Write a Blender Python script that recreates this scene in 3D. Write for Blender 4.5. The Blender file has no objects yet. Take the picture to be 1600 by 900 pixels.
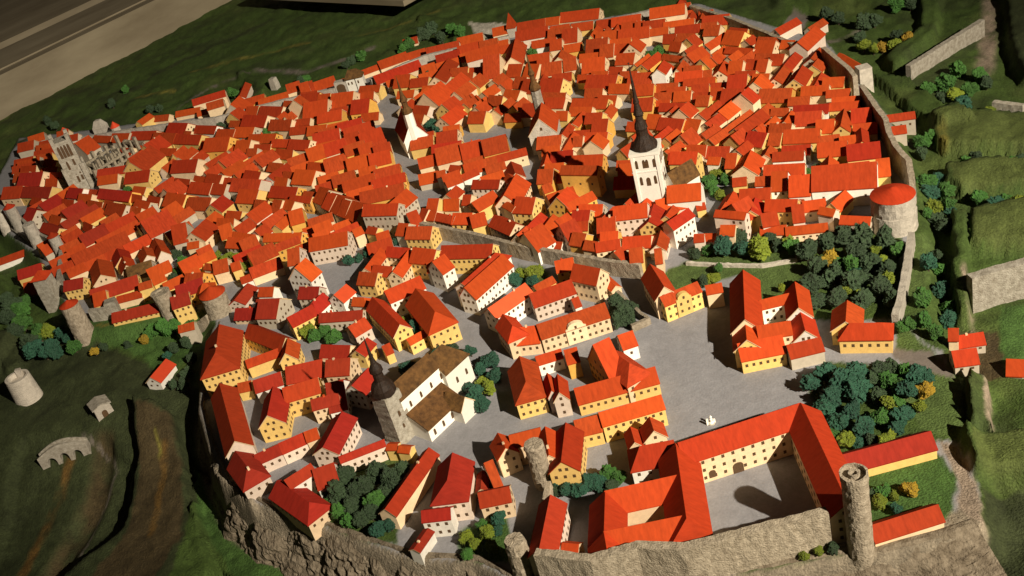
import bpy, bmesh, math, random
import numpy as np
from mathutils import Vector, Matrix
random.seed(7)
S = bpy.context.scene
COLL = S.collection
# ------------------------------------------------------------ camera
PITCH, ROLL, CAM_Z = math.radians(31.0), math.radians(16.0), 10.0
r0 = Vector((1, 0, 0)); fw = Vector((0, math.cos(PITCH), -math.sin(PITCH))); u0 = Vector((0, math.sin(PITCH), math.cos(PITCH)))
ri = math.cos(ROLL) * r0 - math.sin(ROLL) * u0
ui = math.sin(ROLL) * r0 + math.cos(ROLL) * u0
cd = bpy.data.cameras.new('camera'); cam = bpy.data.objects.new('camera', cd); COLL.objects.link(cam)
cam.matrix_world = Matrix(((ri.x, ui.x, -fw.x, 0), (ri.y, ui.y, -fw.y, 0), (ri.z, ui.z, -fw.z, CAM_Z), (0, 0, 0, 1)))
cd.sensor_width = 36; cd.lens = 1700 / 1600 * 36; cd.clip_end = 500; cd.clip_start = 0.1
S.camera = cam
# ------------------------------------------------------------ light
wd = bpy.data.worlds.new('World'); S.world = wd; wd.use_nodes = True
bg = wd.node_tree.nodes['Background']; bg.inputs[0].default_value = (1, .80, .58, 1); bg.inputs[1].default_value = 0.015
LAMP = Vector((22.8, -20.6, 27.5)); AIM = Vector((0.2, 22.5, 0))
ld = bpy.data.lights.new('museum_spotlight', 'SPOT'); lo = bpy.data.objects.new('museum_spotlight', ld); COLL.objects.link(lo)
lo.location = LAMP; lo.rotation_euler = (AIM - LAMP).to_track_quat('-Z', 'Y').to_euler()
ld.energy = 216000; ld.color = (1, .89, .72); ld.spot_size = math.radians(35); ld.spot_blend = 1.0; ld.shadow_soft_size = 0.30
S.view_settings.view_transform = 'Standard'; S.view_settings.look = 'None'
S.view_settings.exposure = 0; S.view_settings.gamma = 1
S.cycles.max_bounces = 5; S.cycles.diffuse_bounces = 3
# ------------------------------------------------------------ data (world units: one unit is a tenth of the eye height)
HOUSES=[[6.156,16.511,0.0,1.083,0.736,0.35,0.282,-0.446,"w",0,0,"long white house in the front rows between the eastern wall and white church",11,0],
[-0.116,11.641,0.0,0.604,0.3,0.35,0.15,-1.656,"c",0,1,"long cream house in the front rows near the long cream school",21,0],
[-4.56,13.173,0.0,0.696,0.42,0.26,0.2,-1.131,"p",2,65,"long pinkish house on the cliff edge, leftmost",23,0],
[-8.667,22.773,0.0,1.271,0.46,0.25,0.176,0.393,"c",0,0,"long cream house in the front rows inside the western wall towers, second from left",1,0],
[1.951,19.388,0.0,0.799,0.265,0.5,0.114,-0.624,"o",0,0,"long ochre house in the front rows around the town hall square, leftmost",7,0],
[-3.676,15.392,0.0,0.64,0.46,0.28,0.172,-0.118,"c",0,65,"long cream house around the yellow ring house",19,0],
[2.459,17.272,0.0,0.614,0.4,0.45,0.16,-0.341,"p",0,1,"long pinkish house in the front rows in front of the white church tower",16,0],
[-3.716,14.792,0.0,0.589,0.36,0.33,0.153,0.015,"y",0,65,"middling yellow house around the yellow ring house",19,0],
[-0.195,14.78,0.0,0.561,0.34,0.35,0.16,-1.328,"c",2,1,"middling cream house in the back rows near the long cream school, leftmost",21,0],
[-0.387,12.025,0.0,0.442,0.28,0.35,0.105,-0.054,"c",0,1,"middling cream house beside the castle yard trees",22,0],
[1.76,27.55,0.0,1.364,0.508,0.25,0.228,1.34,"c",0,0,"long cream house in the back rows behind the town hall, leftmost",6,0],
[7.94,22.864,0.0,0.909,0.437,0.35,0.178,0.758,"p",0,0,"long pinkish house in the back rows along the dark eastern wall, rightmost",10,0],
[-2.098,21.415,0.0,0.979,0.424,0.25,0.176,-0.153,"o",0,0,"long ochre house in the front rows around the small white church, leftmost",5,0],
[-2.787,12.897,0.0,0.696,0.16,0.25,0.056,0.148,"p",0,65,"long pinkish house on the cliff edge, rightmost",23,0],
[-0.976,11.099,0.0,0.419,0.3,0.28,0.112,-0.108,"c",0,65,"middling cream house between cliff garden and castle, rightmost",24,0],
[5.501,19.769,0.0,0.905,0.368,0.25,0.15,0.623,"o",0,0,"long ochre house in the back rows of the rows behind the white church tower",9,0],
[-8.399,21.509,0.0,0.888,0.46,0.25,0.176,-1.295,"c",0,0,"long cream house in the front rows inside the western wall towers, rightmost",1,0],
[-8.79,25.766,0.0,1.282,0.391,0.25,0.15,-0.706,"o",0,64,"long ochre house beside the grey gothic tower",0,0],
[3.878,18.644,0.0,0.537,0.353,0.5,0.15,2.546,"y",0,0,"middling yellow house front of the rows behind the white church tower, third from left",9,0],
[-3.711,12.595,0.0,0.433,0.24,0.35,0.09,0.505,"w",0,65,"middling white house on the cliff edge, leftmost",23,0],
[-0.182,27.749,0.0,1.251,0.483,0.25,0.185,1.176,"c",0,0,"long cream house rear around the white gate in the back wall, fourth from left",4,0],
[4.894,16.195,0.0,0.545,0.32,0.35,0.128,-0.565,"y",0,1,"middling yellow house in the front rows beside the big round red-capped tower, rightmost",17,0],
[-2.722,14.528,0.0,0.452,0.4,0.3,0.15,0.91,"w",0,65,"middling white house around the yellow ring house, rightmost",19,0],
[2.784,17.097,0.0,0.605,0.38,0.282,0.152,1.162,"y",0,1,"long yellow house in the back rows in front of the white church tower",16,0],
[0.228,18.431,0.0,0.697,0.36,0.28,0.144,-1.07,"c",0,1,"long cream house in the front rows above the stone dividing wall",15,0],
[4.915,18.086,0.0,0.613,0.483,0.25,0.185,1.014,"c",0,0,"long cream house in the front rows of the rows behind the white church tower, rightmost",9,0],
[3.147,16.608,0.0,0.544,0.26,0.4,0.11,0.54,"w",0,1,"middling white house in the front rows in front of the white church tower",16,0],
[6.2,18.649,0.0,0.676,0.437,0.25,0.167,-0.529,"y",0,0,"long yellow house in the back rows between the eastern wall and white church, leftmost",11,0],
[3.806,12.399,0.0,0.485,0.3,0.22,0.12,-0.067,"g",0,3,"middling grey house on the big empty square",25,0],
[6.877,17.404,0.0,0.573,0.483,0.25,0.185,-0.367,"y",0,0,"middling yellow house in the front rows between the eastern wall and white church, rightmost",11,0],
[-3.06,15.114,0.0,0.435,0.4,0.35,0.17,-0.359,"c",0,65,"middling cream house around the yellow ring house, rightmost",19,0],
[-8.377,27.467,0.0,0.898,0.736,0.25,0.299,-2.091,"y",0,0,"long yellow house beside the grey gothic tower, rightmost",0,0],
[-1.781,11.048,0.0,0.39,0.22,0.3,0.088,-0.237,"w",0,65,"middling white house between cliff garden and castle, rightmost",24,0],
[-1.39,28.804,0.0,1.319,0.437,0.25,0.167,0.217,"c",0,0,"long cream house in the back rows around the white gate in the back wall, leftmost",4,0],
[-5.263,23.973,0.0,0.921,0.486,0.25,0.194,-0.668,"g",0,0,"long grey house rear of the dense rows south of the white gate, rightmost",3,0],
[1.044,13.17,0.0,0.266,0.76,0.3,0.475,-2.871,"o",0,1,"small ochre house in the back rows near the long cream school",21,0],
[5.855,27.113,0.0,0.912,0.46,0.4,0.176,-0.395,"c",0,0,"long cream house rear below the far corner of the back wall, third from left",8,0],
[7.043,21.026,0.0,0.697,0.391,0.35,0.159,0.952,"y",0,0,"long yellow house in the front rows along the dark eastern wall",10,0],
[-11.234,27.522,0.0,1.166,0.46,0.25,0.176,-0.595,"y",0,64,"long yellow house beside the grey gothic tower, leftmost",0,0],
[-0.724,11.948,0.0,0.352,0.3,0.33,0.15,-1.391,"c",0,1,"middling cream house in the front rows near the long cream school, leftmost",21,0],
[-7.366,23.137,0.0,0.648,0.736,0.25,0.299,0.469,"g",0,0,"long grey house in the front rows of the dense rows south of the white gate",3,0],
[2.172,20.248,0.0,0.819,0.332,0.25,0.15,-0.523,"o",0,0,"long ochre house in the front rows around the town hall square, rightmost",7,0],
[0.028,14.669,0.0,0.465,0.42,0.228,0.178,-0.289,"c",0,1,"middling cream house in the back rows near the long cream school, second from left",21,0],
[7.04,18.732,0.0,0.735,0.309,0.25,0.131,1.08,"y",0,0,"long yellow house in the back rows between the eastern wall and white church, rightmost",11,0],
[6.433,20.714,0.0,0.68,0.483,0.25,0.185,-0.617,"o",0,0,"long ochre house in the front rows along the dark eastern wall",10,0],
[0.267,12.901,0.0,0.439,0.22,0.3,0.15,-1.689,"p",0,1,"middling pinkish house in the front rows near the long cream school, rightmost",21,0],
[-0.532,26.035,0.0,0.709,0.782,0.25,0.355,-2.301,"c",0,0,"long cream house rear around the white gate in the back wall, second from left",4,0],
[2.892,23.049,0.0,0.908,0.368,0.25,0.141,-0.667,"y",0,0,"long yellow house in the back rows around the town hall square",7,0],
[3.426,24.068,0.0,0.795,0.529,0.25,0.202,-0.676,"o",0,0,"long ochre house in the front rows behind the town hall",6,0],
[0.976,28.082,0.0,0.914,0.483,0.35,0.185,-0.065,"p",0,0,"long pinkish house in the front rows behind the town hall",6,0],
[5.456,17.627,0.0,0.741,0.306,0.191,0.153,-0.495,"c",0,0,"long cream house in the front rows between the eastern wall and white church",11,0],
[0.663,17.512,0.0,0.423,0.6,0.28,0.285,-2.625,"w",0,1,"middling white house in the front rows above the stone dividing wall",15,0],
[-4.315,22.983,0.0,0.823,0.414,0.25,0.158,-0.668,"o",0,0,"long ochre house in the front rows of the dense rows south of the white gate",3,0],
[-4.394,17.875,0.0,0.453,0.58,0.25,0.217,-0.466,"g",0,65,"middling grey house in the front rows of the street behind the yellow ring house",18,0],
[-0.504,22.463,0.0,0.6,0.644,0.25,0.246,-3.225,"c",0,0,"middling cream house in the back rows around the small white church, rightmost",5,0],
[0.5,12.033,0.0,0.349,0.34,0.241,0.144,-0.073,"y",0,1,"middling yellow house beside the castle yard trees",22,0],
[0.514,22.111,0.0,0.549,0.621,0.3,0.238,-0.093,"o",0,0,"middling ochre house in the back rows around the town hall square, leftmost",7,0],
[0.737,18.087,0.0,0.554,0.36,0.28,0.144,0.876,"p",0,1,"middling pinkish house in the front rows above the stone dividing wall, leftmost",15,0],
[-3.335,14.368,0.0,0.448,0.26,0.282,0.104,-0.036,"c",0,65,"middling cream house around the yellow ring house, leftmost",19,0],
[-4.349,15.437,0.0,0.47,0.34,0.25,0.127,0.063,"w",0,65,"middling white house around the yellow ring house, leftmost",19,0],
[3.291,17.584,0.0,0.609,0.376,0.192,0.174,-0.126,"p",0,0,"long pinkish house in the back rows in front of the white church tower",16,0],
[6.451,17.798,0.0,0.526,0.407,0.25,0.176,-0.414,"y",0,0,"middling yellow house in the front rows between the eastern wall and white church, leftmost",11,0],
[1.309,11.433,0.0,0.295,0.3,0.3,0.15,-1.619,"c",0,1,"small cream house in the front rows near the long cream school",21,0],
[-2.611,22.332,0.0,0.735,0.414,0.25,0.158,0.003,"y",0,0,"long yellow house in the front rows around the small white church",5,0],
[-1.405,19.121,0.0,0.568,0.38,0.28,0.152,-0.543,"y",0,1,"middling yellow house around the long grey convent",14,0],
[-3.703,18.359,0.0,0.332,0.54,0.5,0.27,-2.224,"w",0,1,"middling white house near the gate tower by the moat",13,0],
[5.439,16.752,0.0,0.37,0.58,0.28,0.246,-0.442,"w",0,1,"middling white house in the back rows beside the big round red-capped tower",17,0],
[-3.806,17.182,0.0,0.502,0.32,0.3,0.128,0.408,"y",0,65,"middling yellow house in the front rows of the street behind the yellow ring house, leftmost",18,0],
[5.024,16.461,0.0,0.672,0.27,0.178,0.124,-0.574,"c",0,0,"long cream house in the back rows beside the big round red-capped tower",17,0],
[-11.613,28.579,0.0,0.853,0.621,0.25,0.238,-0.494,"c",0,64,"long cream house beside the grey gothic tower, second from left",0,0],
[-7.007,24.284,0.0,0.721,0.529,0.25,0.202,-0.735,"y",0,0,"long yellow house front of the dense rows south of the white gate, leftmost",3,0],
[0.149,13.048,0.0,0.43,0.16,0.3,0.12,-1.588,"p",0,1,"middling pinkish house in the front rows near the long cream school, leftmost",21,0],
[-4.715,20.127,0.0,0.551,0.46,0.28,0.184,0.358,"y",0,1,"middling yellow house near the gate tower by the moat",13,0],
[-6.262,27.197,0.0,0.796,0.598,0.25,0.229,-0.53,"o",0,0,"long ochre house front along the back wall west of the white gate, leftmost",2,0],
[0.013,26.563,0.0,0.845,0.506,0.25,0.218,-2.226,"c",0,0,"long cream house rear around the white gate in the back wall, sixth from left",4,0],
[4.238,16.421,0.0,0.357,0.54,0.3,0.256,0.381,"y",0,1,"middling yellow house in the front rows beside the big round red-capped tower, leftmost",17,0],
[6.775,19.666,0.0,0.69,0.299,0.25,0.114,-0.533,"w",0,0,"long white house in the back rows between the eastern wall and white church",11,0],
[-6.369,23.696,0.0,0.719,0.483,0.25,0.185,-0.614,"c",0,0,"long cream house front of the dense rows south of the white gate, second from left",3,0],
[-3.134,14.52,0.0,0.287,0.72,0.2,0.306,3.06,"w",0,65,"small white house around the yellow ring house",19,0],
[1.695,18.527,0.0,0.623,0.26,0.28,0.104,0.37,"o",0,1,"long ochre house in the back rows in front of the white church tower, leftmost",16,0],
[-3.6,27.631,0.0,0.691,0.759,0.25,0.29,-0.324,"c",0,0,"long cream house in the front rows around the white gate in the back wall, leftmost",4,0],
[-7.036,26.328,0.0,0.804,0.529,0.25,0.202,-0.51,"c",0,0,"long cream house rear of the dense rows south of the white gate, leftmost",3,0],
[-8.555,24.753,0.0,0.776,0.473,0.25,0.185,-0.8,"g",0,0,"long grey house in the back rows inside the western wall towers, leftmost",1,0],
[-9.629,25.013,0.0,0.968,0.316,0.25,0.123,0.673,"c",0,64,"long cream house in the back rows inside the western wall towers, leftmost",1,0],
[-6.173,19.571,0.0,0.552,0.4,0.28,0.16,0.096,"o",0,65,"middling ochre house above the green moat",12,0],
[-7.203,28.26,0.0,1.018,0.414,0.25,0.158,-0.669,"y",0,0,"long yellow house front along the back wall west of the white gate, rightmost",2,0],
[-3.336,12.583,0.0,0.314,0.42,0.22,0.199,-3.056,"w",0,65,"middling white house on the cliff edge, rightmost",23,0],
[5.405,20.067,0.0,0.739,0.253,0.25,0.091,0.62,"c",0,0,"long cream house in the back rows of the rows behind the white church tower, rightmost",9,0],
[-3.813,23.463,0.0,0.632,0.552,0.25,0.211,-0.683,"c",0,0,"long cream house rear of the dense rows south of the white gate, rightmost",3,0],
[0.982,17.893,0.0,0.51,0.34,0.28,0.136,0.982,"p",0,1,"middling pinkish house in the front rows above the stone dividing wall, rightmost",15,0],
[-6.231,22.076,0.0,0.575,0.541,0.25,0.211,1.065,"c",0,0,"middling cream house in the front rows of the dense rows south of the white gate",3,0],
[-5.309,28.144,0.0,0.905,0.486,0.25,0.194,-0.702,"c",0,0,"long cream house rear along the back wall west of the white gate, third from left",2,0],
[2.015,21.283,0.0,0.833,0.225,0.25,0.083,1.089,"c",0,0,"long cream house in the back rows around the town hall square",7,0],
[-3.174,15.926,0.0,0.584,0.32,0.15,0.144,-0.502,"c",0,65,"middling cream house in the front rows of the street behind the yellow ring house",18,0],
[-1.943,22.015,0.0,0.762,0.309,0.25,0.123,-0.079,"o",0,0,"long ochre house in the front rows around the small white church, rightmost",5,0],
[4.195,20.749,0.0,0.593,0.42,0.25,0.167,-0.815,"o",0,0,"middling ochre house in the back rows of the rows behind the white church tower, rightmost",9,0],
[-10.224,24.711,0.0,0.869,0.338,0.25,0.132,-0.874,"y",0,64,"long yellow house in the front rows inside the western wall towers",1,0],
[-6.442,24.611,0.0,0.764,0.428,0.25,0.167,-0.695,"g",0,0,"long grey house rear of the dense rows south of the white gate, leftmost",3,0],
[4.448,16.409,0.0,0.441,0.3,0.3,0.12,1.063,"y",0,1,"middling yellow house in the front rows beside the big round red-capped tower, second from left",17,0],
[3.938,29.439,0.0,1.15,0.483,0.15,0.185,-0.5,"c",0,0,"long cream house in the back rows behind the town hall, rightmost",6,0],
[4.809,26.605,0.0,0.807,0.483,0.25,0.185,-0.421,"c",0,0,"long cream house rear below the far corner of the back wall, second from left",8,0],
[2.374,16.613,0.0,0.5,0.362,0.203,0.122,-0.421,"c",0,0,"middling cream house in the front rows in front of the white church tower, rightmost",16,0],
[5.065,15.555,0.0,0.682,0.22,0.15,0.088,-0.345,"c",0,1,"long cream house in the front rows beside the big round red-capped tower",17,0],
[-8.98,23.61,0.0,0.643,0.506,0.25,0.194,0.541,"c",0,64,"long cream house in the front rows inside the western wall towers, leftmost",1,0],
[5.804,15.235,0.0,0.493,0.22,0.25,0.088,-0.647,"g",0,1,"middling grey house in the front rows beside the big round red-capped tower",17,0],
[0.748,18.985,0.0,0.434,0.5,0.28,0.2,-0.647,"y",0,1,"middling yellow house in the back rows above the stone dividing wall, rightmost",15,0],
[7.25,22.158,0.0,0.756,0.299,0.25,0.114,0.858,"c",0,0,"long cream house in the back rows along the dark eastern wall, second from left",10,0],
[6.579,19.278,0.0,0.504,0.437,0.25,0.178,-0.527,"c",0,0,"middling cream house in the back rows between the eastern wall and white church, rightmost",11,0],
[-7.928,28.871,0.0,0.927,0.46,0.25,0.176,-0.718,"y",0,0,"long yellow house front along the back wall west of the white gate, leftmost",2,0],
[-7.065,31.692,-0.28,0.998,0.322,0.4,0.123,0.039,"c",0,0,"long cream house rear along the back wall west of the white gate, second from left",2,0],
[0.108,20.416,0.0,0.637,0.28,0.28,0.112,-0.584,"p",0,1,"long pinkish house in the back rows above the stone dividing wall",15,0],
[-4.551,21.617,0.0,0.586,0.451,0.25,0.176,0.737,"y",0,0,"middling yellow house front of the dense rows south of the white gate, rightmost",3,0],
[1.429,18.64,0.0,0.407,0.52,0.28,0.26,-2.292,"o",0,1,"middling ochre house in the back rows above the stone dividing wall",15,0],
[-0.071,19.654,0.0,0.549,0.34,0.28,0.144,0.526,"y",0,1,"middling yellow house in the back rows above the stone dividing wall, leftmost",15,0],
[-2.873,27.761,0.0,0.655,0.713,0.25,0.273,-0.423,"c",0,0,"long cream house front around the white gate in the back wall, second from left",4,0],
[4.707,17.085,0.0,0.553,0.305,0.2,0.127,-0.473,"y",0,0,"middling yellow house in the back rows beside the big round red-capped tower, second from left",17,0],
[6.821,21.602,0.0,0.663,0.345,0.25,0.132,0.904,"c",0,0,"long cream house in the back rows along the dark eastern wall, leftmost",10,0],
[1.025,11.451,0.0,0.334,0.2,0.25,0.1,-1.627,"c",0,1,"middling cream house in the front rows near the long cream school, rightmost",21,0],
[5.689,18.036,0.0,0.567,0.265,0.25,0.106,-0.48,"w",0,0,"middling white house in the front rows between the eastern wall and white church",11,0],
[-8.382,23.888,0.0,0.705,0.414,0.25,0.158,0.53,"c",0,0,"long cream house in the back rows inside the western wall towers, rightmost",1,0],
[2.451,28.769,0.0,0.914,0.445,0.25,0.185,-0.31,"p",0,0,"long pinkish house in the back rows behind the town hall",6,0],
[-5.16,23.311,0.0,0.603,0.506,0.25,0.194,-0.642,"y",0,0,"long yellow house front of the dense rows south of the white gate, rightmost",3,0],
[-2.535,25.451,0.0,0.772,0.42,0.25,0.167,0.045,"o",0,0,"long ochre house in the back rows around the small white church",5,0],
[6.133,17.2,0.0,0.545,0.294,0.212,0.142,1.143,"c",0,0,"middling cream house in the front rows between the eastern wall and white church",11,0],
[2.299,24.614,0.0,0.606,0.57,0.25,0.246,-0.691,"y",0,0,"long yellow house in the front rows behind the town hall",6,0],
[-2.596,20.786,0.0,0.429,0.6,0.28,0.24,-1.023,"g",0,1,"middling grey house around the long grey convent, rightmost",14,0],
[-4.944,22.224,0.0,0.572,0.473,0.25,0.185,0.794,"p",0,0,"middling pinkish house in the front rows of the dense rows south of the white gate",3,0],
[-5.052,26.753,0.0,0.882,0.368,0.25,0.141,-0.589,"o",0,0,"long ochre house front along the back wall west of the white gate, second from left",2,0],
[-4.883,28.54,0.0,0.866,0.46,0.25,0.176,-0.709,"c",0,0,"long cream house rear along the back wall west of the white gate, fourth from left",2,0],
[3.981,19.161,0.0,0.648,0.287,0.205,0.148,2.479,"c",0,0,"long cream house in the front rows of the rows behind the white church tower, leftmost",9,0],
[5.685,21.235,0.0,0.483,0.552,0.25,0.211,-0.672,"c",0,0,"middling cream house rear of the rows behind the white church tower, fourth from left",9,0],
[-8.323,26.536,0.0,0.746,0.483,0.25,0.185,-0.392,"y",0,0,"long yellow house beside the grey gothic tower, third from left",0,0],
[-3.887,13.61,-0.0,0.395,0.26,0.22,0.104,0.249,"p",0,65,"middling pinkish house on the cliff edge, rightmost",23,0],
[1.676,21.58,0.0,0.549,0.455,0.25,0.185,-0.44,"c",0,0,"middling cream house in the back rows around the town hall square, second from left",7,0],
[-0.285,24.541,0.0,0.646,0.483,0.25,0.196,0.797,"c",0,0,"long cream house in the front rows around the white gate in the back wall, rightmost",4,0],
[-7.47,21.145,0.0,0.538,0.506,0.2,0.206,0.051,"g",0,4,"middling grey brown-roofed house in the front rows inside the western wall towers",1,0],
[5.311,20.656,0.0,0.536,0.406,0.25,0.158,0.695,"c",0,0,"middling cream house rear of the rows behind the white church tower, third from left",9,0],
[4.235,23.586,0.0,0.599,0.483,0.25,0.185,-0.581,"o",0,0,"middling ochre house in the front rows below the far corner of the back wall",8,0],
[1.985,17.263,0.0,0.336,0.52,0.28,0.221,-0.351,"o",0,1,"middling ochre house in the front rows in front of the white church tower, leftmost",16,0],
[2.694,18.14,0.0,0.642,0.295,0.156,0.165,-2.355,"o",0,0,"long ochre house in the back rows in front of the white church tower, rightmost",16,0],
[-4.275,13.508,0.0,0.391,0.24,0.22,0.096,0.249,"p",0,65,"middling pinkish house on the cliff edge, leftmost",23,0],
[-4.648,19.689,0.0,0.636,0.321,0.188,0.143,-2.954,"c",0,0,"long cream house near the gate tower by the moat, rightmost",13,0],
[4.201,17.042,0.0,0.517,0.319,0.183,0.111,0.954,"y",0,0,"middling yellow house in the back rows beside the big round red-capped tower, leftmost",17,0],
[-8.652,29.603,0.0,0.956,0.391,0.25,0.15,-0.593,"c",0,0,"long cream house beside the grey gothic tower, rightmost",0,0],
[7.069,17.917,0.0,0.548,0.23,0.25,0.093,1.209,"y",0,0,"middling yellow house front between the eastern wall and white church, third from left",11,0],
[4.838,19.651,0.0,0.605,0.253,0.25,0.097,0.574,"y",0,0,"long yellow house in the front rows of the rows behind the white church tower",9,0],
[4.668,23.363,0.0,0.498,0.322,0.45,0.131,1.017,"w",0,0,"middling white house in the front rows below the far corner of the back wall",8,0],
[3.455,25.216,0.0,0.569,0.596,0.25,0.238,-0.411,"c",0,0,"middling cream house in the front rows behind the town hall, rightmost",6,0],
[5.201,22.969,0.0,0.622,0.391,0.25,0.15,-0.482,"o",0,0,"long ochre house front below the far corner of the back wall, second from left",8,0],
[-2.487,17.886,0.0,0.415,0.36,0.28,0.144,-0.612,"y",0,1,"middling yellow house around the yellow palace",20,0],
[1.846,16.635,0.0,0.429,0.26,0.28,0.104,-0.239,"c",0,1,"middling cream house in the front rows in front of the white church tower, leftmost",16,0],
[-6.061,19.819,0.0,0.417,0.48,0.28,0.192,-0.426,"o",0,1,"middling ochre house near the gate tower by the moat, second from left",13,0],
[5.819,16.006,0.0,0.472,0.277,0.199,0.133,0.676,"y",0,0,"middling yellow house in the back rows beside the big round red-capped tower, rightmost",17,0],
[2.797,17.714,0.0,0.541,0.273,0.207,0.159,-2.345,"c",0,0,"middling cream house in the back rows in front of the white church tower",16,0],
[-5.864,25.857,0.0,0.626,0.529,0.25,0.202,0.746,"y",0,0,"long yellow house in the back rows of the dense rows south of the white gate",3,0],
[5.647,11.339,-0.002,0.308,0.32,0.15,0.128,-0.233,"g",0,1,"middling grey house at the brown gate yard, leftmost",27,0],
[-2.587,23.461,0.0,0.564,0.483,0.25,0.185,-0.013,"c",0,0,"middling cream house in the front rows around the small white church, leftmost",5,0],
[-3.362,25.621,0.0,0.688,0.433,0.25,0.176,-0.141,"c",0,0,"long cream house in the back rows around the small white church, leftmost",5,0],
[7.36,19.407,0.0,0.572,0.253,0.25,0.097,-0.492,"y",0,0,"middling yellow house rear between the eastern wall and white church, second from left",11,0],
[6.524,17.028,0.0,0.539,0.285,0.173,0.135,-0.375,"y",0,0,"middling yellow house front between the eastern wall and white church, second from left",11,0],
[0.259,13.939,0.0,0.406,0.22,0.216,0.088,0.033,"w",0,1,"middling white house beside the castle yard trees",22,0],
[-3.638,17.993,0.0,0.43,0.32,0.28,0.144,-0.501,"g",0,65,"middling grey house in the back rows of the street behind the yellow ring house",18,0],
[0.774,21.538,0.0,0.678,0.243,0.25,0.097,-0.043,"c",0,0,"long cream house in the front rows around the town hall square",7,0],
[7.175,20.451,0.0,0.552,0.322,0.25,0.123,-0.551,"c",0,0,"middling cream house in the front rows along the dark eastern wall, rightmost",10,0],
[-3.519,17.493,0.0,0.436,0.32,0.25,0.152,0.897,"w",1,65,"middling white house in the back rows of the street behind the yellow ring house, leftmost",18,0],
[-1.948,22.485,0.0,0.593,0.375,0.25,0.15,-0.084,"o",0,0,"middling ochre house in the front rows around the small white church, rightmost",5,0],
[1.429,19.165,0.0,0.543,0.346,0.194,0.124,0.1,"c",0,0,"middling cream house in the back rows above the stone dividing wall",15,0],
[5.312,22.553,0.0,0.711,0.253,0.25,0.097,-0.474,"o",0,0,"long ochre house in the front rows below the far corner of the back wall, rightmost",8,0],
[5.458,19.026,0.0,0.407,0.46,0.25,0.176,-0.889,"y",0,0,"middling yellow house in the front rows of the rows behind the white church tower, rightmost",9,0],
[0.718,20.786,0.0,0.615,0.358,0.182,0.145,1.579,"p",0,0,"long pinkish house in the front rows around the town hall square",7,0],
[-2.056,10.775,0.0,0.37,0.16,0.17,0.036,0.949,"w",0,67,"middling white house between cliff garden and castle, leftmost",24,0],
[-2.971,21.372,0.0,0.404,0.58,0.28,0.232,-1.078,"g",0,1,"middling grey house around the long grey convent, third from left",14,0],
[4.871,27.732,0.0,0.788,0.406,0.25,0.158,-0.406,"c",0,0,"long cream house in the back rows below the far corner of the back wall, leftmost",8,0],
[7.395,20.886,0.0,0.669,0.314,0.18,0.115,0.963,"c",0,0,"long cream house in the front rows along the dark eastern wall",10,0],
[-7.603,29.331,0.0,0.762,0.506,0.25,0.194,-0.689,"c",0,0,"long cream house rear along the back wall west of the white gate, leftmost",2,0],
[6.267,21.396,0.0,0.433,0.552,0.25,0.224,0.907,"c",0,0,"middling cream house in the front rows along the dark eastern wall, leftmost",10,0],
[-5.176,21.292,0.0,0.683,0.215,0.25,0.097,-0.748,"c",0,0,"long cream house front of the dense rows south of the white gate, rightmost",3,0],
[-4.017,25.573,0.0,0.708,0.382,0.25,0.158,-0.711,"c",0,0,"long cream house in the front rows along the back wall west of the white gate",2,0],
[-3.135,23.707,0.0,0.534,0.506,0.25,0.194,0.062,"o",0,0,"middling ochre house in the front rows around the small white church, leftmost",5,0],
[-4.565,27.293,0.0,0.745,0.419,0.25,0.185,-0.656,"c",0,0,"long cream house rear along the back wall west of the white gate, rightmost",2,0],
[2.709,16.396,0.0,0.481,0.282,0.183,0.114,1.161,"p",0,0,"middling pinkish house in the front rows in front of the white church tower, rightmost",16,0],
[4.662,24.483,0.0,0.738,0.299,0.25,0.114,0.756,"o",0,0,"long ochre house in the front rows below the far corner of the back wall, leftmost",8,0],
[-1.127,11.523,0.0,0.358,0.16,0.2,0.052,1.403,"c",0,65,"middling cream house between cliff garden and castle, leftmost",24,0],
[-5.099,18.901,0.0,0.575,0.36,0.14,0.108,1.163,"p",0,65,"middling pinkish house in the back rows of the street behind the yellow ring house, leftmost",18,0],
[-0.01,22.309,0.0,0.458,0.552,0.25,0.251,-0.082,"c",0,0,"middling cream house in the front rows around the town hall square, leftmost",7,0],
[-9.221,27.521,0.0,0.857,0.322,0.25,0.123,-0.325,"y",0,64,"long yellow house beside the grey gothic tower, second from left",0,0],
[-4.475,18.199,0.0,0.555,0.26,0.2,0.104,-0.439,"p",0,65,"middling pinkish house in the back rows of the street behind the yellow ring house, rightmost",18,0],
[6.609,23.614,0.0,0.743,0.253,0.25,0.097,-0.924,"c",0,0,"long cream house in the front rows below the far corner of the back wall",8,0],
[4.452,21.617,0.0,0.623,0.276,0.25,0.106,-0.634,"c",0,0,"long cream house in the back rows of the rows behind the white church tower, leftmost",9,0],
[-2.256,24.757,0.0,0.568,0.498,0.25,0.202,0.122,"o",0,0,"middling ochre house in the back rows around the small white church",5,0],
[-12.004,28.006,0.0,0.668,0.529,0.25,0.202,-0.467,"c",0,64,"long cream house beside the grey gothic tower, leftmost",0,0],
[6.304,24.581,0.0,0.754,0.276,0.25,0.106,0.61,"c",0,0,"long cream house in the back rows below the far corner of the back wall, rightmost",8,0],
[5.62,23.934,0.0,0.522,0.518,0.25,0.215,0.55,"c",0,0,"middling cream house front below the far corner of the back wall, second from left",8,0],
[1.291,17.45,0.0,0.311,0.5,0.28,0.25,-2.828,"p",0,1,"middling pinkish house in the front rows in front of the white church tower, leftmost",16,0],
[-0.86,19.428,0.0,0.514,0.24,0.28,0.096,-0.844,"c",0,1,"middling cream house in the front rows above the stone dividing wall",15,0],
[-2.953,22.775,0.0,0.53,0.437,0.25,0.167,0.034,"o",0,0,"middling ochre house in the front rows around the small white church, second from left",5,0],
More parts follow.
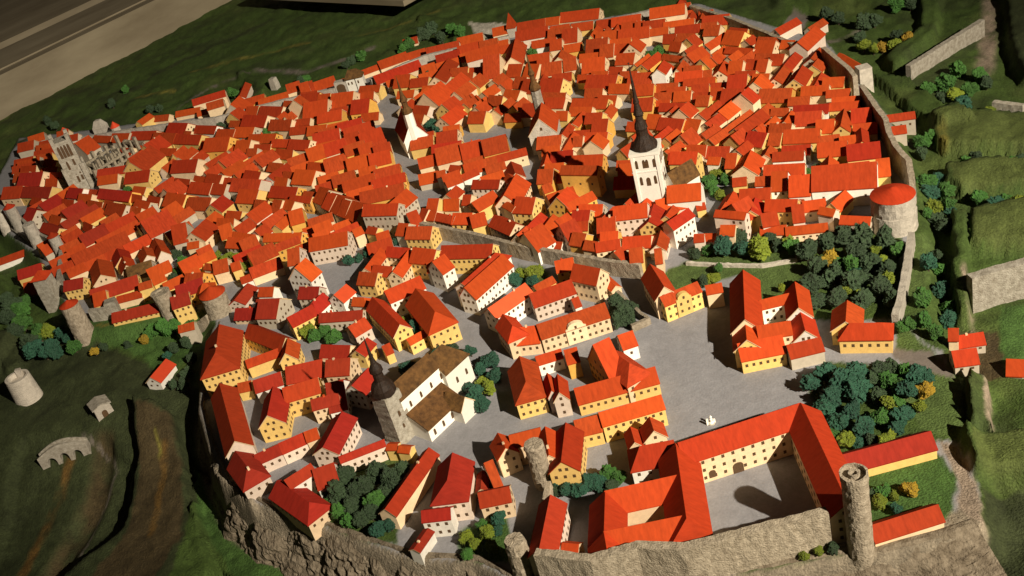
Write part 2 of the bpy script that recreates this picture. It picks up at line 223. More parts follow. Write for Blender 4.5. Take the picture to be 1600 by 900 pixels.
[-5.069,20.48,0.0,0.604,0.282,0.214,0.113,0.295,"c",0,0,"long cream house near the gate tower by the moat, leftmost",13,0],
[-3.034,17.497,0.0,0.35,0.34,0.32,0.136,0.848,"w",0,81,"middling white bright-roofed house rear of the street behind the yellow ring house, rightmost",18,0],
[-0.525,19.199,0.0,0.432,0.34,0.28,0.136,-0.555,"y",0,1,"middling yellow house in the front rows above the stone dividing wall",15,0],
[-3.918,22.313,0.0,0.65,0.22,0.28,0.082,-0.701,"o",0,1,"long ochre house around the long grey convent",14,0],
[-4.542,24.142,0.0,0.63,0.368,0.25,0.141,0.806,"w",0,0,"long white house in the back rows of the dense rows south of the white gate",3,0],
[-3.152,24.738,0.0,0.535,0.529,0.25,0.202,0.083,"c",0,0,"middling cream house in the back rows around the small white church, leftmost",5,0],
[6.781,24.386,0.0,0.51,0.552,0.25,0.224,-0.945,"y",0,0,"middling yellow house in the back rows below the far corner of the back wall",8,0],
[4.925,20.326,0.0,0.517,0.316,0.25,0.123,0.642,"c",0,0,"middling cream house rear of the rows behind the white church tower, second from left",9,0],
[8.195,18.758,-0.251,0.527,0.23,0.25,0.083,-0.326,"g",0,0,"middling grey house in the back rows between the eastern wall and white church",11,0],
[-5.57,27.556,0.0,0.705,0.437,0.25,0.167,-0.669,"g",0,0,"long grey house in the front rows along the back wall west of the white gate",2,0],
[6.048,11.974,-0.256,0.367,0.26,0.129,0.104,-0.215,"g",0,1,"middling grey house at the brown gate yard, rightmost",27,0],
[-5.285,21.02,0.0,0.49,0.34,0.28,0.136,-0.613,"g",0,1,"middling grey house near the gate tower by the moat",13,0],
[-3.261,26.919,0.0,0.677,0.437,0.25,0.167,-0.29,"o",0,0,"long ochre house in the front rows around the white gate in the back wall",4,0],
[-6.683,17.401,-0.294,0.536,0.3,0.15,0.12,1.138,"w",0,81,"middling white bright-roofed house above the green moat",12,0],
[7.834,22.119,0.0,0.575,0.378,0.213,0.14,0.871,"g",0,0,"middling grey house in the back rows along the dark eastern wall",10,0],
[7.477,19.618,0.0,0.531,0.253,0.25,0.097,-0.489,"o",0,0,"middling ochre house in the front rows along the dark eastern wall",10,0],
[-6.308,20.607,0.0,0.406,0.46,0.28,0.184,0.396,"o",0,1,"middling ochre house near the gate tower by the moat, leftmost",13,0],
[-0.523,23.037,0.0,0.715,0.294,0.199,0.126,-0.305,"y",0,0,"long yellow house in the back rows around the small white church",5,0],
[0.003,30.011,0.0,0.947,0.529,0.1,0.202,2.974,"c",0,0,"long cream house rear around the white gate in the back wall, third from left",4,0],
[3.82,26.48,0.0,0.562,0.563,0.25,0.229,-0.455,"c",0,0,"middling cream house in the back rows behind the town hall",6,0],
[5.948,18.322,0.0,0.53,0.306,0.168,0.121,-0.502,"g",0,0,"middling grey house in the front rows between the eastern wall and white church",11,0],
[3.916,22.148,0.0,0.474,0.46,0.25,0.187,-0.53,"o",0,0,"middling ochre house in the back rows of the rows behind the white church tower, leftmost",9,0],
[-2.074,23.302,0.0,0.501,0.478,0.25,0.202,-0.098,"o",0,0,"middling ochre house in the front rows around the small white church, third from left",5,0],
[-2.703,15.622,-0.0,0.357,0.28,0.25,0.105,0.975,"y",0,65,"middling yellow house in the front rows of the street behind the yellow ring house, rightmost",18,0],
[5.982,21.829,0.0,0.424,0.529,0.25,0.24,-3.695,"y",0,0,"middling yellow house in the front rows below the far corner of the back wall",8,0],
[-8.203,28.36,0.0,0.571,0.644,0.25,0.262,0.844,"y",0,0,"middling yellow house in the front rows along the back wall west of the white gate",2,0],
[-1.05,23.542,0.0,0.543,0.42,0.25,0.167,-0.258,"y",0,0,"middling yellow house in the back rows around the small white church",5,0],
[7.446,18.789,0.0,0.367,0.451,0.25,0.176,-0.449,"y",0,0,"middling yellow house in the back rows between the eastern wall and white church, rightmost",11,0],
[5.197,17.104,0.0,0.28,0.52,0.28,0.234,-0.491,"w",0,1,"small white house in the back rows beside the big round red-capped tower",17,0],
[3.892,16.302,0.0,0.284,0.2,0.45,0.07,-0.73,"p",0,1,"small pinkish house in the front rows beside the big round red-capped tower, leftmost",17,0],
[4.102,16.114,0.0,0.279,0.2,0.45,0.075,-0.73,"p",0,1,"small pinkish house in the front rows beside the big round red-capped tower, rightmost",17,0],
[5.977,19.195,0.0,0.434,0.345,0.25,0.132,-0.671,"c",0,0,"middling cream house in the back rows between the eastern wall and white church, leftmost",11,0],
[-6.754,28.641,0.0,0.817,0.345,0.25,0.132,-0.686,"w",0,0,"long white house in the back rows along the back wall west of the white gate",2,0],
[3.886,19.654,0.0,0.512,0.253,0.25,0.091,0.615,"y",0,0,"middling yellow house front of the rows behind the white church tower, second from left",9,0],
[-2.759,25.873,0.0,0.613,0.428,0.25,0.167,-0.005,"c",0,0,"long cream house in the back rows around the small white church, rightmost",5,0],
[-9.872,25.515,0.0,0.575,0.46,0.25,0.176,0.676,"g",0,64,"middling grey house in the back rows inside the western wall towers, rightmost",1,0],
[1.13,26.878,0.0,0.438,0.805,0.25,0.443,-0.384,"c",0,0,"middling cream house in the front rows behind the town hall, leftmost",6,0],
[0.174,26.032,0.0,0.634,0.406,0.25,0.168,-2.285,"c",0,0,"long cream house in the back rows around the white gate in the back wall, rightmost",4,0],
[1.868,18.171,0.0,0.48,0.292,0.197,0.163,-0.554,"g",0,0,"middling grey house in the back rows in front of the white church tower",16,0],
[1.791,20.737,0.0,0.478,0.346,0.25,0.15,-0.416,"c",0,0,"middling cream house in the front rows around the town hall square, rightmost",7,0],
[2.637,21.219,0.0,0.532,0.297,0.25,0.123,-0.605,"o",0,0,"middling ochre house in the back rows around the town hall square, rightmost",7,0],
[-10.561,23.307,-0.28,0.56,0.368,0.25,0.141,0.053,"y",0,64,"middling yellow house in the front rows inside the western wall towers, leftmost",1,0],
[-8.093,22.103,0.0,0.568,0.362,0.198,0.146,-1.254,"y",0,0,"middling yellow house in the front rows inside the western wall towers, rightmost",1,0],
[-0.447,23.443,0.0,0.505,0.437,0.25,0.178,-0.316,"c",0,0,"middling cream house in the back rows around the small white church, second from left",5,0],
[-2.984,20.273,0.0,0.595,0.302,0.163,0.148,0.296,"o",0,0,"middling ochre house around the long grey convent",14,0],
[-3.787,28.543,0.0,0.575,0.598,0.25,0.229,-0.445,"y",0,0,"middling yellow house in the front rows around the white gate in the back wall, leftmost",4,0],
[-7.222,24.911,0.0,0.46,0.598,0.25,0.229,-2.337,"c",0,0,"middling cream house rear of the dense rows south of the white gate, leftmost",3,0],
[-4.181,20.314,0.0,0.497,0.24,0.28,0.096,0.186,"o",0,1,"middling ochre house near the gate tower by the moat, rightmost",13,0],
[3.101,17.034,0.0,0.367,0.2,0.323,0.08,0.936,"y",0,1,"middling yellow house in the back rows in front of the white church tower, rightmost",16,0],
[1.003,16.396,0.0,0.319,0.32,0.28,0.128,-0.133,"y",0,1,"middling yellow house in the back rows near the long cream school",21,0],
[5.902,22.776,0.0,0.521,0.368,0.25,0.15,1.03,"c",0,0,"middling cream house in the front rows below the far corner of the back wall, rightmost",8,0],
[-3.346,22.055,0.0,0.382,0.54,0.28,0.216,-1.018,"g",0,1,"middling grey house around the long grey convent, leftmost",14,0],
[5.091,19.246,0.0,0.366,0.437,0.25,0.199,-2.534,"y",0,0,"middling yellow house front of the rows behind the white church tower, sixth from left",9,0],
[2.486,25.8,0.0,0.506,0.552,0.25,0.211,-0.334,"c",0,0,"middling cream house in the front rows behind the town hall, second from left",6,0],
[-3.883,19.153,0.0,0.241,0.48,0.5,0.216,-0.24,"p",0,1,"small pinkish house around the long grey convent",14,0],
[-2.771,16.324,0.0,0.335,0.32,0.25,0.136,0.505,"p",0,65,"middling pinkish house in the front rows of the street behind the yellow ring house",18,0],
[4.525,20.971,0.0,0.36,0.42,0.35,0.178,0.769,"c",0,0,"middling cream house in the back rows of the rows behind the white church tower, leftmost",9,0],
[4.715,19.894,0.0,0.468,0.293,0.25,0.114,0.572,"y",0,0,"middling yellow house front of the rows behind the white church tower, fifth from left",9,0],
[5.772,20.697,0.0,0.306,0.483,0.4,0.196,0.741,"c",0,0,"middling cream house in the back rows of the rows behind the white church tower, rightmost",9,0],
[7.992,24.377,0.0,0.742,0.276,0.2,0.106,0.476,"p",0,0,"long pinkish house in the back rows along the dark eastern wall, leftmost",10,0],
[7.161,23.318,0.0,0.461,0.483,0.25,0.208,-0.818,"c",0,0,"middling cream house in the back rows below the far corner of the back wall",8,0],
[5.953,26.498,0.0,0.779,0.253,0.25,0.091,-0.408,"c",0,0,"long cream house rear below the far corner of the back wall, fourth from left",8,0],
[-5.778,25.25,0.0,0.623,0.345,0.25,0.132,0.743,"c",0,0,"long cream house rear of the dense rows south of the white gate, second from left",3,0],
[-5.958,29.529,0.0,0.564,0.644,0.25,0.308,-1.958,"g",0,0,"middling grey house in the back rows along the back wall west of the white gate",2,0],
[8.523,21.927,0.0,0.922,0.207,0.12,0.074,-1.468,"c",0,0,"long cream house in the back rows along the dark eastern wall, rightmost",10,0],
[1.613,15.657,0.0,0.532,0.18,0.15,0.068,-1.318,"c",0,1,"middling cream house in the back rows near the long cream school, rightmost",21,0],
[-5.151,24.45,0.0,0.56,0.383,0.25,0.15,-0.74,"c",0,0,"middling cream house rear of the dense rows south of the white gate, second from left",3,0],
[6.79,26.001,0.0,0.684,0.367,0.211,0.173,-0.527,"y",0,0,"long yellow house in the back rows below the far corner of the back wall, rightmost",8,0],
[-4.5,26.036,0.0,0.681,0.316,0.25,0.123,-0.674,"o",0,0,"long ochre house front along the back wall west of the white gate, rightmost",2,0],
[-0.242,25.143,0.0,0.453,0.598,0.25,0.257,-2.376,"y",0,0,"middling yellow house in the front rows around the white gate in the back wall, rightmost",4,0],
[-8.924,21.274,0.0,0.448,0.34,0.28,0.136,-0.181,"y",0,65,"middling yellow house above the green moat, leftmost",12,0],
[-4.943,25.287,0.0,0.548,0.437,0.25,0.167,0.687,"c",0,0,"middling cream house rear of the dense rows south of the white gate, rightmost",3,0],
[5.429,16.115,0.0,0.374,0.274,0.215,0.119,-0.304,"c",0,0,"middling cream house in the back rows beside the big round red-capped tower",17,0],
[-6.353,19.268,-0.058,0.364,0.38,0.28,0.152,0.071,"y",0,65,"middling yellow house above the green moat, rightmost",12,0],
[-7.878,21.598,0.0,0.556,0.302,0.214,0.148,-1.257,"c",0,0,"middling cream house in the front rows inside the western wall towers",1,0],
[3.853,20.435,0.0,0.528,0.23,0.25,0.088,0.721,"y",0,0,"middling yellow house in the front rows of the rows behind the white church tower, leftmost",9,0],
[2.442,22.36,0.0,0.607,0.23,0.25,0.083,0.977,"o",0,0,"long ochre house in the back rows around the town hall square",7,0],
[4.664,19.098,0.0,0.467,0.351,0.172,0.153,2.496,"p",0,0,"middling pinkish house in the front rows of the rows behind the white church tower",9,0],
[-2.608,21.85,0.0,0.586,0.269,0.219,0.139,0.01,"c",0,0,"middling cream house in the front rows around the small white church, rightmost",5,0],
[-2.404,26.937,0.0,0.515,0.57,0.25,0.246,-0.442,"o",0,0,"middling ochre house in the front rows around the white gate in the back wall",4,0],
[2.701,18.877,0.0,0.42,0.351,0.208,0.162,-0.494,"y",0,0,"middling yellow house in the front rows around the town hall square",7,0],
[1.947,16.892,0.0,0.319,0.32,0.28,0.128,-0.44,"o",0,1,"middling ochre house in the front rows in front of the white church tower, rightmost",16,0],
[4.24,19.867,0.0,0.353,0.473,0.25,0.219,-2.522,"y",0,0,"middling yellow house front of the rows behind the white church tower, fourth from left",9,0],
[0.065,28.882,0.0,0.671,0.437,0.25,0.167,-0.011,"c",0,0,"long cream house rear around the white gate in the back wall, fifth from left",4,0],
[6.012,25.87,0.0,0.632,0.345,0.25,0.132,-0.424,"y",0,0,"long yellow house in the back rows below the far corner of the back wall, leftmost",8,0],
[0.69,29.02,0.0,0.636,0.483,0.25,0.185,-0.088,"o",0,0,"long ochre house in the back rows behind the town hall",6,0],
[1.439,20.795,0.0,0.54,0.221,0.25,0.083,-1.883,"c",0,0,"middling cream house in the front rows around the town hall square, second from left",7,0],
[-6.117,32.036,-0.28,1.126,0.276,0.2,0.106,1.485,"p",0,0,"long pinkish house in the back rows along the back wall west of the white gate",2,0],
[1.615,23.574,0.0,0.45,0.483,0.25,0.208,-0.534,"c",0,0,"middling cream house in the back rows around the town hall square, leftmost",7,0],
[-7.924,24.656,0.0,0.641,0.276,0.25,0.106,-0.841,"g",0,0,"long grey house in the back rows inside the western wall towers, rightmost",1,0],
[0.462,17.752,0.0,0.312,0.38,0.28,0.18,-2.353,"g",0,1,"middling grey house in the front rows above the stone dividing wall",15,0],
[-7.814,22.65,0.0,0.614,0.346,0.161,0.147,0.45,"c",0,0,"long cream house front of the dense rows south of the white gate, leftmost",3,0],
[1.479,13.746,0.0,0.234,0.36,0.25,0.144,0.072,"w",0,1,"small white house in the back rows near the long cream school",21,0],
[4.512,25.428,0.0,0.445,0.45,0.35,0.211,1.018,"c",0,0,"middling cream house in the front rows below the far corner of the back wall, leftmost",8,0],
[-3.154,21.637,0.0,0.348,0.54,0.28,0.229,-1.049,"g",0,1,"middling grey house around the long grey convent, second from left",14,0],
[6.713,18.77,0.0,0.334,0.428,0.25,0.167,-0.499,"y",0,0,"middling yellow house in the back rows between the eastern wall and white church, leftmost",11,0],
[1.649,17.976,0.0,0.351,0.3,0.28,0.12,-0.558,"y",0,1,"middling yellow house in the back rows in front of the white church tower, leftmost",16,0],
[2.199,23.635,0.0,0.5,0.391,0.25,0.15,-0.657,"c",0,0,"middling cream house in the back rows around the town hall square, rightmost",7,0],
[-10.675,26.373,0.0,0.537,0.473,0.25,0.185,0.765,"c",0,64,"middling cream house in the back rows inside the western wall towers",1,0],
[-5.943,23.278,0.0,0.434,0.483,0.25,0.185,0.955,"y",0,0,"middling yellow house front of the dense rows south of the white gate, leftmost",3,0],
[3.968,16.674,0.0,0.347,0.2,0.3,0.075,0.924,"p",0,1,"middling pinkish house in the front rows beside the big round red-capped tower",17,0],
[-0.176,9.859,0.0,0.211,0.22,0.2,0.088,-0.496,"c",0,1,"small cream house at the castle",30,0],
[-10.981,25.988,0.0,0.508,0.496,0.25,0.194,-0.868,"g",0,64,"middling grey house in the back rows inside the western wall towers, leftmost",1,0],
[-9.992,26.658,0.0,0.586,0.414,0.25,0.158,-0.684,"w",0,64,"middling white house beside the grey gothic tower",0,0],
[-4.89,14.472,0.0,1.773,0.42,0.36,0.2,-1.342,"p",0,67,"long pinkish building on the cliff edge, leftmost",23,1],
[-5.199,16.491,0.0,1.194,0.66,0.42,0.25,-1.552,"y",2,65,"long yellow building around the yellow ring house, leftmost",19,1],
[-0.407,10.14,0.0,0.906,0.34,0.35,0.15,-1.898,"p",0,65,"long pinkish building beside the castle",29,1],
[3.89,10.016,0.0,1.258,0.34,0.162,0.136,-0.024,"y",0,67,"long yellow building right of the tall castle tower",28,1],
[-1.509,11.522,0.0,0.75,0.5,0.35,0.2,-1.799,"p",2,65,"long pinkish building between cliff garden and castle",24,1],
[-2.127,11.887,0.0,1.234,0.26,0.25,0.104,0.975,"c",0,67,"long cream building between cliff garden and castle",24,1],
[0.095,11.486,0.0,0.778,0.4,0.35,0.18,-1.838,"y",0,1,"long yellow building in the front rows near the long cream school, rightmost",21,1],
[-3.748,12.232,0.0,1.011,0.42,0.2,0.15,-0.942,"c",2,65,"long cream building on the cliff edge",23,1],
[-0.411,16.789,0.0,1.156,0.38,0.4,0.123,0.791,"w",2,1,"long white building in the back rows near the long cream school, leftmost",21,1],
[1.136,12.011,0.0,0.9,0.3,0.307,0.12,0.003,"y",0,1,"long yellow building beside the castle yard trees",22,1],
[-0.184,13.335,0.0,0.866,0.45,0.3,0.2,-1.581,"y",2,1,"long yellow building in the front rows near the long cream school, leftmost",21,1],
[-0.392,16.544,0.0,1.092,0.36,0.35,0.2,0.772,"w",0,1,"long white building around the yellow palace",20,1],
[-3.186,13.379,0.0,0.805,0.4,0.3,0.13,1.189,"p",0,65,"long pinkish building on the cliff edge, rightmost",23,1],
[3.642,8.884,0.0,0.841,0.28,0.105,0.119,0.032,"c",0,67,"long cream building right of the tall castle tower",28,1],
[-4.194,14.501,0.0,0.76,0.42,0.3,0.2,-1.646,"y",0,65,"long yellow building around the yellow ring house, rightmost",19,1],
[-0.126,15.657,0.0,0.848,0.32,0.33,0.136,0.573,"w",0,17,"long white bright-roofed building in the back rows near the long cream school, rightmost",21,1],
[0.533,19.655,0.0,0.847,0.5,0.28,0.237,1.131,"c",0,1,"long cream building in the back rows above the stone dividing wall",15,1],
[-3.25,19.729,0.0,0.819,0.42,0.344,0.168,-0.228,"p",0,1,"long pinkish building around the long grey convent",14,1],
[-7.959,20.673,0.0,1.012,0.42,0.2,0.168,0.081,"y",0,65,"long yellow building above the green moat, leftmost",12,1],
[-3.054,16.882,0.0,0.858,0.24,0.25,0.102,-0.374,"g",0,65,"long grey building in the front rows of the street behind the yellow ring house",18,1],
[-4.268,20.671,0.0,0.945,0.26,0.28,0.104,-0.502,"o",0,1,"long ochre building near the gate tower by the moat",13,1],
[-4.724,18.091,0.0,0.963,0.32,0.113,0.136,-0.44,"c",0,65,"long cream building in the back rows of the street behind the yellow ring house",18,1],
[-7.321,19.559,0.0,1.086,0.3,0.101,0.12,-0.098,"y",0,65,"long yellow building above the green moat, rightmost",12,1]]
FILLER_HOUSES=[[1.32,19.976,0.0,0.332,0.46,0.28,0.184,-0.471,"o",0,1],
[4.175,26.984,0.0,0.58,0.437,0.25,0.167,-0.461,"c",0,0],
[-0.073,21.427,0.0,0.422,0.398,0.25,0.158,0.008,"w",0,0],
[6.235,19.54,0.0,0.489,0.207,0.25,0.074,0.925,"c",0,0],
[3.49,20.067,0.0,0.502,0.319,0.177,0.147,0.758,"c",0,0],
[-6.66,22.208,0.0,0.33,0.62,0.28,0.294,-0.045,"g",0,1],
[7.497,20.041,0.0,0.468,0.253,0.25,0.097,-0.504,"c",0,0],
[4.576,15.979,0.0,0.267,0.36,0.28,0.144,-0.196,"p",0,1],
[-5.833,19.344,0.0,0.354,0.36,0.28,0.144,0.21,"c",3,1],
[-2.668,24.335,0.0,0.496,0.416,0.25,0.176,0.065,"o",0,0],
[-9.372,29.953,0.0,0.696,0.414,0.25,0.158,-0.605,"g",0,64],
[2.783,26.252,0.0,0.487,0.529,0.25,0.202,1.218,"c",0,0],
[1.446,17.117,0.0,0.291,0.36,0.28,0.144,-0.761,"o",0,1],
[2.081,17.62,0.0,0.35,0.26,0.28,0.123,-2.332,"c",0,1],
[4.578,15.811,0.0,0.434,0.24,0.15,0.096,-0.44,"c",0,1],
[7.627,20.581,0.0,0.431,0.322,0.25,0.131,-0.581,"y",0,0],
[-5.245,21.728,0.0,0.434,0.376,0.25,0.15,0.767,"c",0,0],
[3.145,28.292,0.0,0.634,0.406,0.25,0.158,-0.397,"c",0,0],
[-3.44,20.564,0.0,0.38,0.36,0.28,0.144,0.215,"c",0,1],
[-1.479,30.19,0.0,0.852,0.414,0.15,0.158,0.196,"c",0,0],
[2.527,20.896,0.0,0.371,0.437,0.25,0.188,-2.164,"c",0,0],
[1.543,20.299,0.0,0.408,0.331,0.25,0.132,-0.447,"o",0,0],
[-3.639,24.702,0.0,0.418,0.552,0.25,0.224,0.15,"o",0,0],
[2.081,21.931,0.0,0.539,0.225,0.25,0.083,1.052,"c",0,0],
[5.211,24.329,0.0,0.629,0.23,0.25,0.083,-0.978,"c",0,0],
[-3.663,22.465,0.0,0.6,0.265,0.192,0.119,-0.738,"c",0,0],
[-7.15,23.758,0.0,0.421,0.483,0.25,0.185,0.724,"c",0,0],
[6.728,20.183,0.0,0.432,0.276,0.25,0.106,-0.559,"c",0,0],
[-9.98,30.324,0.0,0.802,0.299,0.25,0.114,-0.697,"g",0,64],
[-6.117,27.901,0.0,0.652,0.345,0.25,0.132,-0.672,"g",0,0],
[-9.461,22.41,0.0,0.519,0.325,0.205,0.127,0.364,"g",0,64],
[0.377,24.084,0.0,0.445,0.451,0.25,0.176,-0.629,"y",0,0],
[4.231,25.074,0.0,0.469,0.46,0.25,0.176,-0.576,"c",0,0],
[2.625,22.854,0.0,0.566,0.284,0.208,0.128,-0.656,"c",0,0],
[5.403,26.845,0.0,0.568,0.391,0.25,0.15,-0.411,"c",0,0],
[5.136,21.057,0.0,0.479,0.322,0.195,0.117,0.714,"y",0,0],
[-6.166,24.994,0.0,0.555,0.322,0.25,0.123,-0.743,"c",0,0],
[2.971,19.695,0.0,0.508,0.278,0.162,0.117,-0.508,"c",0,0],
[-7.492,21.946,0.0,0.54,0.345,0.155,0.139,-1.25,"p",0,0],
[-4.971,29.81,0.0,0.861,0.368,0.15,0.141,-0.015,"p",0,0],
[2.228,24.106,0.0,0.644,0.316,0.164,0.18,-0.711,"c",0,0],
[-5.049,20.836,0.0,0.361,0.38,0.28,0.152,0.268,"c",0,1],
[-3.539,30.328,0.0,0.617,0.621,0.15,0.238,0.145,"c",0,0],
[4.146,22.925,0.0,0.433,0.397,0.25,0.158,-0.496,"o",0,0],
[-3.516,21.181,0.0,0.534,0.281,0.179,0.118,0.024,"c",0,0],
[6.261,22.163,0.0,0.452,0.322,0.25,0.123,-0.593,"y",0,0],
[-0.589,21.209,0.0,0.386,0.34,0.28,0.136,0.101,"w",0,1],
[-2.279,19.24,0.0,0.492,0.26,0.167,0.154,0.031,"g",0,0],
[2.838,21.621,0.0,0.357,0.466,0.25,0.218,-0.59,"o",0,0],
[-5.708,30.232,0.0,0.904,0.345,0.15,0.132,-0.039,"o",0,0],
[4.442,22.283,0.0,0.469,0.299,0.25,0.114,-0.522,"c",0,0],
[4.576,20.461,0.0,0.368,0.376,0.25,0.15,-0.877,"c",0,0],
[5.051,18.839,0.0,0.388,0.253,0.25,0.097,0.678,"c",0,0],
[-5.518,26.546,0.0,0.471,0.506,0.25,0.194,-0.593,"c",0,0],
[0.244,20.817,0.0,0.49,0.319,0.17,0.138,0.032,"g",0,0],
[2.625,27.826,0.0,0.674,0.293,0.25,0.132,2.831,"w",0,0],
[4.293,19.325,0.0,0.403,0.296,0.219,0.155,2.507,"c",0,0],
[0.598,13.689,0.0,0.192,0.34,0.3,0.136,-0.038,"o",0,1],
[5.503,15.662,0.0,0.283,0.2,0.3,0.075,-0.9,"p",0,1],
[-6.144,22.761,0.0,0.51,0.368,0.172,0.132,0.969,"c",0,0],
[2.588,29.864,0.0,0.804,0.391,0.15,0.15,-0.347,"c",0,0],
[0.545,16.108,0.0,0.38,0.2,0.2,0.075,0.37,"y",0,1],
[2.043,25.947,0.0,0.403,0.598,0.25,0.243,-0.746,"c",0,0],
[5.391,18.351,0.0,0.366,0.253,0.25,0.091,0.971,"c",0,0],
[2.225,16.013,0.0,0.221,0.4,0.298,0.16,-0.299,"y",0,1],
[-6.884,22.778,0.0,0.589,0.301,0.157,0.113,0.484,"y",0,0],
[3.093,14.409,0.0,0.251,0.22,0.28,0.088,-0.18,"c",0,1],
[-1.23,27.949,0.0,0.462,0.575,0.25,0.22,-0.479,"y",0,0],
[7.363,23.713,0.0,0.578,0.262,0.214,0.136,-0.828,"c",0,0],
[-0.259,18.955,0.0,0.289,0.4,0.28,0.16,-0.04,"y",0,1],
[-10.445,29.917,0.0,0.467,0.667,0.25,0.319,0.823,"g",0,64],
[2.806,22.188,0.0,0.393,0.391,0.25,0.15,-0.567,"y",0,0],
[-2.833,21.082,0.0,0.295,0.52,0.28,0.234,-0.97,"g",0,1],
[-5.961,24.238,0.0,0.462,0.376,0.25,0.15,-0.668,"g",0,0],
[-2.152,28.159,0.0,0.657,0.299,0.25,0.114,-0.557,"y",0,0],
[1.339,24.106,0.0,0.491,0.322,0.25,0.123,0.843,"o",0,0],
[3.437,20.703,0.0,0.491,0.273,0.183,0.177,0.697,"c",0,0],
[-1.005,23.972,0.0,0.514,0.364,0.195,0.138,-0.232,"o",0,0],
[-9.282,24.849,0.0,0.558,0.33,0.208,0.15,0.651,"y",0,64],
[-10.21,25.226,0.0,0.571,0.32,0.216,0.156,2.245,"g",0,64],
[-0.653,20.453,0.0,0.378,0.322,0.25,0.123,0.886,"c",0,0],
[-1.987,20.629,0.0,0.482,0.297,0.17,0.138,0.877,"o",0,0],
[-6.624,20.21,0.0,0.48,0.266,0.18,0.117,0.376,"y",0,0],
[-9.301,25.558,0.0,0.664,0.271,0.193,0.153,-0.78,"c",0,64],
[1.83,25.04,0.0,0.386,0.552,0.25,0.224,-0.82,"c",0,0],
[3.919,21.116,0.0,0.322,0.473,0.25,0.196,-0.764,"c",0,0],
[7.33,18.378,0.0,0.433,0.268,0.161,0.144,-0.432,"c",0,0],
[0.426,19.142,0.0,0.382,0.2,0.28,0.075,-1.181,"c",0,1],
[4.966,17.321,0.0,0.299,0.26,0.28,0.104,-0.499,"w",0,1],
[-0.815,30.599,0.0,0.614,0.575,0.15,0.22,0.037,"c",0,0],
[-2.392,22.755,0.0,0.386,0.414,0.25,0.158,-0.052,"y",0,0],
[1.253,17.968,0.0,0.304,0.28,0.28,0.112,0.571,"p",0,1],
[-0.956,11.506,0.0,0.116,0.66,0.2,0.346,-2.962,"c",0,65],
[-4.599,24.672,0.0,0.504,0.362,0.213,0.131,-0.743,"g",0,0],
[-10.18,23.995,0.0,0.523,0.315,0.21,0.141,0.641,"y",0,64],
[5.879,19.556,0.0,0.396,0.23,0.25,0.088,0.731,"y",0,0],
[-0.885,25.552,0.0,0.499,0.353,0.25,0.141,-0.786,"p",0,0],
[-7.022,20.528,0.0,0.272,0.52,0.28,0.247,0.374,"y",0,1],
[-7.665,23.595,0.0,0.588,0.3,0.16,0.175,0.548,"y",0,0],
[5.825,25.368,0.0,0.515,0.322,0.25,0.123,-0.75,"c",0,0],
[-5.651,22.237,0.0,0.5,0.272,0.207,0.174,-0.612,"c",0,0],
[1.339,24.882,0.0,0.467,0.368,0.25,0.141,-0.83,"c",0,0],
[6.901,16.628,0.0,0.216,0.483,0.25,0.208,-0.368,"y",0,0],
[-5.581,20.174,0.0,0.306,0.42,0.261,0.168,-0.042,"c",0,1],
[1.656,26.35,0.0,0.428,0.506,0.25,0.218,-0.67,"c",0,0],
[3.087,20.299,0.0,0.427,0.307,0.185,0.143,0.635,"y",0,0],
[0.369,21.151,0.0,0.426,0.253,0.25,0.097,-0.003,"c",0,0],
[3.86,16.002,0.0,0.251,0.28,0.28,0.112,-0.546,"c",0,1],
[-0.865,26.567,0.0,0.611,0.338,0.191,0.176,-2.276,"y",0,0],
[-0.808,27.542,0.0,0.529,0.391,0.25,0.15,-0.485,"y",0,0],
[1.238,28.889,0.0,0.509,0.483,0.25,0.185,-0.186,"o",0,0],
[4.781,22.013,0.0,0.38,0.368,0.25,0.141,-0.537,"c",0,0],
[-7.274,22.225,0.0,0.549,0.275,0.164,0.127,-1.233,"o",0,0],
[1.671,22.244,0.0,0.483,0.284,0.207,0.14,2.603,"g",0,0],
[1.624,21.19,0.0,0.392,0.303,0.25,0.123,-0.347,"c",0,0],
[-6.315,26.326,0.0,0.669,0.3,0.173,0.114,0.723,"c",0,0],
[-11.455,24.757,-0.28,0.788,0.253,0.12,0.097,0.19,"w",0,64],
[6.188,23.967,0.0,0.523,0.37,0.161,0.133,0.671,"p",0,0],
[-4.002,21.425,0.0,0.298,0.48,0.28,0.204,-0.002,"o",0,1],
[-9.591,23.946,0.0,0.443,0.345,0.25,0.132,0.618,"c",0,64],
[4.011,20.243,0.0,0.406,0.23,0.25,0.088,0.69,"y",0,0],
[-9.073,22.02,0.0,0.4,0.322,0.25,0.123,0.344,"c",0,64],
[-4.355,21.321,0.0,0.391,0.26,0.28,0.104,0.966,"y",0,1],
[-4.416,25.306,0.0,0.606,0.261,0.209,0.169,-0.747,"y",0,0],
[-2.006,23.747,0.0,0.402,0.402,0.25,0.196,-0.012,"c",0,0],
[6.476,21.749,0.0,0.366,0.368,0.25,0.141,-0.647,"c",0,0],
[-5.463,25.028,0.0,0.601,0.319,0.162,0.154,0.725,"o",0,0],
[-8.598,23.376,0.0,0.585,0.27,0.164,0.148,0.523,"g",0,0],
[-2.687,17.191,0.0,0.318,0.22,0.25,0.099,-0.575,"p",2,65],
[5.056,15.884,0.0,0.19,0.46,0.28,0.195,-0.308,"p",0,1],
[-10.426,25.781,0.0,0.569,0.318,0.201,0.17,0.661,"p",0,64],
[3.346,27.719,0.0,0.413,0.579,0.25,0.255,-0.408,"c",0,0],
[-6.864,23.423,0.0,0.529,0.27,0.2,0.125,0.779,"g",0,0],
[4.64,22.849,0.0,0.528,0.284,0.176,0.142,-0.571,"g",0,0],
[1.594,16.787,0.0,0.267,0.26,0.28,0.104,-0.773,"c",0,1],
[2.382,21.726,0.0,0.513,0.265,0.171,0.118,2.635,"p",0,0],
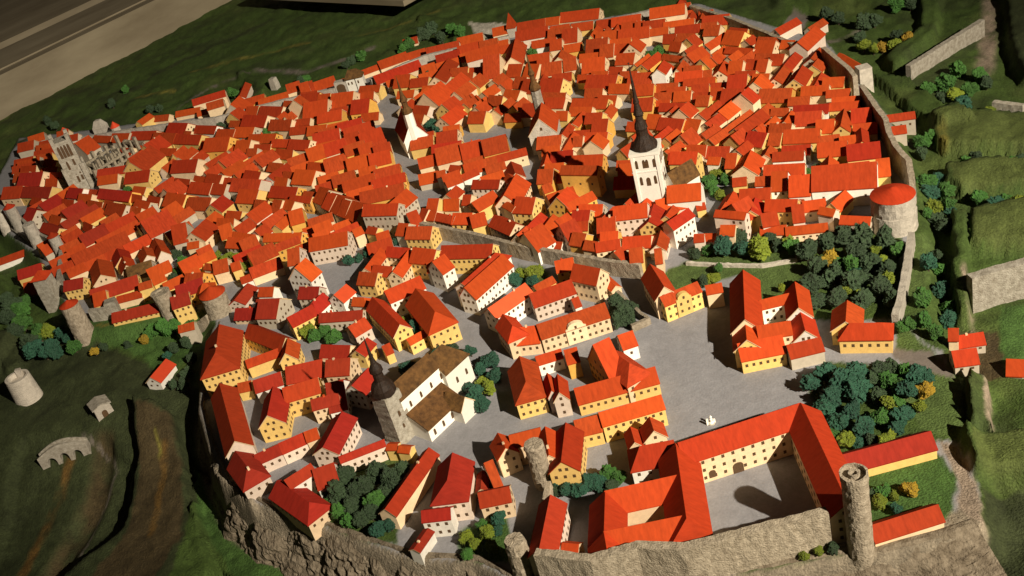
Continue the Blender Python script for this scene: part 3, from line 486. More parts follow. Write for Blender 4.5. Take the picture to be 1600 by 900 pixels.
[-6.607,30.042,0.0,0.481,0.345,0.4,0.132,0.034,"c",0,0],
[-7.799,24.002,0.0,0.449,0.322,0.25,0.123,0.555,"y",0,0],
[-4.164,22.152,0.0,0.372,0.32,0.28,0.128,-0.904,"c",0,1],
[-4.523,18.578,0.0,0.331,0.26,0.25,0.11,-0.47,"w",0,65],
[-3.809,20.122,0.0,0.43,0.3,0.166,0.125,0.207,"g",0,0],
[-5.821,26.834,0.0,0.614,0.34,0.177,0.116,0.964,"c",0,0],
[6.54,23.048,0.0,0.574,0.229,0.187,0.173,0.631,"c",0,0],
[-9.255,27.079,0.0,0.604,0.311,0.209,0.148,-0.352,"c",0,64],
[5.976,20.164,0.0,0.338,0.322,0.25,0.123,0.724,"c",0,0],
[0.574,26.37,0.0,0.434,0.451,0.25,0.187,0.851,"y",0,0],
[3.677,23.449,0.0,0.54,0.236,0.211,0.164,-0.706,"c",0,0],
[0.797,25.49,0.0,0.476,0.338,0.25,0.132,0.724,"c",0,0],
[6.584,18.288,0.0,0.374,0.281,0.172,0.146,-0.395,"y",0,0],
[-7.738,27.926,0.0,0.615,0.346,0.195,0.11,-0.653,"o",0,0],
[-7.553,25.523,0.0,0.603,0.32,0.161,0.18,-2.344,"c",0,0],
[7.611,21.558,0.0,0.349,0.368,0.25,0.141,0.865,"y",0,0],
[8.792,24.598,-0.28,0.584,0.253,0.2,0.097,0.559,"p",0,0],
[-0.046,21.749,0.0,0.423,0.248,0.25,0.097,0.008,"c",0,0],
[4.513,24.734,0.0,0.618,0.287,0.154,0.151,0.752,"y",0,0],
[-7.599,20.233,0.0,0.524,0.22,0.15,0.088,-0.049,"c",0,65],
[-6.231,18.527,-0.28,0.311,0.22,0.3,0.082,-0.07,"g",0,65],
[5.167,23.622,0.0,0.521,0.271,0.2,0.152,0.993,"c",0,0],
[6.216,22.635,0.0,0.313,0.506,0.25,0.218,-0.626,"c",0,0],
[-9.524,23.463,0.0,0.465,0.341,0.191,0.166,0.416,"c",0,64],
[2.317,26.928,0.0,0.595,0.337,0.184,0.178,-0.349,"y",0,0],
[-9.644,26.119,0.0,0.511,0.352,0.216,0.172,-0.68,"c",0,64],
[-10.025,23.727,0.0,0.534,0.234,0.215,0.167,0.658,"g",0,64],
[6.237,19.941,0.0,0.36,0.253,0.25,0.097,-0.641,"c",0,0],
[0.617,20.295,0.0,0.362,0.22,0.28,0.088,-1.31,"c",0,1],
[-12.161,30.168,0.0,0.691,0.253,0.25,0.097,-0.179,"g",0,64],
[6.343,23.278,0.0,0.389,0.353,0.25,0.141,0.637,"c",0,0],
[-3.33,23.138,0.0,0.477,0.296,0.193,0.151,0.035,"c",0,0],
[-2.388,23.965,0.0,0.34,0.489,0.25,0.234,0.072,"c",0,0],
[-12.244,29.904,0.0,0.717,0.276,0.21,0.127,-0.159,"p",0,64],
[-11.79,30.646,0.0,0.703,0.253,0.25,0.097,-0.227,"g",0,64],
[-4.1,24.715,0.0,0.495,0.325,0.198,0.164,0.177,"c",0,0],
[-8.306,22.464,0.0,0.474,0.277,0.186,0.12,0.379,"c",0,0],
[-5.705,24.641,0.0,0.574,0.27,0.174,0.116,-0.673,"p",0,0],
[4.75,22.441,0.0,0.422,0.298,0.217,0.124,-0.537,"c",0,0],
[7.014,22.943,0.0,0.498,0.279,0.178,0.124,-0.8,"c",0,0],
[-1.016,22.505,0.0,0.431,0.309,0.202,0.167,-3.213,"c",0,0],
[-3.62,26.43,0.0,0.552,0.359,0.172,0.157,-0.433,"y",0,0],
[-9.653,22.864,0.0,0.453,0.324,0.18,0.153,0.461,"y",0,64],
[-8.064,24.384,0.0,0.492,0.303,0.202,0.164,-0.819,"c",0,0],
[5.371,26.306,0.0,0.499,0.299,0.25,0.114,-0.409,"c",0,0],
[3.313,23.143,0.0,0.477,0.328,0.162,0.148,-0.691,"c",0,0],
[6.492,25.303,0.0,0.398,0.414,0.25,0.168,-0.668,"c",0,0],
[3.512,21.214,0.0,0.405,0.261,0.218,0.133,-0.736,"y",0,0],
[-9.457,26.414,0.0,0.617,0.286,0.172,0.134,-0.672,"c",0,64],
[-3.195,24.13,0.0,0.499,0.284,0.198,0.119,0.049,"c",0,0],
[-0.208,21.101,0.0,0.368,0.22,0.28,0.088,0.308,"w",0,1],
[2.621,25.26,0.0,0.494,0.351,0.184,0.128,-0.36,"y",0,0],
[-3.988,24.28,0.0,0.545,0.258,0.183,0.132,0.177,"o",0,0],
[0.163,25.434,0.0,0.536,0.273,0.208,0.116,0.719,"p",0,0],
[-11.294,29.065,0.0,0.584,0.376,0.192,0.128,-0.461,"y",0,64],
[0.82,30.244,0.0,0.746,0.368,0.12,0.141,-0.179,"c",0,0],
[1.563,17.585,0.0,0.258,0.26,0.28,0.104,-0.42,"y",0,1],
[0.287,25.169,0.0,0.468,0.276,0.25,0.106,0.742,"y",0,0],
[6.337,11.269,-0.28,0.217,0.34,0.06,0.136,-0.534,"g",0,9],
[2.075,19.908,0.0,0.371,0.282,0.187,0.133,-0.528,"y",0,0],
[-5.515,22.704,0.0,0.463,0.321,0.153,0.134,-0.649,"y",0,0],
[0.486,24.577,0.0,0.378,0.391,0.25,0.15,0.745,"c",0,0],
[-5.291,25.61,0.0,0.604,0.271,0.16,0.142,0.67,"c",0,0],
[7.776,18.046,-0.002,0.372,0.253,0.15,0.091,-0.329,"g",0,0],
[-3.571,13.638,0.0,0.194,0.24,0.25,0.102,0.128,"c",0,65],
[3.499,16.25,0.0,0.38,0.22,0.12,0.082,-0.48,"p",0,1],
[1.653,25.46,0.0,0.358,0.473,0.25,0.185,-0.844,"c",0,0],
[-8.672,22.144,0.0,0.453,0.213,0.218,0.149,0.402,"p",0,0],
[5.4,23.336,0.0,0.422,0.253,0.25,0.097,-0.556,"y",0,0],
[-12.09,29.155,0.0,0.546,0.379,0.207,0.171,-0.484,"c",0,64],
[-0.567,20.983,0.0,0.349,0.22,0.28,0.088,0.186,"w",0,1],
[6.833,18.019,0.0,0.281,0.253,0.25,0.091,-0.381,"y",0,0],
[-11.967,29.482,0.0,0.585,0.326,0.217,0.176,-0.502,"c",0,64],
[-1.712,19.45,0.0,0.246,0.38,0.28,0.152,-0.692,"g",0,1],
[3.947,25.904,0.0,0.351,0.499,0.25,0.224,-0.459,"c",0,0],
[-7.043,25.427,0.0,0.57,0.287,0.157,0.172,-0.74,"c",0,0],
[3.098,23.598,0.0,0.457,0.253,0.218,0.161,-0.67,"c",0,0],
[-5.603,21.704,0.0,0.257,0.48,0.28,0.204,0.104,"y",0,1],
[-1.27,26.204,0.0,0.49,0.363,0.182,0.157,-2.27,"c",0,0],
[3.788,28.431,0.0,0.619,0.303,0.182,0.146,-0.422,"y",0,0],
[-1.227,27.108,0.0,0.489,0.351,0.215,0.112,-0.461,"c",0,0],
[-2.721,25.015,0.0,0.35,0.451,0.25,0.176,0.062,"o",0,0],
[1.943,16.192,0.0,0.201,0.32,0.28,0.136,0.603,"c",0,1],
[7.131,22.496,0.0,0.309,0.414,0.25,0.158,-0.741,"c",0,0],
[-0.542,27.001,0.0,0.564,0.322,0.17,0.137,-0.505,"p",0,0],
[-7.0,20.962,0.0,0.383,0.293,0.185,0.165,0.351,"c",0,0],
[-7.116,21.771,0.0,0.401,0.291,0.19,0.155,-1.244,"p",0,0],
[-7.674,24.803,0.0,0.518,0.292,0.17,0.159,-0.811,"c",0,0],
[1.795,28.395,0.0,0.651,0.293,0.166,0.144,2.873,"y",0,0],
[-3.379,25.184,0.0,0.516,0.276,0.19,0.119,-0.157,"c",0,0],
[1.109,26.102,0.0,0.426,0.345,0.25,0.132,0.758,"c",0,0],
[-4.094,27.963,0.0,0.29,0.506,0.45,0.218,1.013,"c",0,0],
[4.359,26.333,0.0,0.573,0.266,0.183,0.177,-0.463,"y",0,0],
[0.684,28.574,0.0,0.613,0.288,0.193,0.16,-0.095,"c",0,0],
[2.878,19.439,0.0,0.347,0.289,0.175,0.171,-0.489,"y",0,0],
[4.873,23.8,0.0,0.453,0.326,0.167,0.142,1.005,"y",0,0],
[4.854,20.772,0.0,0.3,0.331,0.25,0.132,0.737,"c",0,0],
[3.499,26.021,0.0,0.54,0.282,0.186,0.142,-0.482,"c",0,0],
[-12.572,31.616,0.0,0.512,0.437,0.25,0.167,-0.163,"g",0,64],
[-4.09,26.768,0.0,0.607,0.265,0.17,0.135,-0.467,"c",0,0],
[-8.681,28.06,0.0,0.518,0.371,0.189,0.173,0.861,"y",0,0],
[-8.758,24.311,0.0,0.431,0.253,0.25,0.097,0.636,"g",0,64],
[4.576,17.55,0.0,0.248,0.24,0.28,0.096,-0.371,"y",0,1],
[-3.617,23.987,0.0,0.457,0.286,0.193,0.168,-0.691,"y",0,0],
[-7.253,27.401,0.0,0.584,0.322,0.152,0.118,1.031,"c",0,0],
[-9.334,23.151,0.0,0.393,0.253,0.25,0.097,0.449,"p",0,64],
[6.605,22.63,0.0,0.319,0.368,0.25,0.141,-0.721,"c",0,0],
[7.016,24.9,0.0,0.519,0.286,0.161,0.149,-0.948,"o",0,0],
[5.742,18.821,0.0,0.231,0.391,0.25,0.15,-0.657,"y",0,0],
[-3.094,26.284,0.0,0.555,0.272,0.178,0.123,-0.14,"c",0,0],
[-1.034,20.186,0.0,0.252,0.36,0.28,0.144,-0.567,"y",0,1],
[-4.867,22.764,0.0,0.418,0.275,0.192,0.149,-0.734,"y",0,0],
[0.91,24.881,0.0,0.447,0.299,0.204,0.166,-0.83,"y",0,0],
[5.214,22.153,0.0,0.38,0.297,0.196,0.176,-0.473,"o",0,0],
[5.087,21.484,0.0,0.288,0.368,0.25,0.141,-0.621,"y",0,0],
[0.265,27.591,0.0,0.511,0.311,0.209,0.144,-0.494,"y",0,0],
[-8.215,20.4,0.0,0.272,0.42,0.2,0.178,0.028,"y",0,65],
[2.939,25.746,0.0,0.32,0.508,0.25,0.228,-0.264,"c",0,0],
[-4.814,21.273,0.0,0.284,0.361,0.25,0.141,0.757,"p",0,0],
[1.681,19.928,0.0,0.367,0.277,0.159,0.112,-0.456,"c",0,0],
[-3.328,26.038,0.0,0.534,0.261,0.186,0.152,-0.129,"y",0,0],
[-3.42,22.756,0.0,0.422,0.276,0.182,0.139,0.054,"c",0,0],
[2.381,26.39,0.0,0.316,0.552,0.25,0.238,-0.334,"c",0,0],
[-3.404,28.283,0.0,0.373,0.506,0.25,0.194,-0.418,"y",0,0],
[-4.824,25.755,0.0,0.563,0.263,0.159,0.116,-0.676,"y",0,0],
[-11.056,30.742,0.0,0.679,0.326,0.151,0.114,-0.224,"c",0,64],
[-6.319,25.566,0.0,0.475,0.278,0.205,0.149,0.773,"c",0,0],
[-8.865,25.242,0.0,0.392,0.316,0.25,0.123,-0.812,"y",0,64],
[4.352,21.323,0.0,0.3,0.316,0.25,0.123,0.813,"c",0,0],
[1.153,23.662,0.0,0.438,0.281,0.181,0.122,-0.571,"o",0,0],
[-1.112,19.729,0.0,0.247,0.32,0.28,0.128,-0.709,"c",0,1],
[-0.152,30.702,0.0,0.554,0.437,0.15,0.167,-0.211,"c",0,0],
[-1.521,19.77,0.0,0.212,0.44,0.28,0.198,-2.911,"g",0,1],
[6.352,27.69,0.0,0.496,0.298,0.217,0.112,-0.371,"p",0,0],
[-4.434,23.693,0.0,0.441,0.29,0.168,0.18,2.344,"g",0,0],
[-4.238,23.868,0.0,0.462,0.214,0.209,0.145,2.374,"g",0,0],
[6.507,25.717,0.0,0.421,0.276,0.25,0.106,-0.529,"c",0,0],
[-3.458,20.256,0.0,0.347,0.227,0.209,0.178,0.209,"c",0,0],
[-1.067,21.704,0.0,0.431,0.241,0.161,0.172,-0.185,"g",0,0],
[-8.165,23.627,0.0,0.445,0.29,0.161,0.154,0.533,"c",0,0],
[5.794,11.92,-0.207,0.124,0.26,0.3,0.104,-0.474,"c",0,1],
[5.445,21.627,0.0,0.26,0.414,0.25,0.158,-0.569,"y",0,0],
[5.149,21.817,0.0,0.389,0.264,0.181,0.143,-0.586,"g",0,0],
[4.07,24.203,0.0,0.439,0.279,0.186,0.12,-0.642,"p",0,0],
[-2.354,19.808,0.0,0.282,0.22,0.28,0.088,-0.809,"y",0,1],
[1.241,25.573,0.0,0.346,0.398,0.25,0.158,0.688,"c",0,0],
[4.737,18.446,0.0,0.196,0.442,0.25,0.187,-0.604,"y",0,0],
[3.222,28.682,0.0,0.542,0.331,0.174,0.17,-0.39,"g",0,0],
[4.279,25.788,0.0,0.354,0.387,0.25,0.167,-0.499,"c",0,0],
[-5.959,29.003,0.0,0.36,0.529,0.25,0.215,0.894,"y",0,0],
[3.154,22.469,0.0,0.462,0.234,0.156,0.139,1.01,"y",0,0],
[-5.456,29.042,0.0,0.414,0.414,0.25,0.158,-0.562,"y",0,0],
[-5.054,26.272,0.0,0.54,0.234,0.187,0.115,-0.605,"y",0,0],
[-12.423,30.556,0.0,0.605,0.302,0.189,0.113,-0.186,"y",0,64],
[-0.429,21.603,0.0,0.319,0.22,0.28,0.082,-0.733,"y",0,1],
[-4.428,22.308,0.0,0.267,0.42,0.25,0.178,-0.746,"c",0,0],
[-0.006,28.521,0.0,0.623,0.227,0.189,0.13,0.013,"c",0,0],
[0.368,27.071,0.0,0.464,0.253,0.25,0.097,-0.486,"c",0,0],
[7.622,23.175,0.0,0.324,0.322,0.25,0.123,-0.794,"c",0,0],
[-9.031,28.797,0.0,0.494,0.324,0.216,0.121,-0.62,"c",0,64],
[-6.58,25.308,0.0,0.502,0.264,0.168,0.136,2.351,"o",0,0],
[0.977,17.426,0.0,0.34,0.2,0.15,0.075,-0.632,"w",0,1],
[-7.607,30.958,0.0,0.783,0.276,0.12,0.106,-0.277,"c",0,0],
[-11.138,26.954,0.0,0.46,0.298,0.215,0.128,2.358,"c",0,64],
[-9.247,24.334,0.0,0.508,0.228,0.165,0.149,2.197,"c",0,64],
[1.092,24.417,0.0,0.443,0.282,0.176,0.165,0.895,"p",0,0],
[3.697,21.417,0.0,0.421,0.228,0.157,0.111,-0.741,"p",0,0],
[-11.667,30.895,0.0,0.594,0.29,0.202,0.164,-0.237,"c",0,64],
[-2.142,12.722,0.0,0.199,0.16,0.2,0.048,-0.554,"y",0,65],
[-0.686,20.083,0.0,0.35,0.237,0.175,0.179,-0.541,"c",0,0],
[-4.785,15.61,0.0,0.23,0.24,0.187,0.096,-0.11,"y",0,65],
[-4.002,27.117,0.0,0.444,0.26,0.25,0.106,-0.448,"c",0,0],
[3.25,27.015,0.0,0.48,0.288,0.193,0.139,-0.323,"o",0,0],
[-2.181,19.475,0.0,0.259,0.22,0.28,0.088,0.043,"y",0,1],
[-8.162,25.172,0.0,0.46,0.226,0.206,0.148,-0.787,"c",0,0],
[3.854,24.574,0.0,0.363,0.276,0.25,0.106,-0.654,"c",0,0],
[-10.457,27.165,0.0,0.511,0.3,0.16,0.126,0.788,"g",0,64],
[-6.027,20.916,0.0,0.359,0.221,0.192,0.129,0.388,"o",0,0],
[-8.227,25.861,0.0,0.485,0.287,0.159,0.112,-0.713,"y",0,0],
[-9.723,24.265,0.0,0.411,0.299,0.173,0.176,0.649,"y",0,64],
[-4.361,30.022,0.0,0.389,0.46,0.25,0.176,0.074,"c",0,0],
[-7.217,20.276,0.0,0.272,0.22,0.28,0.088,0.028,"y",0,65],
[5.593,19.412,0.0,0.249,0.276,0.25,0.106,0.647,"c",0,0],
[4.458,18.689,0.0,0.253,0.23,0.25,0.083,-0.691,"w",0,0],
[-5.82,20.28,0.0,0.278,0.2,0.28,0.075,-0.649,"c",0,1],
[4.367,28.105,0.0,0.473,0.332,0.184,0.161,2.69,"c",0,0],
[-5.895,28.569,0.0,0.582,0.239,0.179,0.115,2.452,"g",0,0],
[6.754,22.389,0.0,0.236,0.46,0.25,0.187,-0.713,"c",0,0],
[-12.41,32.129,0.0,0.48,0.368,0.25,0.141,0.094,"g",0,64],
[-0.321,23.981,0.0,0.407,0.268,0.182,0.133,-0.322,"o",0,0],
[4.501,27.401,0.0,0.497,0.288,0.173,0.132,1.118,"c",0,0],
[-11.441,29.783,0.0,0.608,0.272,0.161,0.128,2.399,"y",0,64],
[5.835,24.968,0.0,0.286,0.437,0.25,0.178,0.596,"y",0,0],
[0.301,21.553,0.0,0.294,0.253,0.25,0.097,-0.035,"y",0,0],
[-2.68,30.473,0.0,0.606,0.345,0.12,0.132,0.192,"y",0,0],
[-3.877,29.078,0.0,0.518,0.28,0.194,0.162,-0.41,"o",0,0],
[-8.912,30.993,0.0,0.524,0.253,0.25,0.097,0.974,"y",0,64],
[5.622,22.106,0.0,0.423,0.21,0.158,0.148,-0.485,"g",0,0],
[-3.051,20.636,0.0,0.35,0.254,0.152,0.131,0.198,"g",0,0],
[3.473,24.718,0.0,0.438,0.241,0.18,0.121,-0.656,"y",0,0],
[-2.236,26.378,0.0,0.497,0.272,0.15,0.132,-0.432,"c",0,0],
[-3.724,20.839,0.0,0.333,0.273,0.156,0.123,0.022,"c",0,0],
[4.85,27.347,0.0,0.395,0.287,0.25,0.114,-0.408,"c",0,0],
[-10.757,26.789,0.0,0.489,0.26,0.168,0.118,0.763,"g",0,64],
[-7.638,26.841,0.0,0.483,0.263,0.172,0.139,1.013,"p",0,0],
[6.966,24.016,0.0,0.311,0.299,0.25,0.114,0.601,"c",0,0],
[2.888,27.397,0.0,0.313,0.442,0.25,0.187,-0.363,"c",0,0],
[-6.321,21.54,0.0,0.274,0.22,0.28,0.088,-0.253,"c",0,1],
[-10.438,22.699,-0.28,0.298,0.5,0.088,0.212,0.03,"c",0,65],
[-1.234,19.803,0.0,0.19,0.38,0.28,0.152,-0.959,"c",0,1],
[5.693,23.4,0.0,0.24,0.442,0.25,0.198,0.653,"y",0,0],
[-10.141,26.21,0.0,0.471,0.261,0.159,0.18,-0.68,"g",0,64],
[0.835,24.146,0.0,0.299,0.316,0.25,0.123,0.877,"c",0,0],
[6.53,26.479,0.0,0.456,0.288,0.156,0.128,1.142,"c",0,0],
[5.695,24.584,0.0,0.422,0.233,0.178,0.139,0.59,"c",0,0],
[-3.036,27.245,0.0,0.487,0.268,0.159,0.177,-0.27,"g",0,0],
[-10.956,28.42,0.0,0.462,0.299,0.183,0.176,-0.52,"c",0,64],
[3.119,24.716,0.0,0.427,0.215,0.185,0.134,-0.649,"y",0,0],
[-1.472,28.369,0.0,0.541,0.216,0.179,0.116,0.213,"p",0,0],
[-6.227,20.249,0.0,0.288,0.243,0.192,0.177,0.399,"y",0,0],
[-6.645,27.685,0.0,0.403,0.353,0.178,0.116,-0.624,"g",0,0],
[3.85,27.308,0.0,0.42,0.289,0.197,0.176,1.112,"y",0,0],
[-8.666,28.955,0.0,0.46,0.328,0.168,0.148,-0.607,"c",0,0],
[-2.329,12.866,0.0,0.168,0.16,0.2,0.04,-0.416,"y",0,65],
[0.518,24.975,0.0,0.387,0.229,0.203,0.137,0.74,"g",0,0],
[-0.575,28.108,0.0,0.517,0.228,0.171,0.123,-0.008,"p",0,0],
[2.145,25.412,0.0,0.418,0.26,0.164,0.126,1.248,"p",0,0],
[1.708,30.12,0.0,0.451,0.391,0.15,0.15,-0.185,"c",0,0],
[1.134,27.695,0.0,0.436,0.282,0.181,0.12,-0.073,"y",0,0],
[-11.266,31.48,0.0,0.558,0.276,0.172,0.118,-0.238,"p",0,64],
[5.954,23.427,0.0,0.24,0.39,0.25,0.168,0.596,"y",0,0],
[3.998,27.666,0.0,0.4,0.307,0.19,0.15,1.124,"p",0,0],
[-11.95,31.214,0.0,0.574,0.228,0.185,0.142,-0.22,"c",0,64],
[-6.864,26.933,0.0,0.428,0.302,0.15,0.148,1.046,"g",0,0],
[5.476,24.998,0.0,0.349,0.258,0.211,0.165,2.149,"c",0,0],
[3.338,16.022,0.0,0.164,0.2,0.28,0.075,-0.353,"p",0,1],
[-2.313,27.319,0.0,0.45,0.209,0.204,0.128,-0.464,"g",0,0],
[-6.067,21.149,0.0,0.307,0.221,0.185,0.177,0.39,"p",0,0],
[-11.118,26.524,0.0,0.43,0.21,0.199,0.147,0.769,"g",0,64],
[1.2,28.429,0.0,0.472,0.264,0.167,0.174,-0.084,"c",0,0],
[-4.424,28.839,0.0,0.421,0.309,0.188,0.149,-0.709,"p",0,0],
[3.166,29.67,0.0,0.434,0.368,0.15,0.141,-0.451,"y",0,0],
[-2.194,30.079,0.0,0.608,0.253,0.12,0.097,0.25,"c",0,0],
[-2.261,27.789,0.0,0.435,0.269,0.175,0.168,-0.556,"c",0,0],
[-0.529,28.571,0.0,0.372,0.361,0.192,0.162,-0.011,"y",0,0],
[4.23,27.505,0.0,0.489,0.237,0.151,0.13,1.146,"p",0,0],
[-11.003,28.102,0.0,0.422,0.281,0.182,0.153,-0.51,"c",0,64],
[2.248,21.265,0.0,0.207,0.345,0.25,0.132,-0.49,"c",0,0],
[-1.016,25.22,0.0,0.343,0.285,0.189,0.133,-0.777,"c",0,0],
[-7.444,27.603,0.0,0.474,0.229,0.164,0.148,1.037,"y",0,0],
[0.7,27.415,0.0,0.419,0.277,0.166,0.131,-0.514,"p",0,0],
[2.563,15.819,0.0,0.114,0.4,0.28,0.16,-0.264,"c",0,1],
[-11.992,31.629,0.0,0.478,0.332,0.165,0.119,-0.258,"o",0,64],
[-0.346,19.949,0.0,0.179,0.32,0.28,0.128,-0.571,"c",0,1],
[-11.011,29.966,0.0,0.474,0.286,0.158,0.138,0.85,"y",0,64],
[6.758,26.803,0.0,0.361,0.345,0.15,0.132,-0.425,"c",0,0],
[1.219,19.475,0.0,0.182,0.26,0.28,0.104,0.094,"o",0,1],
[6.362,26.828,0.0,0.418,0.245,0.163,0.116,1.125,"c",0,0],
[-2.699,19.943,0.0,0.193,0.24,0.28,0.096,0.316,"c",0,1],
[-2.07,24.21,0.0,0.344,0.237,0.172,0.17,0.049,"c",0,0],
[-4.638,27.928,0.0,0.372,0.265,0.205,0.155,1.076,"g",0,0],
[-1.314,17.657,0.0,0.148,0.28,0.28,0.112,-0.229,"g",0,1],
[-8.421,31.11,0.0,0.553,0.276,0.12,0.106,-0.47,"c",0,0],
[-5.26,19.967,0.0,0.181,0.26,0.28,0.104,0.098,"y",0,1],
[5.483,25.626,0.0,0.351,0.221,0.198,0.178,-0.735,"o",0,0],
[-11.757,30.366,0.0,0.477,0.247,0.168,0.146,-0.239,"y",0,64],
[-5.312,26.136,0.0,0.332,0.261,0.192,0.132,-0.603,"g",0,0],
[-4.52,22.607,0.0,0.304,0.243,0.155,0.116,-0.78,"c",0,0],
[4.326,22.056,0.0,0.31,0.214,0.154,0.139,-0.534,"y",0,0],
[-4.034,29.704,0.0,0.261,0.473,0.25,0.196,0.098,"c",0,0],
[-4.424,27.803,0.0,0.361,0.234,0.212,0.143,1.037,"c",0,0],
[6.524,27.159,0.0,0.362,0.299,0.15,0.114,-0.418,"c",0,0],
[5.578,22.808,0.0,0.206,0.322,0.25,0.123,-0.439,"c",0,0],
[5.907,27.612,0.0,0.342,0.324,0.161,0.139,-0.39,"o",0,0],
[2.191,22.894,0.0,0.287,0.21,0.191,0.16,-0.659,"y",0,0],
[-7.043,30.557,0.0,0.512,0.253,0.12,0.097,-0.039,"c",0,0],
[-4.006,30.168,0.0,0.33,0.473,0.12,0.196,0.119,"c",0,0],
[-11.52,31.833,0.0,0.386,0.287,0.214,0.153,-0.26,"c",0,64],
[-0.784,21.552,0.0,0.193,0.22,0.28,0.088,-0.144,"w",0,1],
[-2.299,15.479,0.0,0.131,0.26,0.2,0.104,0.261,"y",0,65],
[-0.891,32.477,-0.28,0.444,0.345,0.12,0.132,-0.103,"c",0,0],
[5.083,27.109,0.0,0.24,0.338,0.25,0.132,-0.394,"c",0,0],
[-5.065,19.557,0.0,0.222,0.22,0.15,0.082,-2.983,"w",0,1],
[1.623,28.775,0.0,0.275,0.253,0.25,0.097,2.888,"c",0,0],
[6.785,16.8,0.0,0.118,0.253,0.25,0.097,-0.395,"w",0,0],
[0.954,15.259,0.0,0.115,0.24,0.2,0.102,0.145,"w",0,1],
[-7.313,28.819,0.0,0.287,0.272,0.199,0.114,-0.722,"c",0,0],
[3.724,17.299,0.0,0.159,0.2,0.15,0.075,-0.124,"y",0,1],
[-3.101,30.353,0.0,0.249,0.276,0.12,0.106,0.175,"c",0,0]]
COMPLEXES={"castle":[[2.346,10.79,0.0,1.671,0.42,0.42,0.18,0.054,"c",0,1],[3.106,9.877,0.0,1.862,0.45,0.42,0.19,-1.658,"c",0,1],[1.34,9.994,0.0,1.553,0.5,0.36,0.22,-1.75,"c",2,1],[1.177,10.977,0.0,0.611,0.42,0.3,0.2,-0.135,"w",1,1],[0.881,10.272,0.0,0.921,0.42,0.34,0.2,-0.087,"c",0,3],[0.337,9.966,0.0,0.714,0.45,0.34,0.2,-1.813,"c",0,3],[0.754,9.585,0.0,1.003,0.4,0.34,0.2,-0.109,"c",0,3],[0.235,9.44,0.0,0.36,0.45,0.34,0.2,-1.663,"c",0,3]],"chancery":[[3.357,13.608,0.0,1.335,0.44,0.36,0.22,-1.875,"c",0,1],[3.122,12.861,0.0,0.514,0.4,0.3,0.18,-1.844,"y",0,1],[4.081,13.346,0.0,0.689,0.36,0.3,0.18,-1.853,"w",0,1],[3.247,12.656,0.0,0.641,0.4,0.228,0.16,-0.137,"y",0,1],[3.95,12.786,0.0,0.474,0.36,0.22,0.17,-1.791,"w",0,1],[3.802,13.587,0.0,0.448,0.22,0.3,0.088,-0.072,"w",0,1],[3.527,12.83,0.0,0.478,0.3,0.35,0.12,-0.214,"c",0,1]],"ringhouse":[[-2.397,18.416,0.0,0.715,0.28,0.3,0.12,-2.044,"c",0,1],[-1.862,18.526,0.0,0.556,0.28,0.3,0.12,-0.659,"c",0,1],[-1.864,17.978,0.0,0.743,0.28,0.3,0.12,-2.04,"c",0,1],[-2.203,17.98,0.0,0.459,0.28,0.3,0.12,-0.665,"c",0,1],[-1.362,17.981,0.0,0.543,0.44,0.35,0.176,-0.685,"y",0,1]],"consulate":[[-1.135,17.354,0.0,0.281,0.4,0.4,0.2,0.605,"w",0,1],[-0.578,17.717,0.0,1.048,0.38,0.35,0.152,-0.488,"y",0,1]],"ringyellow":[[-4.389,16.767,0.0,1.109,0.34,0.3,0.16,-0.867,"y",0,65],[-3.997,16.073,0.0,0.453,0.3,0.3,0.16,-1.635,"y",0,65],[-4.396,16.291,0.0,0.809,0.22,0.224,0.088,0.141,"y",0,67]],"yellowpalace":[[-2.213,16.287,0.0,1.25,0.34,0.3,0.17,-1.207,"y",0,1],[-1.455,15.97,0.0,1.175,0.52,0.36,0.22,-1.287,"y",2,1],[-1.871,17.027,0.0,0.687,0.4,0.33,0.15,0.259,"w",0,1],[-1.732,15.594,-0.0,0.46,0.18,0.2,0.072,0.417,"y",0,1]],"school":[[0.618,15.583,0.0,0.744,0.38,0.29,0.152,0.113,"p",0,1],[0.788,14.62,0.0,1.145,0.4,0.29,0.15,0.062,"c",0,33],[1.31,15.665,0.0,0.546,0.36,0.38,0.2,-0.812,"c",0,1]],"mansion":[[2.543,14.471,0.0,0.657,0.26,0.315,0.104,0.194,"y",0,33],[2.306,14.82,0.0,0.764,0.36,0.36,0.2,-1.528,"c",0,1]],"terrace":[[1.267,12.958,0.0,0.729,0.42,0.33,0.2,-1.183,"c",2,1],[1.075,12.759,0.0,1.213,0.36,0.22,0.153,-0.025,"y",0,1]],"gardenhouse":[[4.584,12.712,0.0,0.519,0.42,0.25,0.16,-2.008,"y",0,1],[4.704,12.341,0.0,0.716,0.36,0.245,0.144,-0.449,"y",3,1]],"longgrey":[[-2.075,20.051,0.0,0.815,0.36,0.55,0.144,-0.516,"g",0,1],[-1.767,20.296,0.0,0.715,0.44,0.45,0.176,0.869,"g",0,1]]}
COMPLEX_NAMES={"castle":["castle","castle","cream castle with red-roofed wings around a courtyard beside the tall round tower"],"mansion":["mansion","mansion","yellow mansion with curved centre gable facing the big empty square"],"school":["school_building","school","long cream building with arched door and two window rows beside walled garden"],"chancery":["chancery","palace","cream chancery with red wings round a courtyard, right of the empty square"],"consulate":["consulate","mansion","grey consulate with white projecting end block in front of the dividing wall"],"ringhouse":["courtyard_house","house","house with red wings closed around a tiny white courtyard"],"yellowpalace":["yellow_palace","palace","bright yellow palace with wings around a courtyard of two trees"],"ringyellow":["ring_house","house","bright yellow house curving in a ring around a small round yard"],"terrace":["terrace_building","mansion","long yellow terraced building with white bands ending at the square"],"gardenhouse":["garden_palace","palace","yellow pilastered palace with hipped roof alone right of the square"],"longgrey":["convent","convent","long grey convent with three rows of windows behind the dividing wall"]}
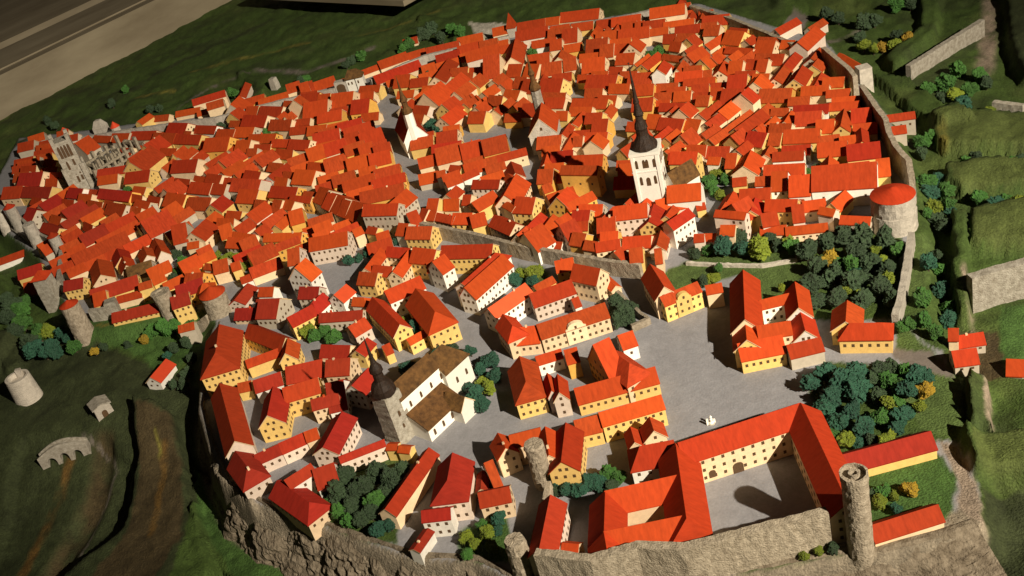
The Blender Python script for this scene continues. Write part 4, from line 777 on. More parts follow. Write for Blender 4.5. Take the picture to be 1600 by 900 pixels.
ZONES=["beside the grey gothic tower","inside the western wall towers","along the back wall west of the white gate","in the dense rows south of the white gate","around the white gate in the back wall","around the small white church","behind the town hall","around the town hall square","below the far corner of the back wall","in the rows behind the white church tower","along the dark eastern wall","between the eastern wall and white church","above the green moat","near the gate tower by the moat","around the long grey convent","above the stone dividing wall","in front of the white church tower","beside the big round red-capped tower","in the street behind the yellow ring house","around the yellow ring house","around the yellow palace","near the long cream school","beside the castle yard trees","on the cliff edge","between cliff garden and castle","on the big empty square","on the big empty square","at the brown gate yard","right of the tall castle tower","beside the castle","at the castle","at the castle"]
TREES=[[4.807,14.851,-0.0,0.167,"d",0,"rear dark green tree in the grove below the round tower, leftmost"],
[4.753,14.361,-0.0,0.153,"d",0,"rear dark green tree in the grove below the round tower, second from left"],
[5.168,14.993,-0.0,0.158,"d",0,"rear dark green tree in the grove below the round tower, third from left"],
[5.487,14.966,-0.0,0.168,"d",0,"rear dark green tree in the grove below the round tower, fourth from left"],
[5.427,14.444,-0.0,0.154,"d",0,"rear dark green tree in the grove below the round tower, fifth from left"],
[5.748,14.81,-0.0,0.167,"d",0,"rear dark green tree in the grove below the round tower, sixth from left"],
[5.549,14.117,-0.0,0.152,"d",0,"rear dark green tree in the grove below the round tower, seventh from left"],
[5.981,14.605,-0.0,0.165,"d",0,"rear dark green tree in the grove below the round tower, rightmost"],
[5.151,14.409,-0.0,0.092,"g",0,"rear mid green tree in the grove below the round tower, leftmost"],
[5.26,14.209,-0.0,0.122,"g",0,"rear mid green tree in the grove below the round tower, second from left"],
[6.049,14.246,-0.0,0.132,"g",0,"rear mid green tree in the grove below the round tower, rightmost"],
[4.521,13.96,-0.0,0.16,"d",0,"front dark green tree in the grove below the round tower, leftmost"],
[4.476,13.542,-0.0,0.128,"d",0,"front dark green tree in the grove below the round tower, second from left"],
[4.881,14.023,-0.0,0.161,"d",0,"front dark green tree in the grove below the round tower, third from left"],
[4.737,13.427,-0.0,0.146,"d",0,"front dark green tree in the grove below the round tower, fourth from left"],
[5.04,13.658,-0.0,0.168,"d",0,"front dark green tree in the grove below the round tower, fifth from left"],
[5.225,13.687,-0.0,0.148,"d",0,"front dark green tree in the grove below the round tower, sixth from left"],
[5.037,13.186,-0.0,0.135,"d",0,"front dark green tree in the grove below the round tower, seventh from left"],
[5.366,13.357,-0.0,0.155,"d",0,"front dark green tree in the grove below the round tower, eighth from left"],
[5.674,13.815,-0.0,0.139,"d",0,"front dark green tree in the grove below the round tower, ninth from left"],
[5.452,13.109,-0.0,0.125,"d",0,"front dark green tree in the grove below the round tower, rightmost"],
[5.057,14.539,-0.0,0.124,"o",0,"rear orange-yellow tree in the grove below the round tower"],
[5.258,14.012,-0.0,0.091,"t",0,"front blue-green tree in the grove below the round tower"],
[4.944,13.567,-0.0,0.098,"y",0,"front yellow-green tree in the grove below the round tower, leftmost"],
[5.088,13.427,-0.0,0.088,"y",0,"front yellow-green tree in the grove below the round tower, second from left"],
[5.594,13.53,-0.0,0.118,"y",0,"front yellow-green tree in the grove below the round tower, rightmost"],
[5.811,14.478,-0.0,0.082,"y",0,"rear yellow-green tree in the grove below the round tower, leftmost"],
[5.755,14.164,-0.0,0.081,"y",0,"rear yellow-green tree in the grove below the round tower, rightmost"],
[3.424,15.907,-0.0,0.099,"g",1,"mid green tree along the garden edge below the town, leftmost"],
[4.661,15.168,-0.0,0.128,"g",1,"mid green tree along the garden edge below the town, rightmost"],
[3.629,15.735,-0.0,0.153,"t",1,"blue-green tree along the garden edge below the town, leftmost"],
[3.936,15.574,-0.0,0.141,"t",1,"blue-green tree along the garden edge below the town, rightmost"],
[3.193,15.902,-0.0,0.099,"d",1,"dark green tree along the garden edge below the town, leftmost"],
[3.963,15.93,-0.0,0.132,"d",1,"dark green tree along the garden edge below the town, second from left"],
[4.445,15.682,-0.0,0.109,"d",1,"dark green tree along the garden edge below the town, third from left"],
[4.503,15.41,-0.0,0.097,"d",1,"dark green tree along the garden edge below the town, rightmost"],
[4.171,15.333,-0.0,0.171,"y",1,"yellow-green tree along the garden edge below the town, leftmost"],
[4.66,15.41,-0.0,0.097,"y",1,"yellow-green tree along the garden edge below the town, rightmost"],
[3.399,15.256,-0.0,0.086,"g",2,"mid green tree on the lawn behind the chancery"],
[3.237,14.981,-0.0,0.095,"y",2,"yellow-green tree on the lawn behind the chancery, leftmost"],
[4.113,14.21,-0.0,0.061,"y",2,"yellow-green tree on the lawn behind the chancery, rightmost"],
[3.058,15.013,-0.0,0.085,"d",2,"dark green tree on the lawn behind the chancery"],
[3.722,13.587,-0.0,0.089,"t",2,"blue-green tree on the lawn behind the chancery, leftmost"],
[3.832,13.582,-0.0,0.079,"t",2,"blue-green tree on the lawn behind the chancery, rightmost"],
[3.635,11.715,-0.0,0.125,"t",3,"rear blue-green tree in the park behind the castle, leftmost"],
[3.878,11.808,-0.0,0.143,"t",3,"rear blue-green tree in the park behind the castle, second from left"],
[3.949,11.53,-0.0,0.15,"t",3,"rear blue-green tree in the park behind the castle, third from left"],
[4.186,11.545,-0.0,0.167,"t",3,"rear blue-green tree in the park behind the castle, fourth from left"],
[4.127,11.264,-0.0,0.147,"t",3,"rear blue-green tree in the park behind the castle, fifth from left"],
[4.696,11.041,-0.0,0.111,"t",3,"rear blue-green tree in the park behind the castle, sixth from left"],
[4.91,11.244,-0.0,0.13,"t",3,"rear blue-green tree in the park behind the castle, seventh from left"],
[5.04,11.217,-0.0,0.104,"t",3,"rear blue-green tree in the park behind the castle, rightmost"],
[3.562,11.141,-0.0,0.129,"t",3,"front blue-green tree in the park behind the castle, leftmost"],
[3.766,11.309,-0.0,0.13,"t",3,"front blue-green tree in the park behind the castle, second from left"],
[3.654,10.826,-0.0,0.118,"t",3,"front blue-green tree in the park behind the castle, third from left"],
[3.899,10.99,-0.0,0.102,"t",3,"front blue-green tree in the park behind the castle, fourth from left"],
[3.721,10.375,-0.0,0.082,"t",3,"front blue-green tree in the park behind the castle, fifth from left"],
[3.891,10.56,-0.0,0.133,"t",3,"front blue-green tree in the park behind the castle, sixth from left"],
[4.299,10.455,-0.0,0.091,"t",3,"front blue-green tree in the park behind the castle, seventh from left"],
[4.422,10.587,-0.0,0.117,"t",3,"front blue-green tree in the park behind the castle, rightmost"],
[4.406,11.492,-0.0,0.106,"d",3,"rear dark green tree in the park behind the castle, leftmost"],
[4.56,11.567,-0.0,0.132,"d",3,"rear dark green tree in the park behind the castle, second from left"],
[4.759,11.585,-0.0,0.106,"d",3,"rear dark green tree in the park behind the castle, rightmost"],
[4.55,11.347,-0.0,0.105,"g",3,"rear mid green tree in the park behind the castle, leftmost"],
[4.652,11.177,-0.0,0.104,"g",3,"rear mid green tree in the park behind the castle, second from left"],
[4.838,11.379,-0.0,0.114,"g",3,"rear mid green tree in the park behind the castle, rightmost"],
[4.903,10.954,-0.0,0.102,"o",3,"rear orange-yellow tree in the park behind the castle"],
[3.706,11.741,-0.0,0.08,"y",3,"rear yellow-green tree in the park behind the castle"],
[3.623,10.442,-0.0,0.107,"y",3,"front yellow-green tree in the park behind the castle, leftmost"],
[4.045,10.235,-0.0,0.122,"y",3,"front yellow-green tree in the park behind the castle, second from left"],
[4.393,10.904,-0.0,0.102,"y",3,"front yellow-green tree in the park behind the castle, third from left"],
[4.698,10.713,-0.0,0.084,"y",3,"front yellow-green tree in the park behind the castle, rightmost"],
[3.481,10.622,-0.0,0.1,"g",3,"front mid green tree in the park behind the castle, leftmost"],
[4.167,10.714,-0.0,0.109,"g",3,"front mid green tree in the park behind the castle, second from left"],
[4.484,10.873,-0.0,0.093,"g",3,"front mid green tree in the park behind the castle, rightmost"],
[3.898,10.349,-0.0,0.082,"d",3,"front dark green tree in the park behind the castle, leftmost"],
[4.326,11.11,-0.0,0.103,"d",3,"front dark green tree in the park behind the castle, rightmost"],
[3.537,9.297,-0.0,0.085,"y",4,"yellow-green tree between the two castle outbuildings, leftmost"],
[3.731,9.357,-0.0,0.062,"y",4,"yellow-green tree between the two castle outbuildings, rightmost"],
[3.641,9.475,-0.0,0.086,"g",4,"mid green tree between the two castle outbuildings"],
[3.939,9.386,-0.0,0.085,"o",4,"orange-yellow tree between the two castle outbuildings"],
[3.666,9.146,-0.0,0.069,"t",4,"blue-green tree between the two castle outbuildings"],
[3.509,9.473,-0.0,0.062,"d",4,"dark green tree between the two castle outbuildings"],
[2.419,8.875,-0.0,0.06,"y",5,"yellow-green tree at the foot of the tall castle tower, leftmost"],
[2.589,8.873,-0.0,0.06,"y",5,"yellow-green tree at the foot of the tall castle tower, rightmost"],
[2.763,8.84,-0.0,0.067,"d",5,"dark green tree at the foot of the tall castle tower"],
[-1.977,14.865,-0.0,0.126,"t",6,"rear blue-green tree around the brown-roofed church, leftmost"],
[-1.494,15.126,-0.0,0.096,"t",6,"rear blue-green tree around the brown-roofed church, second from left"],
[-0.946,14.89,-0.0,0.095,"t",6,"rear blue-green tree around the brown-roofed church, third from left"],
[-0.84,14.333,-0.0,0.092,"t",6,"rear blue-green tree around the brown-roofed church, fourth from left"],
[-0.68,14.417,-0.0,0.133,"t",6,"rear blue-green tree around the brown-roofed church, rightmost"],
[-1.218,15.123,-0.0,0.096,"d",6,"rear dark green tree around the brown-roofed church"],
[-1.069,13.911,-0.0,0.09,"t",6,"front blue-green tree around the brown-roofed church, leftmost"],
[-1.004,13.56,-0.0,0.138,"t",6,"front blue-green tree around the brown-roofed church, second from left"],
[-0.913,13.372,-0.0,0.107,"t",6,"front blue-green tree around the brown-roofed church, third from left"],
[-0.654,14.017,-0.0,0.111,"t",6,"front blue-green tree around the brown-roofed church, rightmost"],
[-0.945,13.776,-0.0,0.07,"y",6,"front yellow-green tree around the brown-roofed church, leftmost"],
[-0.872,14.005,-0.0,0.081,"y",6,"front yellow-green tree around the brown-roofed church, second from left"],
[-0.763,13.739,-0.0,0.109,"y",6,"front yellow-green tree around the brown-roofed church, rightmost"],
[1.482,14.839,-0.0,0.105,"d",7,"dark green tree inside the walled triangular garden, leftmost"],
[1.573,15.023,-0.0,0.127,"d",7,"dark green tree inside the walled triangular garden, second from left"],
[1.519,14.525,-0.0,0.114,"d",7,"dark green tree inside the walled triangular garden, third from left"],
[1.631,14.655,-0.0,0.145,"d",7,"dark green tree inside the walled triangular garden, fourth from left"],
[1.681,14.495,-0.0,0.103,"d",7,"dark green tree inside the walled triangular garden, fifth from left"],
[1.785,14.823,-0.0,0.115,"d",7,"dark green tree inside the walled triangular garden, rightmost"],
[0.235,16.85,-0.0,0.103,"y",8,"yellow-green tree behind the orange-roofed house, leftmost"],
[0.46,16.731,-0.0,0.126,"y",8,"yellow-green tree behind the orange-roofed house, rightmost"],
[0.071,16.69,-0.0,0.114,"t",8,"blue-green tree behind the orange-roofed house, leftmost"],
[0.358,16.503,-0.0,0.102,"t",8,"blue-green tree behind the orange-roofed house, rightmost"],
[-1.921,16.405,-0.0,0.101,"y",9,"yellow-green tree in the yellow palace courtyard"],
[-1.809,16.021,-0.0,0.133,"t",9,"blue-green tree in the yellow palace courtyard"],
[-3.764,16.943,-0.0,0.127,"y",10,"yellow-green tree in the yard behind the yellow ring house"],
[-3.649,16.747,-0.0,0.103,"g",10,"mid green tree in the yard behind the yellow ring house, leftmost"],
[-3.57,16.766,-0.0,0.092,"g",10,"mid green tree in the yard behind the yellow ring house, second from left"],
[-3.435,16.765,-0.0,0.103,"g",10,"mid green tree in the yard behind the yellow ring house, third from left"],
[-3.316,16.492,-0.0,0.102,"g",10,"mid green tree in the yard behind the yellow ring house, fourth from left"],
[-3.222,16.548,-0.0,0.102,"g",10,"mid green tree in the yard behind the yellow ring house, rightmost"],
[-0.162,11.236,-0.0,0.095,"t",11,"blue-green tree beside the crooked stone tower, leftmost"],
[-0.036,11.051,-0.0,0.094,"t",11,"blue-green tree beside the crooked stone tower, second from left"],
[0.118,10.974,-0.0,0.094,"t",11,"blue-green tree beside the crooked stone tower, third from left"],
[0.314,11.051,-0.0,0.103,"t",11,"blue-green tree beside the crooked stone tower, fourth from left"],
[0.41,10.968,-0.0,0.094,"t",11,"blue-green tree beside the crooked stone tower, rightmost"],
[0.112,11.243,-0.0,0.104,"g",11,"mid green tree beside the crooked stone tower, leftmost"],
[0.545,11.086,-0.0,0.103,"g",11,"mid green tree beside the crooked stone tower, second from left"],
[0.682,10.987,-0.0,0.102,"g",11,"mid green tree beside the crooked stone tower, rightmost"],
[-0.192,11.096,-0.0,0.077,"d",11,"dark green tree beside the crooked stone tower, leftmost"],
[0.539,10.875,-0.0,0.093,"d",11,"dark green tree beside the crooked stone tower, rightmost"],
[-3.344,12.437,-0.0,0.102,"d",12,"rear dark green tree in the cliff garden, leftmost"],
[-3.183,12.239,-0.0,0.156,"d",12,"rear dark green tree in the cliff garden, second from left"],
[-3.092,12.584,-0.0,0.131,"d",12,"rear dark green tree in the cliff garden, third from left"],
[-2.949,12.182,-0.0,0.119,"d",12,"rear dark green tree in the cliff garden, fourth from left"],
[-2.808,12.242,-0.0,0.137,"d",12,"rear dark green tree in the cliff garden, fifth from left"],
[-2.605,12.417,-0.0,0.157,"d",12,"rear dark green tree in the cliff garden, sixth from left"],
[-2.516,11.943,-0.0,0.108,"d",12,"rear dark green tree in the cliff garden, seventh from left"],
[-2.427,12.131,-0.0,0.155,"d",12,"rear dark green tree in the cliff garden, eighth from left"],
[-2.255,12.392,-0.0,0.111,"d",12,"rear dark green tree in the cliff garden, rightmost"],
[-3.008,11.924,-0.0,0.126,"d",12,"front dark green tree in the cliff garden, leftmost"],
[-2.88,11.553,-0.0,0.115,"d",12,"front dark green tree in the cliff garden, second from left"],
[-2.739,11.652,-0.0,0.115,"d",12,"front dark green tree in the cliff garden, rightmost"],
[-3.433,12.138,-0.0,0.091,"g",12,"front mid green tree in the cliff garden, leftmost"],
[-3.201,11.862,-0.0,0.108,"g",12,"front mid green tree in the cliff garden, second from left"],
[-3.059,11.63,-0.0,0.098,"g",12,"front mid green tree in the cliff garden, third from left"],
[-2.675,11.826,-0.0,0.152,"g",12,"front mid green tree in the cliff garden, rightmost"],
[-2.659,11.324,-0.0,0.113,"t",12,"front blue-green tree in the cliff garden, leftmost"],
[-2.486,11.332,-0.0,0.087,"t",12,"front blue-green tree in the cliff garden, rightmost"],
[-1.492,10.704,-0.0,0.092,"y",13,"yellow-green tree beside the ruined round tower stub, leftmost"],
[-1.391,10.541,-0.0,0.083,"y",13,"yellow-green tree beside the ruined round tower stub, second from left"],
[-1.21,10.652,-0.0,0.092,"y",13,"yellow-green tree beside the ruined round tower stub, third from left"],
[-1.159,10.402,-0.0,0.082,"y",13,"yellow-green tree beside the ruined round tower stub, rightmost"],
[-1.056,10.668,-0.0,0.075,"t",13,"blue-green tree beside the ruined round tower stub, leftmost"],
[-1.008,10.853,-0.0,0.093,"t",13,"blue-green tree beside the ruined round tower stub, rightmost"],
[-1.503,10.416,-0.0,0.074,"g",13,"mid green tree beside the ruined round tower stub, leftmost"],
[-1.26,10.848,-0.0,0.076,"g",13,"mid green tree beside the ruined round tower stub, rightmost"],
[-10.976,22.377,-0.28,0.158,"d",14,"rear dark green tree at the far left end of the moat, leftmost"],
[-10.677,21.379,-0.28,0.166,"d",14,"rear dark green tree at the far left end of the moat, second from left"],
[-10.69,21.901,-0.28,0.183,"d",14,"rear dark green tree at the far left end of the moat, rightmost"],
[-10.475,21.694,-0.28,0.154,"g",14,"rear mid green tree at the far left end of the moat, leftmost"],
[-10.244,21.001,-0.28,0.177,"g",14,"rear mid green tree at the far left end of the moat, second from left"],
[-10.488,22.159,-0.28,0.128,"g",14,"rear mid green tree at the far left end of the moat, rightmost"],
[-10.294,20.614,-0.28,0.162,"d",14,"front dark green tree at the far left end of the moat, leftmost"],
[-9.857,20.002,-0.28,0.171,"d",14,"front dark green tree at the far left end of the moat, rightmost"],
[-9.736,20.327,-0.28,0.16,"g",14,"front mid green tree at the far left end of the moat, leftmost"],
[-8.773,19.383,-0.275,0.128,"g",14,"front mid green tree at the far left end of the moat, rightmost"],
[-9.523,20.337,-0.28,0.147,"y",14,"rear yellow-green tree at the far left end of the moat"],
[-9.637,19.652,-0.28,0.169,"t",14,"front blue-green tree at the far left end of the moat, leftmost"],
[-9.4,19.453,-0.28,0.142,"t",14,"front blue-green tree at the far left end of the moat, second from left"],
[-9.196,19.43,-0.28,0.167,"t",14,"front blue-green tree at the far left end of the moat, third from left"],
[-9.031,19.842,-0.276,0.105,"t",14,"front blue-green tree at the far left end of the moat, rightmost"],
[-9.21,20.145,-0.28,0.132,"t",14,"rear blue-green tree at the far left end of the moat"],
[-7.214,19.059,-0.28,0.102,"g",15,"mid green tree in the moat below the wall, leftmost"],
[-7.077,19.112,-0.277,0.127,"g",15,"mid green tree in the moat below the wall, second from left"],
[-6.807,19.001,-0.166,0.151,"g",15,"mid green tree in the moat below the wall, third from left"],
[-6.65,19.047,-0.236,0.139,"g",15,"mid green tree in the moat below the wall, fourth from left"],
[-6.399,18.799,-0.04,0.125,"g",15,"mid green tree in the moat below the wall, fifth from left"],
[-6.259,18.853,-0.0,0.125,"g",15,"mid green tree in the moat below the wall, sixth from left"],
[-6.329,19.487,-0.268,0.116,"g",15,"mid green tree in the moat below the wall, rightmost"],
[-8.305,19.042,-0.28,0.076,"o",15,"orange-yellow tree in the moat below the wall, leftmost"],
[-7.278,18.922,-0.28,0.088,"o",15,"orange-yellow tree in the moat below the wall, rightmost"],
[-8.149,19.126,-0.28,0.076,"d",15,"dark green tree in the moat below the wall, leftmost"],
[-7.598,18.917,-0.28,0.076,"d",15,"dark green tree in the moat below the wall, rightmost"],
[-6.582,18.252,-0.28,0.098,"d",16,"dark green tree on the dark slope beside the cliff, leftmost"],
[-6.426,17.038,-0.327,0.082,"d",16,"dark green tree on the dark slope beside the cliff, second from left"],
[-6.26,16.963,-0.342,0.093,"d",16,"dark green tree on the dark slope beside the cliff, third from left"],
[-6.333,18.306,-0.28,0.099,"d",16,"dark green tree on the dark slope beside the cliff, fourth from left"],
[-6.204,17.278,-0.292,0.094,"d",16,"dark green tree on the dark slope beside the cliff, fifth from left"],
[-6.136,17.697,-0.28,0.096,"d",16,"dark green tree on the dark slope beside the cliff, rightmost"],
[-6.666,18.04,-0.28,0.073,"t",16,"blue-green tree on the dark slope beside the cliff"],
[-12.958,34.999,-0.28,0.124,"d",17,"dark green tree on the far back meadow, leftmost"],
[-12.567,34.268,-0.28,0.142,"d",17,"dark green tree on the far back meadow, second from left"],
[-10.781,34.885,-0.28,0.124,"d",17,"dark green tree on the far back meadow, third from left"],
[-9.24,33.177,-0.28,0.119,"d",17,"dark green tree on the far back meadow, fourth from left"],
[-8.957,33.069,-0.28,0.119,"d",17,"dark green tree on the far back meadow, rightmost"],
[-10.543,36.022,-0.28,0.127,"g",17,"mid green tree on the far back meadow"],
[-0.502,32.688,-0.28,0.176,"d",18,"rear dark green tree in front of the far back wall, leftmost"],
[-0.168,33.038,-0.28,0.177,"d",18,"rear dark green tree in front of the far back wall, second from left"],
[0.034,31.936,-0.28,0.153,"d",18,"rear dark green tree in front of the far back wall, rightmost"],
[-0.947,32.192,-0.28,0.154,"g",18,"rear mid green tree in front of the far back wall, leftmost"],
[0.414,32.556,-0.28,0.156,"g",18,"rear mid green tree in front of the far back wall, second from left"],
[0.627,31.842,-0.28,0.172,"g",18,"rear mid green tree in front of the far back wall, rightmost"],
[-6.482,32.362,-0.28,0.155,"g",18,"front mid green tree in front of the far back wall, leftmost"],
[-4.206,31.868,-0.28,0.115,"g",18,"front mid green tree in front of the far back wall, second from left"],
[-2.447,32.401,-0.28,0.155,"g",18,"front mid green tree in front of the far back wall, third from left"],
[-1.206,31.983,-0.28,0.134,"g",18,"front mid green tree in front of the far back wall, rightmost"],
[-4.363,31.768,-0.28,0.115,"d",18,"front dark green tree in front of the far back wall, leftmost"],
[-2.949,32.04,-0.28,0.115,"d",18,"front dark green tree in front of the far back wall, second from left"],
[-2.76,32.182,-0.28,0.135,"d",18,"front dark green tree in front of the far back wall, rightmost"],
[-6.495,29.069,-0.0,0.106,"d",19,"front dark green tree among the crowded northern roofs, leftmost"],
[-0.758,28.501,-0.0,0.087,"d",19,"front dark green tree among the crowded northern roofs, rightmost"],
[-8.718,26.408,-0.0,0.098,"g",19,"front mid green tree among the crowded northern roofs, leftmost"],
[-8.291,30.056,-0.0,0.091,"g",19,"front mid green tree among the crowded northern roofs, second from left"],
[-5.029,27.439,-0.0,0.118,"g",19,"front mid green tree among the crowded northern roofs, third from left"],
[-4.812,27.143,-0.0,0.1,"g",19,"front mid green tree among the crowded northern roofs, rightmost"],
[2.389,28.012,-0.0,0.137,"y",19,"rear yellow-green tree among the crowded northern roofs, leftmost"],
[2.567,28.239,-0.0,0.121,"y",19,"rear yellow-green tree among the crowded northern roofs, rightmost"],
[2.221,27.666,-0.0,0.119,"g",19,"rear mid green tree among the crowded northern roofs, leftmost"],
[4.86,25.356,-0.0,0.11,"g",19,"rear mid green tree among the crowded northern roofs, second from left"],
[5.104,25.397,-0.0,0.126,"g",19,"rear mid green tree among the crowded northern roofs, third from left"],
[5.16,24.895,-0.0,0.109,"g",19,"rear mid green tree among the crowded northern roofs, rightmost"],
[-0.805,24.889,-0.0,0.124,"t",19,"front blue-green tree among the crowded northern roofs, leftmost"],
[-0.696,24.513,-0.0,0.107,"t",19,"front blue-green tree among the crowded northern roofs, rightmost"],
[-0.546,28.38,-0.0,0.104,"d",19,"rear dark green tree among the crowded northern roofs, leftmost"],
[4.646,25.044,-0.0,0.094,"d",19,"rear dark green tree among the crowded northern roofs, rightmost"],
[5.342,18.262,-0.0,0.085,"g",20,"mid green tree between the eastern wall and church, leftmost"],
[5.854,17.556,-0.0,0.083,"g",20,"mid green tree between the eastern wall and church, second from left"],
[6.912,17.327,-0.0,0.07,"g",20,"mid green tree between the eastern wall and church, rightmost"],
[6.061,17.646,-0.0,0.071,"d",20,"dark green tree between the eastern wall and church, leftmost"],
[6.244,17.639,-0.0,0.071,"d",20,"dark green tree between the eastern wall and church, second from left"],
[6.246,17.432,-0.0,0.071,"d",20,"dark green tree between the eastern wall and church, rightmost"],
[6.417,17.55,-0.0,0.071,"y",20,"yellow-green tree between the eastern wall and church"],
[4.181,18.276,-0.0,0.11,"g",21,"mid green tree beside the white church nave, leftmost"],
[4.148,18.007,-0.0,0.109,"g",21,"mid green tree beside the white church nave, second from left"],
[4.155,17.798,-0.0,0.096,"g",21,"mid green tree beside the white church nave, third from left"],
[4.435,18.162,-0.0,0.097,"g",21,"mid green tree beside the white church nave, rightmost"],
[4.371,18.442,-0.0,0.098,"y",21,"yellow-green tree beside the white church nave, leftmost"],
[4.193,17.605,-0.0,0.095,"y",21,"yellow-green tree beside the white church nave, rightmost"],
[4.612,18.518,-0.0,0.086,"d",21,"dark green tree beside the white church nave"],
[-6.753,20.653,-0.0,0.094,"d",22,"dark green tree near the gate tower by the moat, leftmost"],
[-6.851,21.762,-0.0,0.098,"d",22,"dark green tree near the gate tower by the moat, second from left"],
[-5.974,20.962,-0.0,0.095,"d",22,"dark green tree near the gate tower by the moat, rightmost"],
[-6.657,20.824,-0.0,0.108,"g",22,"mid green tree near the gate tower by the moat, leftmost"],
[-6.64,21.265,-0.0,0.11,"g",22,"mid green tree near the gate tower by the moat, rightmost"],
[-5.863,21.045,-0.0,0.109,"y",22,"yellow-green tree near the gate tower by the moat, leftmost"],
[-5.605,20.838,-0.0,0.108,"y",22,"yellow-green tree near the gate tower by the moat, second from left"],
[-5.385,20.711,-0.0,0.108,"y",22,"yellow-green tree near the gate tower by the moat, third from left"],
[-5.214,20.278,-0.0,0.106,"y",22,"yellow-green tree near the gate tower by the moat, rightmost"],
[-2.962,19.172,-0.0,0.101,"t",23,"blue-green tree beside the long grey convent, leftmost"],
[-2.77,19.239,-0.0,0.076,"t",23,"blue-green tree beside the long grey convent, second from left"],
[-2.549,19.307,-0.0,0.102,"t",23,"blue-green tree beside the long grey convent, third from left"],
[-1.965,19.474,-0.0,0.077,"t",23,"blue-green tree beside the long grey convent, fourth from left"],
[-1.758,19.429,-0.0,0.064,"t",23,"blue-green tree beside the long grey convent, rightmost"],
[8.201,17.892,-0.28,0.133,"g",24,"rear mid green tree outside the eastern wall, leftmost"],
[7.573,16.394,-0.262,0.147,"g",24,"rear mid green tree outside the eastern wall, second from left"],
[7.034,15.28,-0.108,0.086,"g",24,"rear mid green tree outside the eastern wall, third from left"],
[8.421,17.955,-0.28,0.133,"g",24,"rear mid green tree outside the eastern wall, fourth from left"],
[7.684,15.959,-0.28,0.145,"g",24,"rear mid green tree outside the eastern wall, fifth from left"],
[7.557,15.571,-0.28,0.12,"g",24,"rear mid green tree outside the eastern wall, rightmost"],
[8.009,17.497,-0.28,0.107,"d",24,"rear dark green tree outside the eastern wall, leftmost"],
[7.159,15.159,-0.279,0.129,"d",24,"rear dark green tree outside the eastern wall, rightmost"],
[7.48,16.036,-0.266,0.145,"t",24,"rear blue-green tree outside the eastern wall, leftmost"],
[7.773,16.373,-0.28,0.125,"t",24,"rear blue-green tree outside the eastern wall, second from left"],
[7.454,15.282,-0.28,0.097,"t",24,"rear blue-green tree outside the eastern wall, rightmost"],
[7.306,15.546,-0.274,0.131,"y",24,"rear yellow-green tree outside the eastern wall"],
[6.689,14.213,-0.238,0.082,"d",24,"front dark green tree outside the eastern wall, leftmost"],
[7.163,14.922,-0.28,0.127,"d",24,"front dark green tree outside the eastern wall, rightmost"],
[6.306,13.736,-0.034,0.129,"t",24,"front blue-green tree outside the eastern wall, leftmost"],
[6.253,13.229,-0.228,0.117,"t",24,"front blue-green tree outside the eastern wall, second from left"],
[6.036,12.581,-0.275,0.113,"t",24,"front blue-green tree outside the eastern wall, rightmost"],
[5.258,12.399,-0.0,0.083,"g",24,"front mid green tree outside the eastern wall, leftmost"],
[5.386,12.423,-0.0,0.093,"g",24,"front mid green tree outside the eastern wall, second from left"],
[5.799,12.898,-0.0,0.114,"g",24,"front mid green tree outside the eastern wall, third from left"],
[5.613,12.396,-0.0,0.102,"g",24,"front mid green tree outside the eastern wall, fourth from left"],
[5.585,12.065,-0.0,0.1,"g",24,"front mid green tree outside the eastern wall, fifth from left"],
[6.512,13.812,-0.235,0.11,"g",24,"front mid green tree outside the eastern wall, sixth from left"],
[6.198,12.883,-0.28,0.105,"g",24,"front mid green tree outside the eastern wall, rightmost"],
[9.254,22.902,-0.28,0.132,"y",25,"front yellow-green tree in the far right corner gardens, leftmost"],
[9.356,22.62,-0.28,0.116,"y",25,"front yellow-green tree in the far right corner gardens, second from left"],
[9.765,22.492,-0.28,0.13,"y",25,"front yellow-green tree in the far right corner gardens, rightmost"],
[9.526,22.562,-0.28,0.116,"o",25,"front orange-yellow tree in the far right corner gardens, leftmost"],
[10.116,22.601,-0.28,0.13,"o",25,"front orange-yellow tree in the far right corner gardens, rightmost"],
[9.38,23.367,-0.28,0.134,"d",25,"front dark green tree in the far right corner gardens, leftmost"],
[10.031,22.871,-0.28,0.131,"d",25,"front dark green tree in the far right corner gardens, rightmost"],
[9.302,25.269,-0.28,0.158,"d",25,"rear dark green tree in the far right corner gardens, leftmost"],
[9.453,24.846,-0.28,0.14,"d",25,"rear dark green tree in the far right corner gardens, second from left"],
[9.784,24.111,-0.28,0.167,"d",25,"rear dark green tree in the far right corner gardens, third from left"],
[10.01,24.051,-0.28,0.152,"d",25,"rear dark green tree in the far right corner gardens, fourth from left"],
[11.071,24.422,-0.28,0.154,"d",25,"rear dark green tree in the far right corner gardens, rightmost"],
[10.778,24.548,-0.28,0.17,"g",25,"rear mid green tree in the far right corner gardens"],
[9.303,19.889,-0.28,0.131,"g",26,"mid green tree in the hollow beside the stone bastion, leftmost"],
[9.708,19.879,-0.28,0.17,"g",26,"mid green tree in the hollow beside the stone bastion, second from left"],
[10.197,20.301,-0.28,0.16,"g",26,"mid green tree in the hollow beside the stone bastion, third from left"],
[9.902,19.338,-0.28,0.141,"g",26,"mid green tree in the hollow beside the stone bastion, fourth from left"],
[10.362,19.803,-0.28,0.144,"g",26,"mid green tree in the hollow beside the stone bastion, rightmost"],
[9.576,19.302,-0.28,0.141,"y",26,"yellow-green tree in the hollow beside the stone bastion, leftmost"],
[9.622,18.101,-0.28,0.098,"y",26,"yellow-green tree in the hollow beside the stone bastion, second from left"],
[9.82,18.326,-0.28,0.111,"y",26,"yellow-green tree in the hollow beside the stone bastion, rightmost"],
[9.238,18.465,-0.28,0.124,"t",26,"blue-green tree in the hollow beside the stone bastion, leftmost"],
[9.453,18.728,-0.28,0.175,"t",26,"blue-green tree in the hollow beside the stone bastion, rightmost"],
